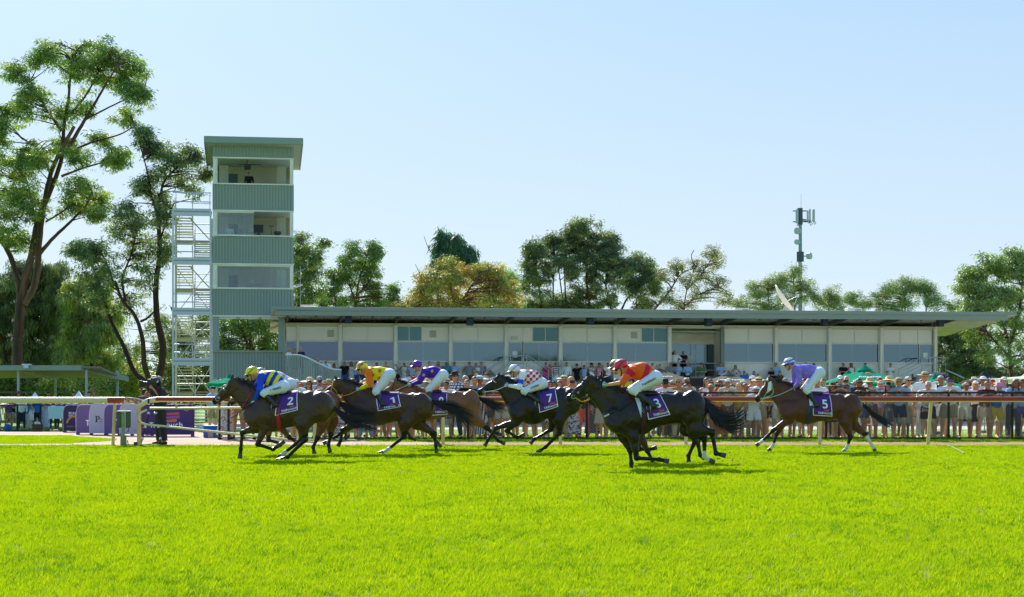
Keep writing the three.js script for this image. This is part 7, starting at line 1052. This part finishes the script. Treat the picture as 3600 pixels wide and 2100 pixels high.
// lower terrace rows that show between the front row's heads
for (let i = 0; i < 34; i++) { const px = 1015 + i * 66 + ((i * 29) % 31), f = i % 2; if (px > 3200) break; terracePerson([px, 1322 + (i * 7) % 14, f ? 'f' : 'm', ['stand', 'hold', 'cross'][i % 3], (f ? 'dress:' : 'tee:') + tops[(i * 3 + 1) % 10], f ? '' : 'shorts:' + ['khaki', 'denim', 'white', 'black', 'grey'][(i >> 1) % 5], i % 5 === 2 ? 'straw:straw' : i % 5 === 4 ? 'cap:white' : '', (f ? 'long:' : 'short:') + ['brown', 'dark brown', 'blond', 'grey hair'][i % 4], 5.6 + (i % 4) * 0.9, 'on the lawn ' + whereAt(px)]); }
// two men on the recess balcony, people in the tower
for (const [px, py, top, bot, hair, w] of [[2372, 1233, 'long:white', 'trousers:black', 'short:grey hair', 'on the recess balcony'], [2402, 1235, 'tee:black', 'trousers:black', 'short:grey hair', 'on the recess balcony']]) { const [u, y] = onFace(px, py, -0.15), p = ST.a.clone().addScaledVector(ST.ux, u).addScaledVector(ST.n, -0.15); person({ px, pos: [p.x, 2.35, p.z], h: Math.min(1.9, y - 2.35), pose: px > 2390 ? 'cross' : 'hips', top: T(top), bottom: T(bot), hair: T(hair), fine: false, where: w, turn: -0.2 }); }
for (const [px, py, f, top, hat, hair, w, z] of [[875, 607, false, 'long:black', 'cap:maroon', 'short:dark brown', 'at the top tower window', 0.7], [806, 793, false, 'long:white', '', 'short:brown', 'behind glass on the middle tower floor', 0.6], [845, 806, true, 'tee:grey', '', 'long:brown', 'behind glass on the middle tower floor', 0.8], [975, 803, false, 'tee:dark grey', '', 'short:grey hair', 'at the open middle tower window', 0.5]]) { const [u, y] = onFace(px, py, TZ - z), p = ST.a.clone().addScaledVector(ST.ux, u).addScaledVector(ST.n, TZ - z), fl = ty(px === 875 ? 644 : 826) - 0.77; person({ px, pos: [p.x, Math.max(fl, y - 1.6), p.z], h: Math.min(1.6, y - fl), f, pose: 'stand', top: T(top), bottom: T('trousers:black'), hat: hat && T(hat), hair: T(hair), fine: false, where: w }); }
// spectators at far left, beyond the dark fence
[[-8, 'f', 'dress:pale green:floral', ''], [28, 'm', 'tee:purple', 'shorts:khaki'], [50, 'm', 'tee:black', 'trousers:beige'], [75, 'm', 'long:white', 'trousers:navy'], [93, 'f', 'tee:teal', 'trousers:white'], [108, 'f', 'tee:light blue', 'skirt:white'], [130, 'm', 'tee:blue', 'trousers:black'], [158, 'f', 'longdress:light blue:check', ''], [186, 'm', 'long:white', 'trousers:navy'], [212, 'f', 'tee:lavender', 'trousers:maroon'], [250, 'm', 'tee:white', 'trousers:grey'], [290, 'f', 'tee:coral', 'skirt:navy'], [330, 'm', 'tee:light blue', 'shorts:khaki'], [370, 'm', 'tee:white', 'trousers:navy'], [575, 'm', 'tee:maroon', 'trousers:black']].forEach(([px, sx, top, bot], i) => {
  const d = 89.2 + (i % 3) * 0.6; person({ px, pos: [GX(px, d), -0.6, -d], h: 1.62 + (i % 4) * 0.04, f: sx === 'f', pose: i % 3 === 1 ? 'lean' : 'stand', top: T(top), bottom: bot && T(bot), hair: [sx === 'f' ? 'long' : 'short', ['brown', 'dark brown', 'grey hair', 'blond'][i % 4]], fine: false, turn: 0.3, where: 'behind the far left fence', group: 'spectators at far left' });
});
[[65, 'm', 'tee:brown', 'trousers:black', 'straw:brown'], [170, 'm', 'tee:maroon', 'trousers:black', 'cap:black'], [258, 'm', 'tee:grey', 'trousers:black', 'cap:black'], [312, 'm', 'tee:dark grey', 'trousers:navy', 'cap:navy'], [330, 'f', 'tee:maroon', 'trousers:navy', '']].forEach(([px, sx, top, bot, hat], i) => { const d = 94; person({ px, pos: [GX(px, d), -0.35, -d], h: 1.78, f: sx === 'f', pose: 'stand', top: T(top), bottom: T(bot), hat: hat && T(hat), hair: T('short:dark brown'), fine: false, where: 'under the shelter roof', group: 'spectators at far left' }); });
{ // man in khaki shorts behind the blue cooler, person in black shorts behind the camera
  const d = 62; person({ px: 747, pos: [GX(747, d), groundY(d), -d], h: 1.76, pose: 'stand', top: T('tee:light blue'), bottom: T('shorts:khaki'), hat: T('cap:black'), hair: T('short:brown'), fine: true, turn: 0.9, where: 'behind the blue cooler' });
  const e = 54; person({ px: 506, pos: [GX(506, e), groundY(e), -e], h: 1.5, pose: 'stand', top: T('tee:dark grey'), bottom: T('shorts:black'), hair: T('short:dark brown'), fine: true, turn: 2.6, where: 'behind the camera tripod' });
}
labelPeople();
console.log('people', people.length);
// ---------- umbrellas, banners, camera, odds and ends ----------
function umbrella(px, topPy, edgePy, halfPx, d, colour, label, text, turn = 0.4, star) {
  const s = F / d, R = halfPx / s / 0.94, yt = CAMH + (HY - topPy) / s, ye = CAMH + (HY - edgePy) / s, u = thing('market_umbrella', label, 'umbrella', [GX(px, d), groundY(d), -d], turn, 'market umbrellas'), g0 = groundY(d);
  const m = M(colour, 1, { side: THREE.DoubleSide, transmission: 0.3, thickness: 0, specularIntensity: 0.1 }), n = 8, y1 = yt - g0, y0 = ye - g0, pt = (k, r, y) => V(Math.cos(k * Math.PI / 4 + Math.PI / 8) * r, y, Math.sin(k * Math.PI / 4 + Math.PI / 8) * r);
  for (let k = 0; k < n; k++) {
    const pos = [], idx = [], N = 6, a = 0.06; for (let i = 0; i <= N; i++) { const t = i / N, y = y1 - 0.1 - (y1 - 0.1 - y0) * Math.pow(t, 0.92), r = Math.max(0.04, R * t); const p = pt(k, r, y), q = pt(k + 1, r, y), mid = p.clone().lerp(q, 0.5); mid.y -= 0.05 * t; for (const v of [p, mid, q]) pos.push(v.x, v.y, v.z); if (i < N) { const b = i * 3; idx.push(b, b + 1, b + 3, b + 1, b + 4, b + 3, b + 1, b + 2, b + 4, b + 2, b + 5, b + 4); } }
    const g = new THREE.BufferGeometry(); g.setAttribute('position', new THREE.Float32BufferAttribute(pos, 3)); g.setIndex(idx); g.computeVertexNormals(); const pan = part('canopy_panel', g, m, u);
    const e0 = pt(k, R, y0), e1 = pt(k + 1, R, y0), vg = new THREE.BufferGeometry(); vg.setAttribute('position', new THREE.Float32BufferAttribute([e0.x, e0.y, e0.z, e1.x, e1.y, e1.z, e1.x, e1.y - 0.16, e1.z, e0.x, e0.y - 0.16, e0.z], 3)); vg.setIndex([0, 2, 1, 0, 3, 2]); vg.computeVertexNormals(); part('valance', vg, m, pan);
    part('rib', rod(pt(k, 0.05, y1 - 0.16), pt(k, R * 0.99, y0 - 0.02), 0.012), M(0x8a8478, 0.5), u);
  }
  part('vent_cap', new THREE.ConeGeometry(R * 0.2, 0.22, 8, 1, true).rotateY(Math.PI / 8).translate(0, y1 - 0.06, 0), m, u);
  part('pole', cyl(0.03, 0.03, y1 + 0.02, 0, 0, 0), M(0x9a968c, 0.4, { metalness: 0.4 }), u); part('base', cyl(0.28, 0.25, 0.12), M(0x55585a, 0.7), u);
  if (text) { const t = new TextGeometry(text, { font, size: 0.13, depth: 0.01, curveSegments: 2 }); t.computeBoundingBox(); t.translate(-t.boundingBox.max.x / 2, 0, 0); const c = 0.62, slope = Math.atan2((y1 - y0), R * 0.92); t.rotateX(-Math.PI / 2 + slope).translate(0, y1 - 0.04 - (y1 - y0) * Math.pow(c, 0.92), R * 0.92 * c).rotateY(-turn + Math.round((turn) / (Math.PI / 4)) * Math.PI / 4 * 0); const l = part('lettering', t, M(0xf2f2ee, 0.7), u); if (star) part('star', new THREE.ConeGeometry(0.13, 0.02, 5).rotateX(slope).translate(0, y1 - 0.0 - (y1 - y0) * Math.pow(0.4, 0.92), R * 0.92 * 0.4).rotateY(-turn), M(0xc23a2c, 0.6), l); }
  return u;
}
const teal = 0x009c7a, taupe = 0x82766a;
umbrella(3041, 1287, 1346, 150, 64, teal, 'large teal market umbrella with white lettering behind number 5', 'Heineken', 0.0, true);
umbrella(2985, 1306, 1350, 105, 70, teal, 'teal market umbrella half behind the large teal one', '', 0.2);
umbrella(3290, 1318, 1356, 92, 66, teal, 'teal market umbrella behind the tall man in straw hat', 'Heineken', 0.0, true);
umbrella(808, 1316, 1348, 80, 78, teal, 'teal market umbrella behind the head of number 2', '', 0.3);
umbrella(2520, 1352, 1362, 120, 72, teal, 'low teal market umbrella behind the loudspeaker', '', 0.2);
umbrella(2310, 1285, 1345, 150, 72, taupe, 'taupe market umbrella left of the number 3 rider', 'James Squire', 0.0);
umbrella(2562, 1305, 1352, 120, 74, taupe, 'taupe market umbrella behind the black loudspeaker', 'James Squire', 0.0);
umbrella(1722, 1302, 1350, 105, 74, taupe, 'taupe market umbrella behind the white panama hat', 'James Squire', 0.0);
umbrella(3462, 1306, 1346, 85, 76, 0x4c4a4a, 'charcoal market umbrella near the right edge', 'James Squire', 0.0);
umbrella(3610, 1312, 1332, 110, 62, 0xe8e4d0, 'cream market umbrella cut by the right edge', '', 0.1);
{ // loudspeaker on a pole in the crowd
  const d = 51.5, s = F / d, sp = thing('loudspeaker', 'black loudspeaker box on a pole above the crowd', 'speaker', [GX(2446, d), 0, -d]);
  part('cabinet', rbox(0.46, 0.42, 0.34, 0.02, 0, CAMH + (HY - 1353) / s, 0), M(0x2a2c30, 0.55), sp); part('grille', rbox(0.4, 0.2, 0.02, 0.006, 0, CAMH + (HY - 1346) / s, 0.175), M(0x1c1e22, 0.8), sp); part('badge', rbox(0.12, 0.025, 0.012, 0.004, 0.1, CAMH + (HY - 1369) / s, 0.176), M(0x9a9a9e, 0.5), sp); part('pole', cyl(0.025, 0.025, 1.4, 0, 0, 0), M(0x222222, 0.5), sp); part('foot', [0, 1, 2].map((k) => rod(V(0, 0.35, 0), V(0.35 * Math.cos(k * 2.1), 0, 0.35 * Math.sin(k * 2.1)), 0.014)), M(0x222222, 0.5), sp);
}
// advertising boards at the left
function board(px0, px1, pyT, pyB, colour, label, draw, round = 0.2, turn = 0) {
  const d = dGround(pyB), s = F / d, w = (px1 - px0) / s, h = (pyB - pyT) / s - 0.05, g0 = groundY(d), b = thing('advertising_board', label, 'board', [GX((px0 + px1) / 2, d), g0 * 0, -d], turn, 'advertising boards');
  const sh = new THREE.Shape(); sh.moveTo(-w / 2, 0); sh.lineTo(w / 2, 0); if (round) { sh.lineTo(w / 2, h - round); sh.quadraticCurveTo(w / 2, h, w / 2 - round, h); sh.lineTo(-w / 2 + round, h); sh.quadraticCurveTo(-w / 2, h, -w / 2, h - round); } else { sh.lineTo(w / 2, h); sh.lineTo(-w / 2, h); }
  const tex = canvasTex(Math.round(256 * Math.max(1, w / h)), 256, (x, W, H) => { x.fillStyle = colour; x.fillRect(0, 0, W, H); draw(x, W, H); });
  const face = new THREE.ExtrudeGeometry(sh, { depth: 0.02, bevelEnabled: false }), p = face.attributes.position, uv = face.attributes.uv; for (let i = 0; i < p.count; i++) uv.setXY(i, p.getX(i) / w + 0.5, p.getY(i) / h);
  part('panel', face.translate(0, 0.06, 0), M(0xffffff, 0.55, { map: tex }), b);
  part('frame', tube([V(-w / 2, 0, 0.01), V(-w / 2, h - round + 0.06, 0.01), V(-w / 2 + round * 0.4, h + 0.05, 0.01), V(0, h + 0.06, 0.01), V(w / 2 - round * 0.4, h + 0.05, 0.01), V(w / 2, h - round + 0.06, 0.01), V(w / 2, 0, 0.01)], 0.012, 40, 6), M(round ? 0xd8d4dc : 0x2c2034, 0.5), b);
  for (const x of [-w / 2 + 0.05, w / 2 - 0.05]) part('foot', box(0.04, 0.06, 0.35, x, 0.03, 0), M(0x2a2630, 0.6), b);
}
const txt = (x, s, f, c, px, py, al = 'left') => { x.font = f; x.fillStyle = c; x.textAlign = al; x.fillText(s, px, py); };
board(222, 330, 1427, 1521, '#2c2350', 'dark navy rounded board with gold arch and web address', (x, W, H) => { x.strokeStyle = '#4a4470'; x.lineWidth = 2; x.strokeRect(40, 30, W - 70, H * 0.45); txt(x, 'MAGIC', 'bold 36px serif', '#f2f0ea', 52, 92); txt(x, 'MILLIONS', 'bold 26px serif', '#f2f0ea', 52, 116); x.strokeStyle = '#d08a3c'; x.lineWidth = 18; x.beginPath(); x.arc(115, 190, 78, Math.PI * 1.04, Math.PI * 1.75); x.stroke(); txt(x, 'www.m', '30px sans-serif', '#c8924a', 36, 222); }, 0.22);
board(268, 380, 1426, 1529, '#765a92', 'purple rounded board beside the navy board', (x, W, H) => { txt(x, 'TAB', 'bold 76px sans-serif', '#f4f2f6', 84, 190); }, 0.22);
board(315, 425, 1422, 1531, '#c9bcd0', 'pale lilac rounded board with dark serif lettering', (x, W, H) => { txt(x, 'P', 'bold 74px serif', '#2a2430', 44, 158); txt(x, 'INJARRA', '20px serif', '#5a5060', 90, 140); txt(x, 'ARK', '20px serif', '#5a5060', 76, 160); x.strokeStyle = '#c47a70'; x.lineWidth = 2; x.beginPath(); x.moveTo(90, 170); x.quadraticCurveTo(150, 160, 190, 90); x.stroke(); }, 0.22);
board(366, 470, 1425, 1532.6, '#6f5490', 'purple rounded board behind the yellow rail post', (x, W, H) => { txt(x, 'TAB', 'bold 84px sans-serif', '#f4f2f6', 96, 188); }, 0.22);
board(420, 540, 1423, 1533.6, '#cbbfd2', 'pale lilac rounded board behind the switch box', (x, W, H) => { txt(x, 'au', '28px sans-serif', '#8a8094', 120, 232); }, 0.22);
board(490, 682, 1424, 1536, '#4a2f6e', 'large square purple banner with red and orange bars', (x, W, H) => { txt(x, 'TABtouch', 'bold 62px sans-serif', '#f6f4f8', W * 0.8, 196, 'right'); [['#d8505c', 0.5, 62, 108], ['#a85a9c', 0.48, 92, 120], ['#dd7e5a', 0.48, 122, 96]].forEach(([c, u, y, w]) => { x.fillStyle = c; x.beginPath(); x.moveTo(W * u, y + 10); x.lineTo(W * u + w, y); x.lineTo(W * u + w - 4, y + 26); x.lineTo(W * u, y + 30); x.fill(); }); x.strokeStyle = '#c0a45a'; x.lineWidth = 6; x.beginPath(); x.arc(W * 0.86, 32, 20, 0, 7); x.stroke(); x.beginPath(); x.moveTo(W * 0.83, 36); x.quadraticCurveTo(W * 0.86, 16, W * 0.89, 34); x.stroke(); }, 0);
{ // pale board on the far left fence, wicker basket, boxes
  const d = 87.8, s = F / d, b = thing('fence_sign', 'pale blue sheet tied to the far left fence', 'sign', [GX(197, d), CAMH + (HY - 1451) / s, -d]); part('sheet', rbox(56 / s, 44 / s, 0.02, 0.008, 0, 0, 0), M(0xb8d4e0, 0.7), b); part('tie', rod(V(-0.3, 22 / s, 0), V(-0.3, 24 / s, -0.1), 0.01), M(0x333333, 0.6), b);
  const k = thing('wicker_basket', 'brown wicker basket before the far left fence', 'basket', [GX(131, 84), groundY(84), -84]); for (let i = 0; i < 7; i++) part('weave_band', rbox(0.44 + i * 0.008, 0.055, 0.32, 0.02, 0, 0.035 + i * 0.058, 0), M(i % 2 ? 0x5c4230 : 0x6e5038, 0.85), k); part('handle', tube([V(-0.23, 0.4, 0), V(-0.15, 0.6, 0), V(0.15, 0.6, 0), V(0.23, 0.4, 0)], 0.018), M(0x5c4230, 0.8), k); part('contents', [new THREE.SphereGeometry(0.09, 10, 8).translate(-0.08, 0.44, 0), new THREE.SphereGeometry(0.08, 10, 8).translate(0.08, 0.44, 0.03)], M(0xcfd8dc, 0.6), k);
  const c = thing('ice_cooler', 'blue ice cooler on the paved apron near the gate post', 'cooler', [GX(743, 51), 0, -51]); part('body', rbox(0.44, 0.3, 0.34, 0.03, 0, 0.16, 0), M(0x1f5fae, 0.5), c); part('lid', rbox(0.46, 0.06, 0.36, 0.02, 0, 0.345, 0), M(0x2f74c4, 0.5), c); part('label', rbox(0.15, 0.16, 0.01, 0.003, 0, 0.1, 0.172), M(0xa9a092, 0.7), c); part('handle', tube([V(-0.2, 0.25, 0.18), V(-0.16, 0.2, 0.21), V(0.16, 0.2, 0.21), V(0.2, 0.25, 0.18)], 0.012), M(0xd8d8d8, 0.5), c);
  for (const [px, w, l] of [[35, 0.3, 'small blue bag on the ground at far left'], [168 - 130, 0.34, 'second small blue bag on the ground at far left']]) { const q = thing('bag', l, 'bag', [GX(px - 24 + w * 40, 87), -0.62, -87]); part('pouch', meshSdf([E([0, 0.2, 0], [w / 2, 0.2, 0.12]), E([0, 0.32, 0], [w / 3, 0.08, 0.08])], 0.04), M(0x1f4f9e, 0.7), q); part('strap', tube([V(-0.08, 0.36, 0), V(0, 0.52, 0), V(0.08, 0.36, 0)], 0.012), M(0x16386e, 0.7), q); }
  // white tents beyond the rail
  for (const [px, py, w, l] of [[122, 1378, 46, 'white pointed tent roof left above the cream rail'], [276, 1374, 50, 'white round topped tent beside the shelter post']]) { const d2 = 91, s2 = F / d2, t = thing('tent', l, 'tent', [GX(px, d2), -0.6, -d2]), yT = CAMH + (HY - py) / s2 + 0.6, hw = w / s2 / 2; part('roof', new THREE.ConeGeometry(hw * 1.5, 0.7, 4).rotateY(Math.PI / 4 + (px < 200 ? 0.5 : 0)).translate(0, yT - 0.35, 0), M(0xf0efe8, 0.7), t); part('wall', b2(-hw, hw, 0.1, yT - 0.7, -hw, hw), M(0xeceae2, 0.75), t); for (const x of [-hw, hw]) part('pole', cyl(0.03, 0.03, yT - 0.65, x, 0, hw), M(0xb8b8b8, 0.4), t); }
  // old tree trunk behind the fence
  const tr = thing('tree_stump', 'thick brown tree stump behind the fence under number 5', 'stump', [GX(2932, 52), 0, -52]); part('wood', limb([V(0, -0.1, 0), V(0.02, 0.3, 0), V(0, 0.72, 0)], 0.32, 0.26, 10, 18, 0.06), M(0x8a6658, 0.95, { map: barkTex, bumpMap: grain, bumpScale: 0.05 }), tr); part('cut_top', cyl(0.25, 0.25, 0.03, 0, 0.7, 0, 18), M(0x9a7a60, 0.9), tr);
}
{ // television cameraman and his camera
  const d = 44.1, s = F / d, X = (px) => GX(px, d) - GX(560, d), Y = (py) => CAMH + (HY - py) / s;
  const g = thing('person', 'cameraman in black with headset filming the race from the apron', 'person', [GX(560, d), 0, -d]);
  const J = { pelvis: [0.02, 0.98, 0], waist: [0.02, 1.13, 0], chest: [0.0, 1.32, 0], neck: [-0.02, 1.5, 0], head: [-0.04, 1.645, 0], sh: [[0.02, 1.44, 0.18], [-0.02, 1.44, -0.18]], el: [[0.12, 1.17, 0.2], [-0.2, 1.25, -0.22]], ha: [[-0.15, 1.47, 0.13], [-0.3, 1.3, -0.12]], hip: [[0.06, 0.95, 0.08], [-0.02, 0.95, -0.1]], kn: [[0.12, 0.52, 0.09], [-0.06, 0.52, -0.08]], an: [[0.15, 0.09, 0.1], [-0.02, 0.09, -0.08]], to: [[-0.0, 0.035, 0.12], [-0.17, 0.035, -0.06]] };
  part('body', merge([meshSdf([B(J.pelvis, J.waist, 0.13, 0.13, { k: 0.06 }), B(J.waist, J.chest, 0.13, 0.15, { k: 0.06 }), B(J.chest, J.neck, 0.14, 0.06, { k: 0.06 }), B(J.sh[0], J.sh[1], 0.055), B(J.neck, J.head, 0.055, 0.05), ...armB(J, 1), ...legB(J, 1), ...[0, 1].map((i) => B(J.an[i], J.to[i], 0.038, 0.03))], 0.022, () => one), headGeo(0.0085).clone().rotateY(-Math.PI / 2).rotateZ(0.1).translate(...J.head), placed(handGeo(0.9, 1, 0.0085), J.ha[0], [-1, 0.4, -0.2], [0, 0.2, -1]), placed(handGeo(0.9, -1, 0.0085), J.ha[1], [-1, 0.2, 0.2], [0, 0.2, 1])]), skinM[1], g);
  part('shirt', meshSdf([B(J.pelvis, J.waist, 0.15, 0.15, { k: 0.06 }), B(J.waist, J.chest, 0.15, 0.168, { k: 0.06 }), B(J.chest, J.neck, 0.155, 0.07, { k: 0.06 }), B(J.sh[0], J.sh[1], 0.075, 0.075, { k: 0.05 }), ...armB(J, 0.36, 0.024, 1)], 0.022, null, (x, y) => y - 1.49), M(0x1a1c20, 0.8), g);
  part('trousers', meshSdf([B(J.pelvis, J.waist, 0.145, 0.14, { flat: 1 }), ...legB(J, 0.98, 0.03, 1, 0.02)], 0.022), M(0x1e2026, 0.8), g); part('shoes', meshSdf([0, 1].map((i) => B(addv(J.an[i], [0.03, -0.04, 0]), J.to[i], 0.048, 0.042)), 0.02), M(0x17181a, 0.6), g);
  part('hair', HAIR.short(0.012).rotateY(-Math.PI / 2).translate(...J.head), M(0x8a8278, 0.7), g); part('headset', [tube([V(J.head[0], J.head[1] - 0.0, 0.1), V(J.head[0] + 0.02, J.head[1] + 0.13, 0.0), V(J.head[0], J.head[1], -0.1)], 0.012), new THREE.SphereGeometry(0.04, 12, 8).scale(1, 1, 0.5).translate(J.head[0], J.head[1], 0.095), new THREE.SphereGeometry(0.04, 12, 8).scale(1, 1, 0.5).translate(J.head[0], J.head[1], -0.095)], M(0xd0d4d4, 0.5), g);
  const c = thing('television_camera', 'black television camera on a tripod in front of the cameraman', 'camera', [GX(532, d), 0, -d + 0.02]), x = (px) => GX(px, d) - GX(690, d), bk = M(0x16181b, 0.45), sv = M(0xc8cccc, 0.35, { metalness: 0.6 });
  part('body', [rbox(0.34, 0.2, 0.16, 0.02, x(700), 1.6, 0), rbox(0.12, 0.12, 0.12, 0.02, x(722) - 0.02, 1.56, 0.02)], bk, c); part('lens', new THREE.CylinderGeometry(0.075, 0.06, 0.3, 18).rotateZ(Math.PI / 2).translate(x(672), 1.57, 0), bk, c); part('lens_hood', rbox(0.09, 0.18, 0.2, 0.015, x(655), 1.57, 0), bk, c); part('viewfinder', rbox(0.16, 0.1, 0.1, 0.015, x(703), 1.68, 0.1), M(0x22303a, 0.3), c); part('handle', tube([V(x(688), 1.68, 0), V(x(692), 1.76, 0), V(x(712), 1.76, 0), V(x(716), 1.68, 0)], 0.016), sv, c);
  part('tripod_head', [rbox(0.16, 0.13, 0.16, 0.02, x(696), 1.41, 0), cyl(0.09, 0.07, 0.1, x(696), 1.28, 0)], bk, c); part('pan_bar', rod(V(x(696), 1.4, 0.08), V(x(720), 1.22, 0.16), 0.014), bk, c);
  for (const [ax, az] of [[x(667), 0.5], [x(735), 0.35], [x(700), -0.6]]) { const l = part('tripod_leg', rod(V(x(697), 1.3, 0), V(ax, 0.0, az), 0.026, 0.02), bk, c); for (const t of [0.35, 0.62, 0.85]) part('clamp', rod(V(x(697) + (ax - x(697)) * t, 1.3 * (1 - t), az * t), V(x(697) + (ax - x(697)) * (t + 0.04), 1.3 * (1 - t - 0.04), az * (t + 0.04)), 0.036), sv, l); }
  part('spreader', [rod(V(x(667), 0.02, 0.5), V(x(735), 0.02, 0.35), 0.014), rod(V(x(735), 0.02, 0.35), V(x(700), 0.02, -0.6), 0.014), rod(V(x(700), 0.02, -0.6), V(x(667), 0.02, 0.5), 0.014)], bk, c); part('cable', tube([V(x(686), 1.4, 0.1), V(x(660), 0.9, 0.15), V(x(664), 0.4, 0.25), V(x(650), 0.1, 0.3), V(x(640), 0.03, 0.35), V(x(620), 0.02, 0.4), V(x(606), 0.02, 0.45)], 0.011, 50, 6), M(0xa05a44, 0.7), c);
  const sm = thing('field_monitor', 'small black field monitor on the rail beside the camera', 'monitor', [GX(476, 42.3), 0.0, -42.3]); part('screen', rbox(0.09, 0.12, 0.04, 0.01, 0, 0.07, 0), M(0x1a1c20, 0.4), sm); part('foot', box(0.1, 0.015, 0.1, 0, 0.008, 0), M(0x1a1c20, 0.5), sm);
}

{ // clods of turf thrown up behind the hooves, a pale rope end on the grass
  const spot = (px, py, d, r) => { const q = P(px, py, d), g = new THREE.IcosahedronGeometry(r, 0), a = g.attributes.position; for (let i = 0; i < a.count; i++) a.setXYZ(i, a.getX(i) * rnd(0.6, 1.3), a.getY(i) * rnd(0.5, 1), a.getZ(i) * rnd(0.6, 1.3)); g.computeVertexNormals(); return g.translate(q.x, q.y, q.z); };
  const list = []; for (const [x, y, w, h, n, d] of [[1570, 1545, 45, 50, 22, 37.3], [2000, 1560, 40, 40, 10, 37.5], [1120, 1600, 40, 30, 8, 33.4], [2560, 1615, 50, 35, 12, 29.8]]) for (let i = 0; i < n; i++) list.push(spot(x + rnd(-w, w), y + rnd(-h, h * 0.6), d + rnd(-0.3, 0.3), rnd(0.006, 0.02)));
  const m = part(numbered('flying_turf'), list, M(0x6a7a2a, 0.9), scene, 'stuff'); m.userData.label = 'small clods of turf thrown up behind the hooves'; m.userData.category = 'turf';
  const r = thing('rope', 'pale rope end lying on the turf near the right edge', 'rope', [0, 0.03, 0]), w = (px, py) => { const d = dGround(py); return V(GX(px, d), 0.02, -d); };
  part('strand', tube([w(3335, 1574), w(3352, 1581), w(3370, 1590), w(3384, 1598)], 0.011, 16, 6), M(0x7c8458, 0.8), r); part('frayed_end', tube([w(3384, 1598), w(3388, 1600), w(3390, 1602)], 0.014, 8, 6), M(0x868c62, 0.8), r);
}
renderer.render(scene, camera);
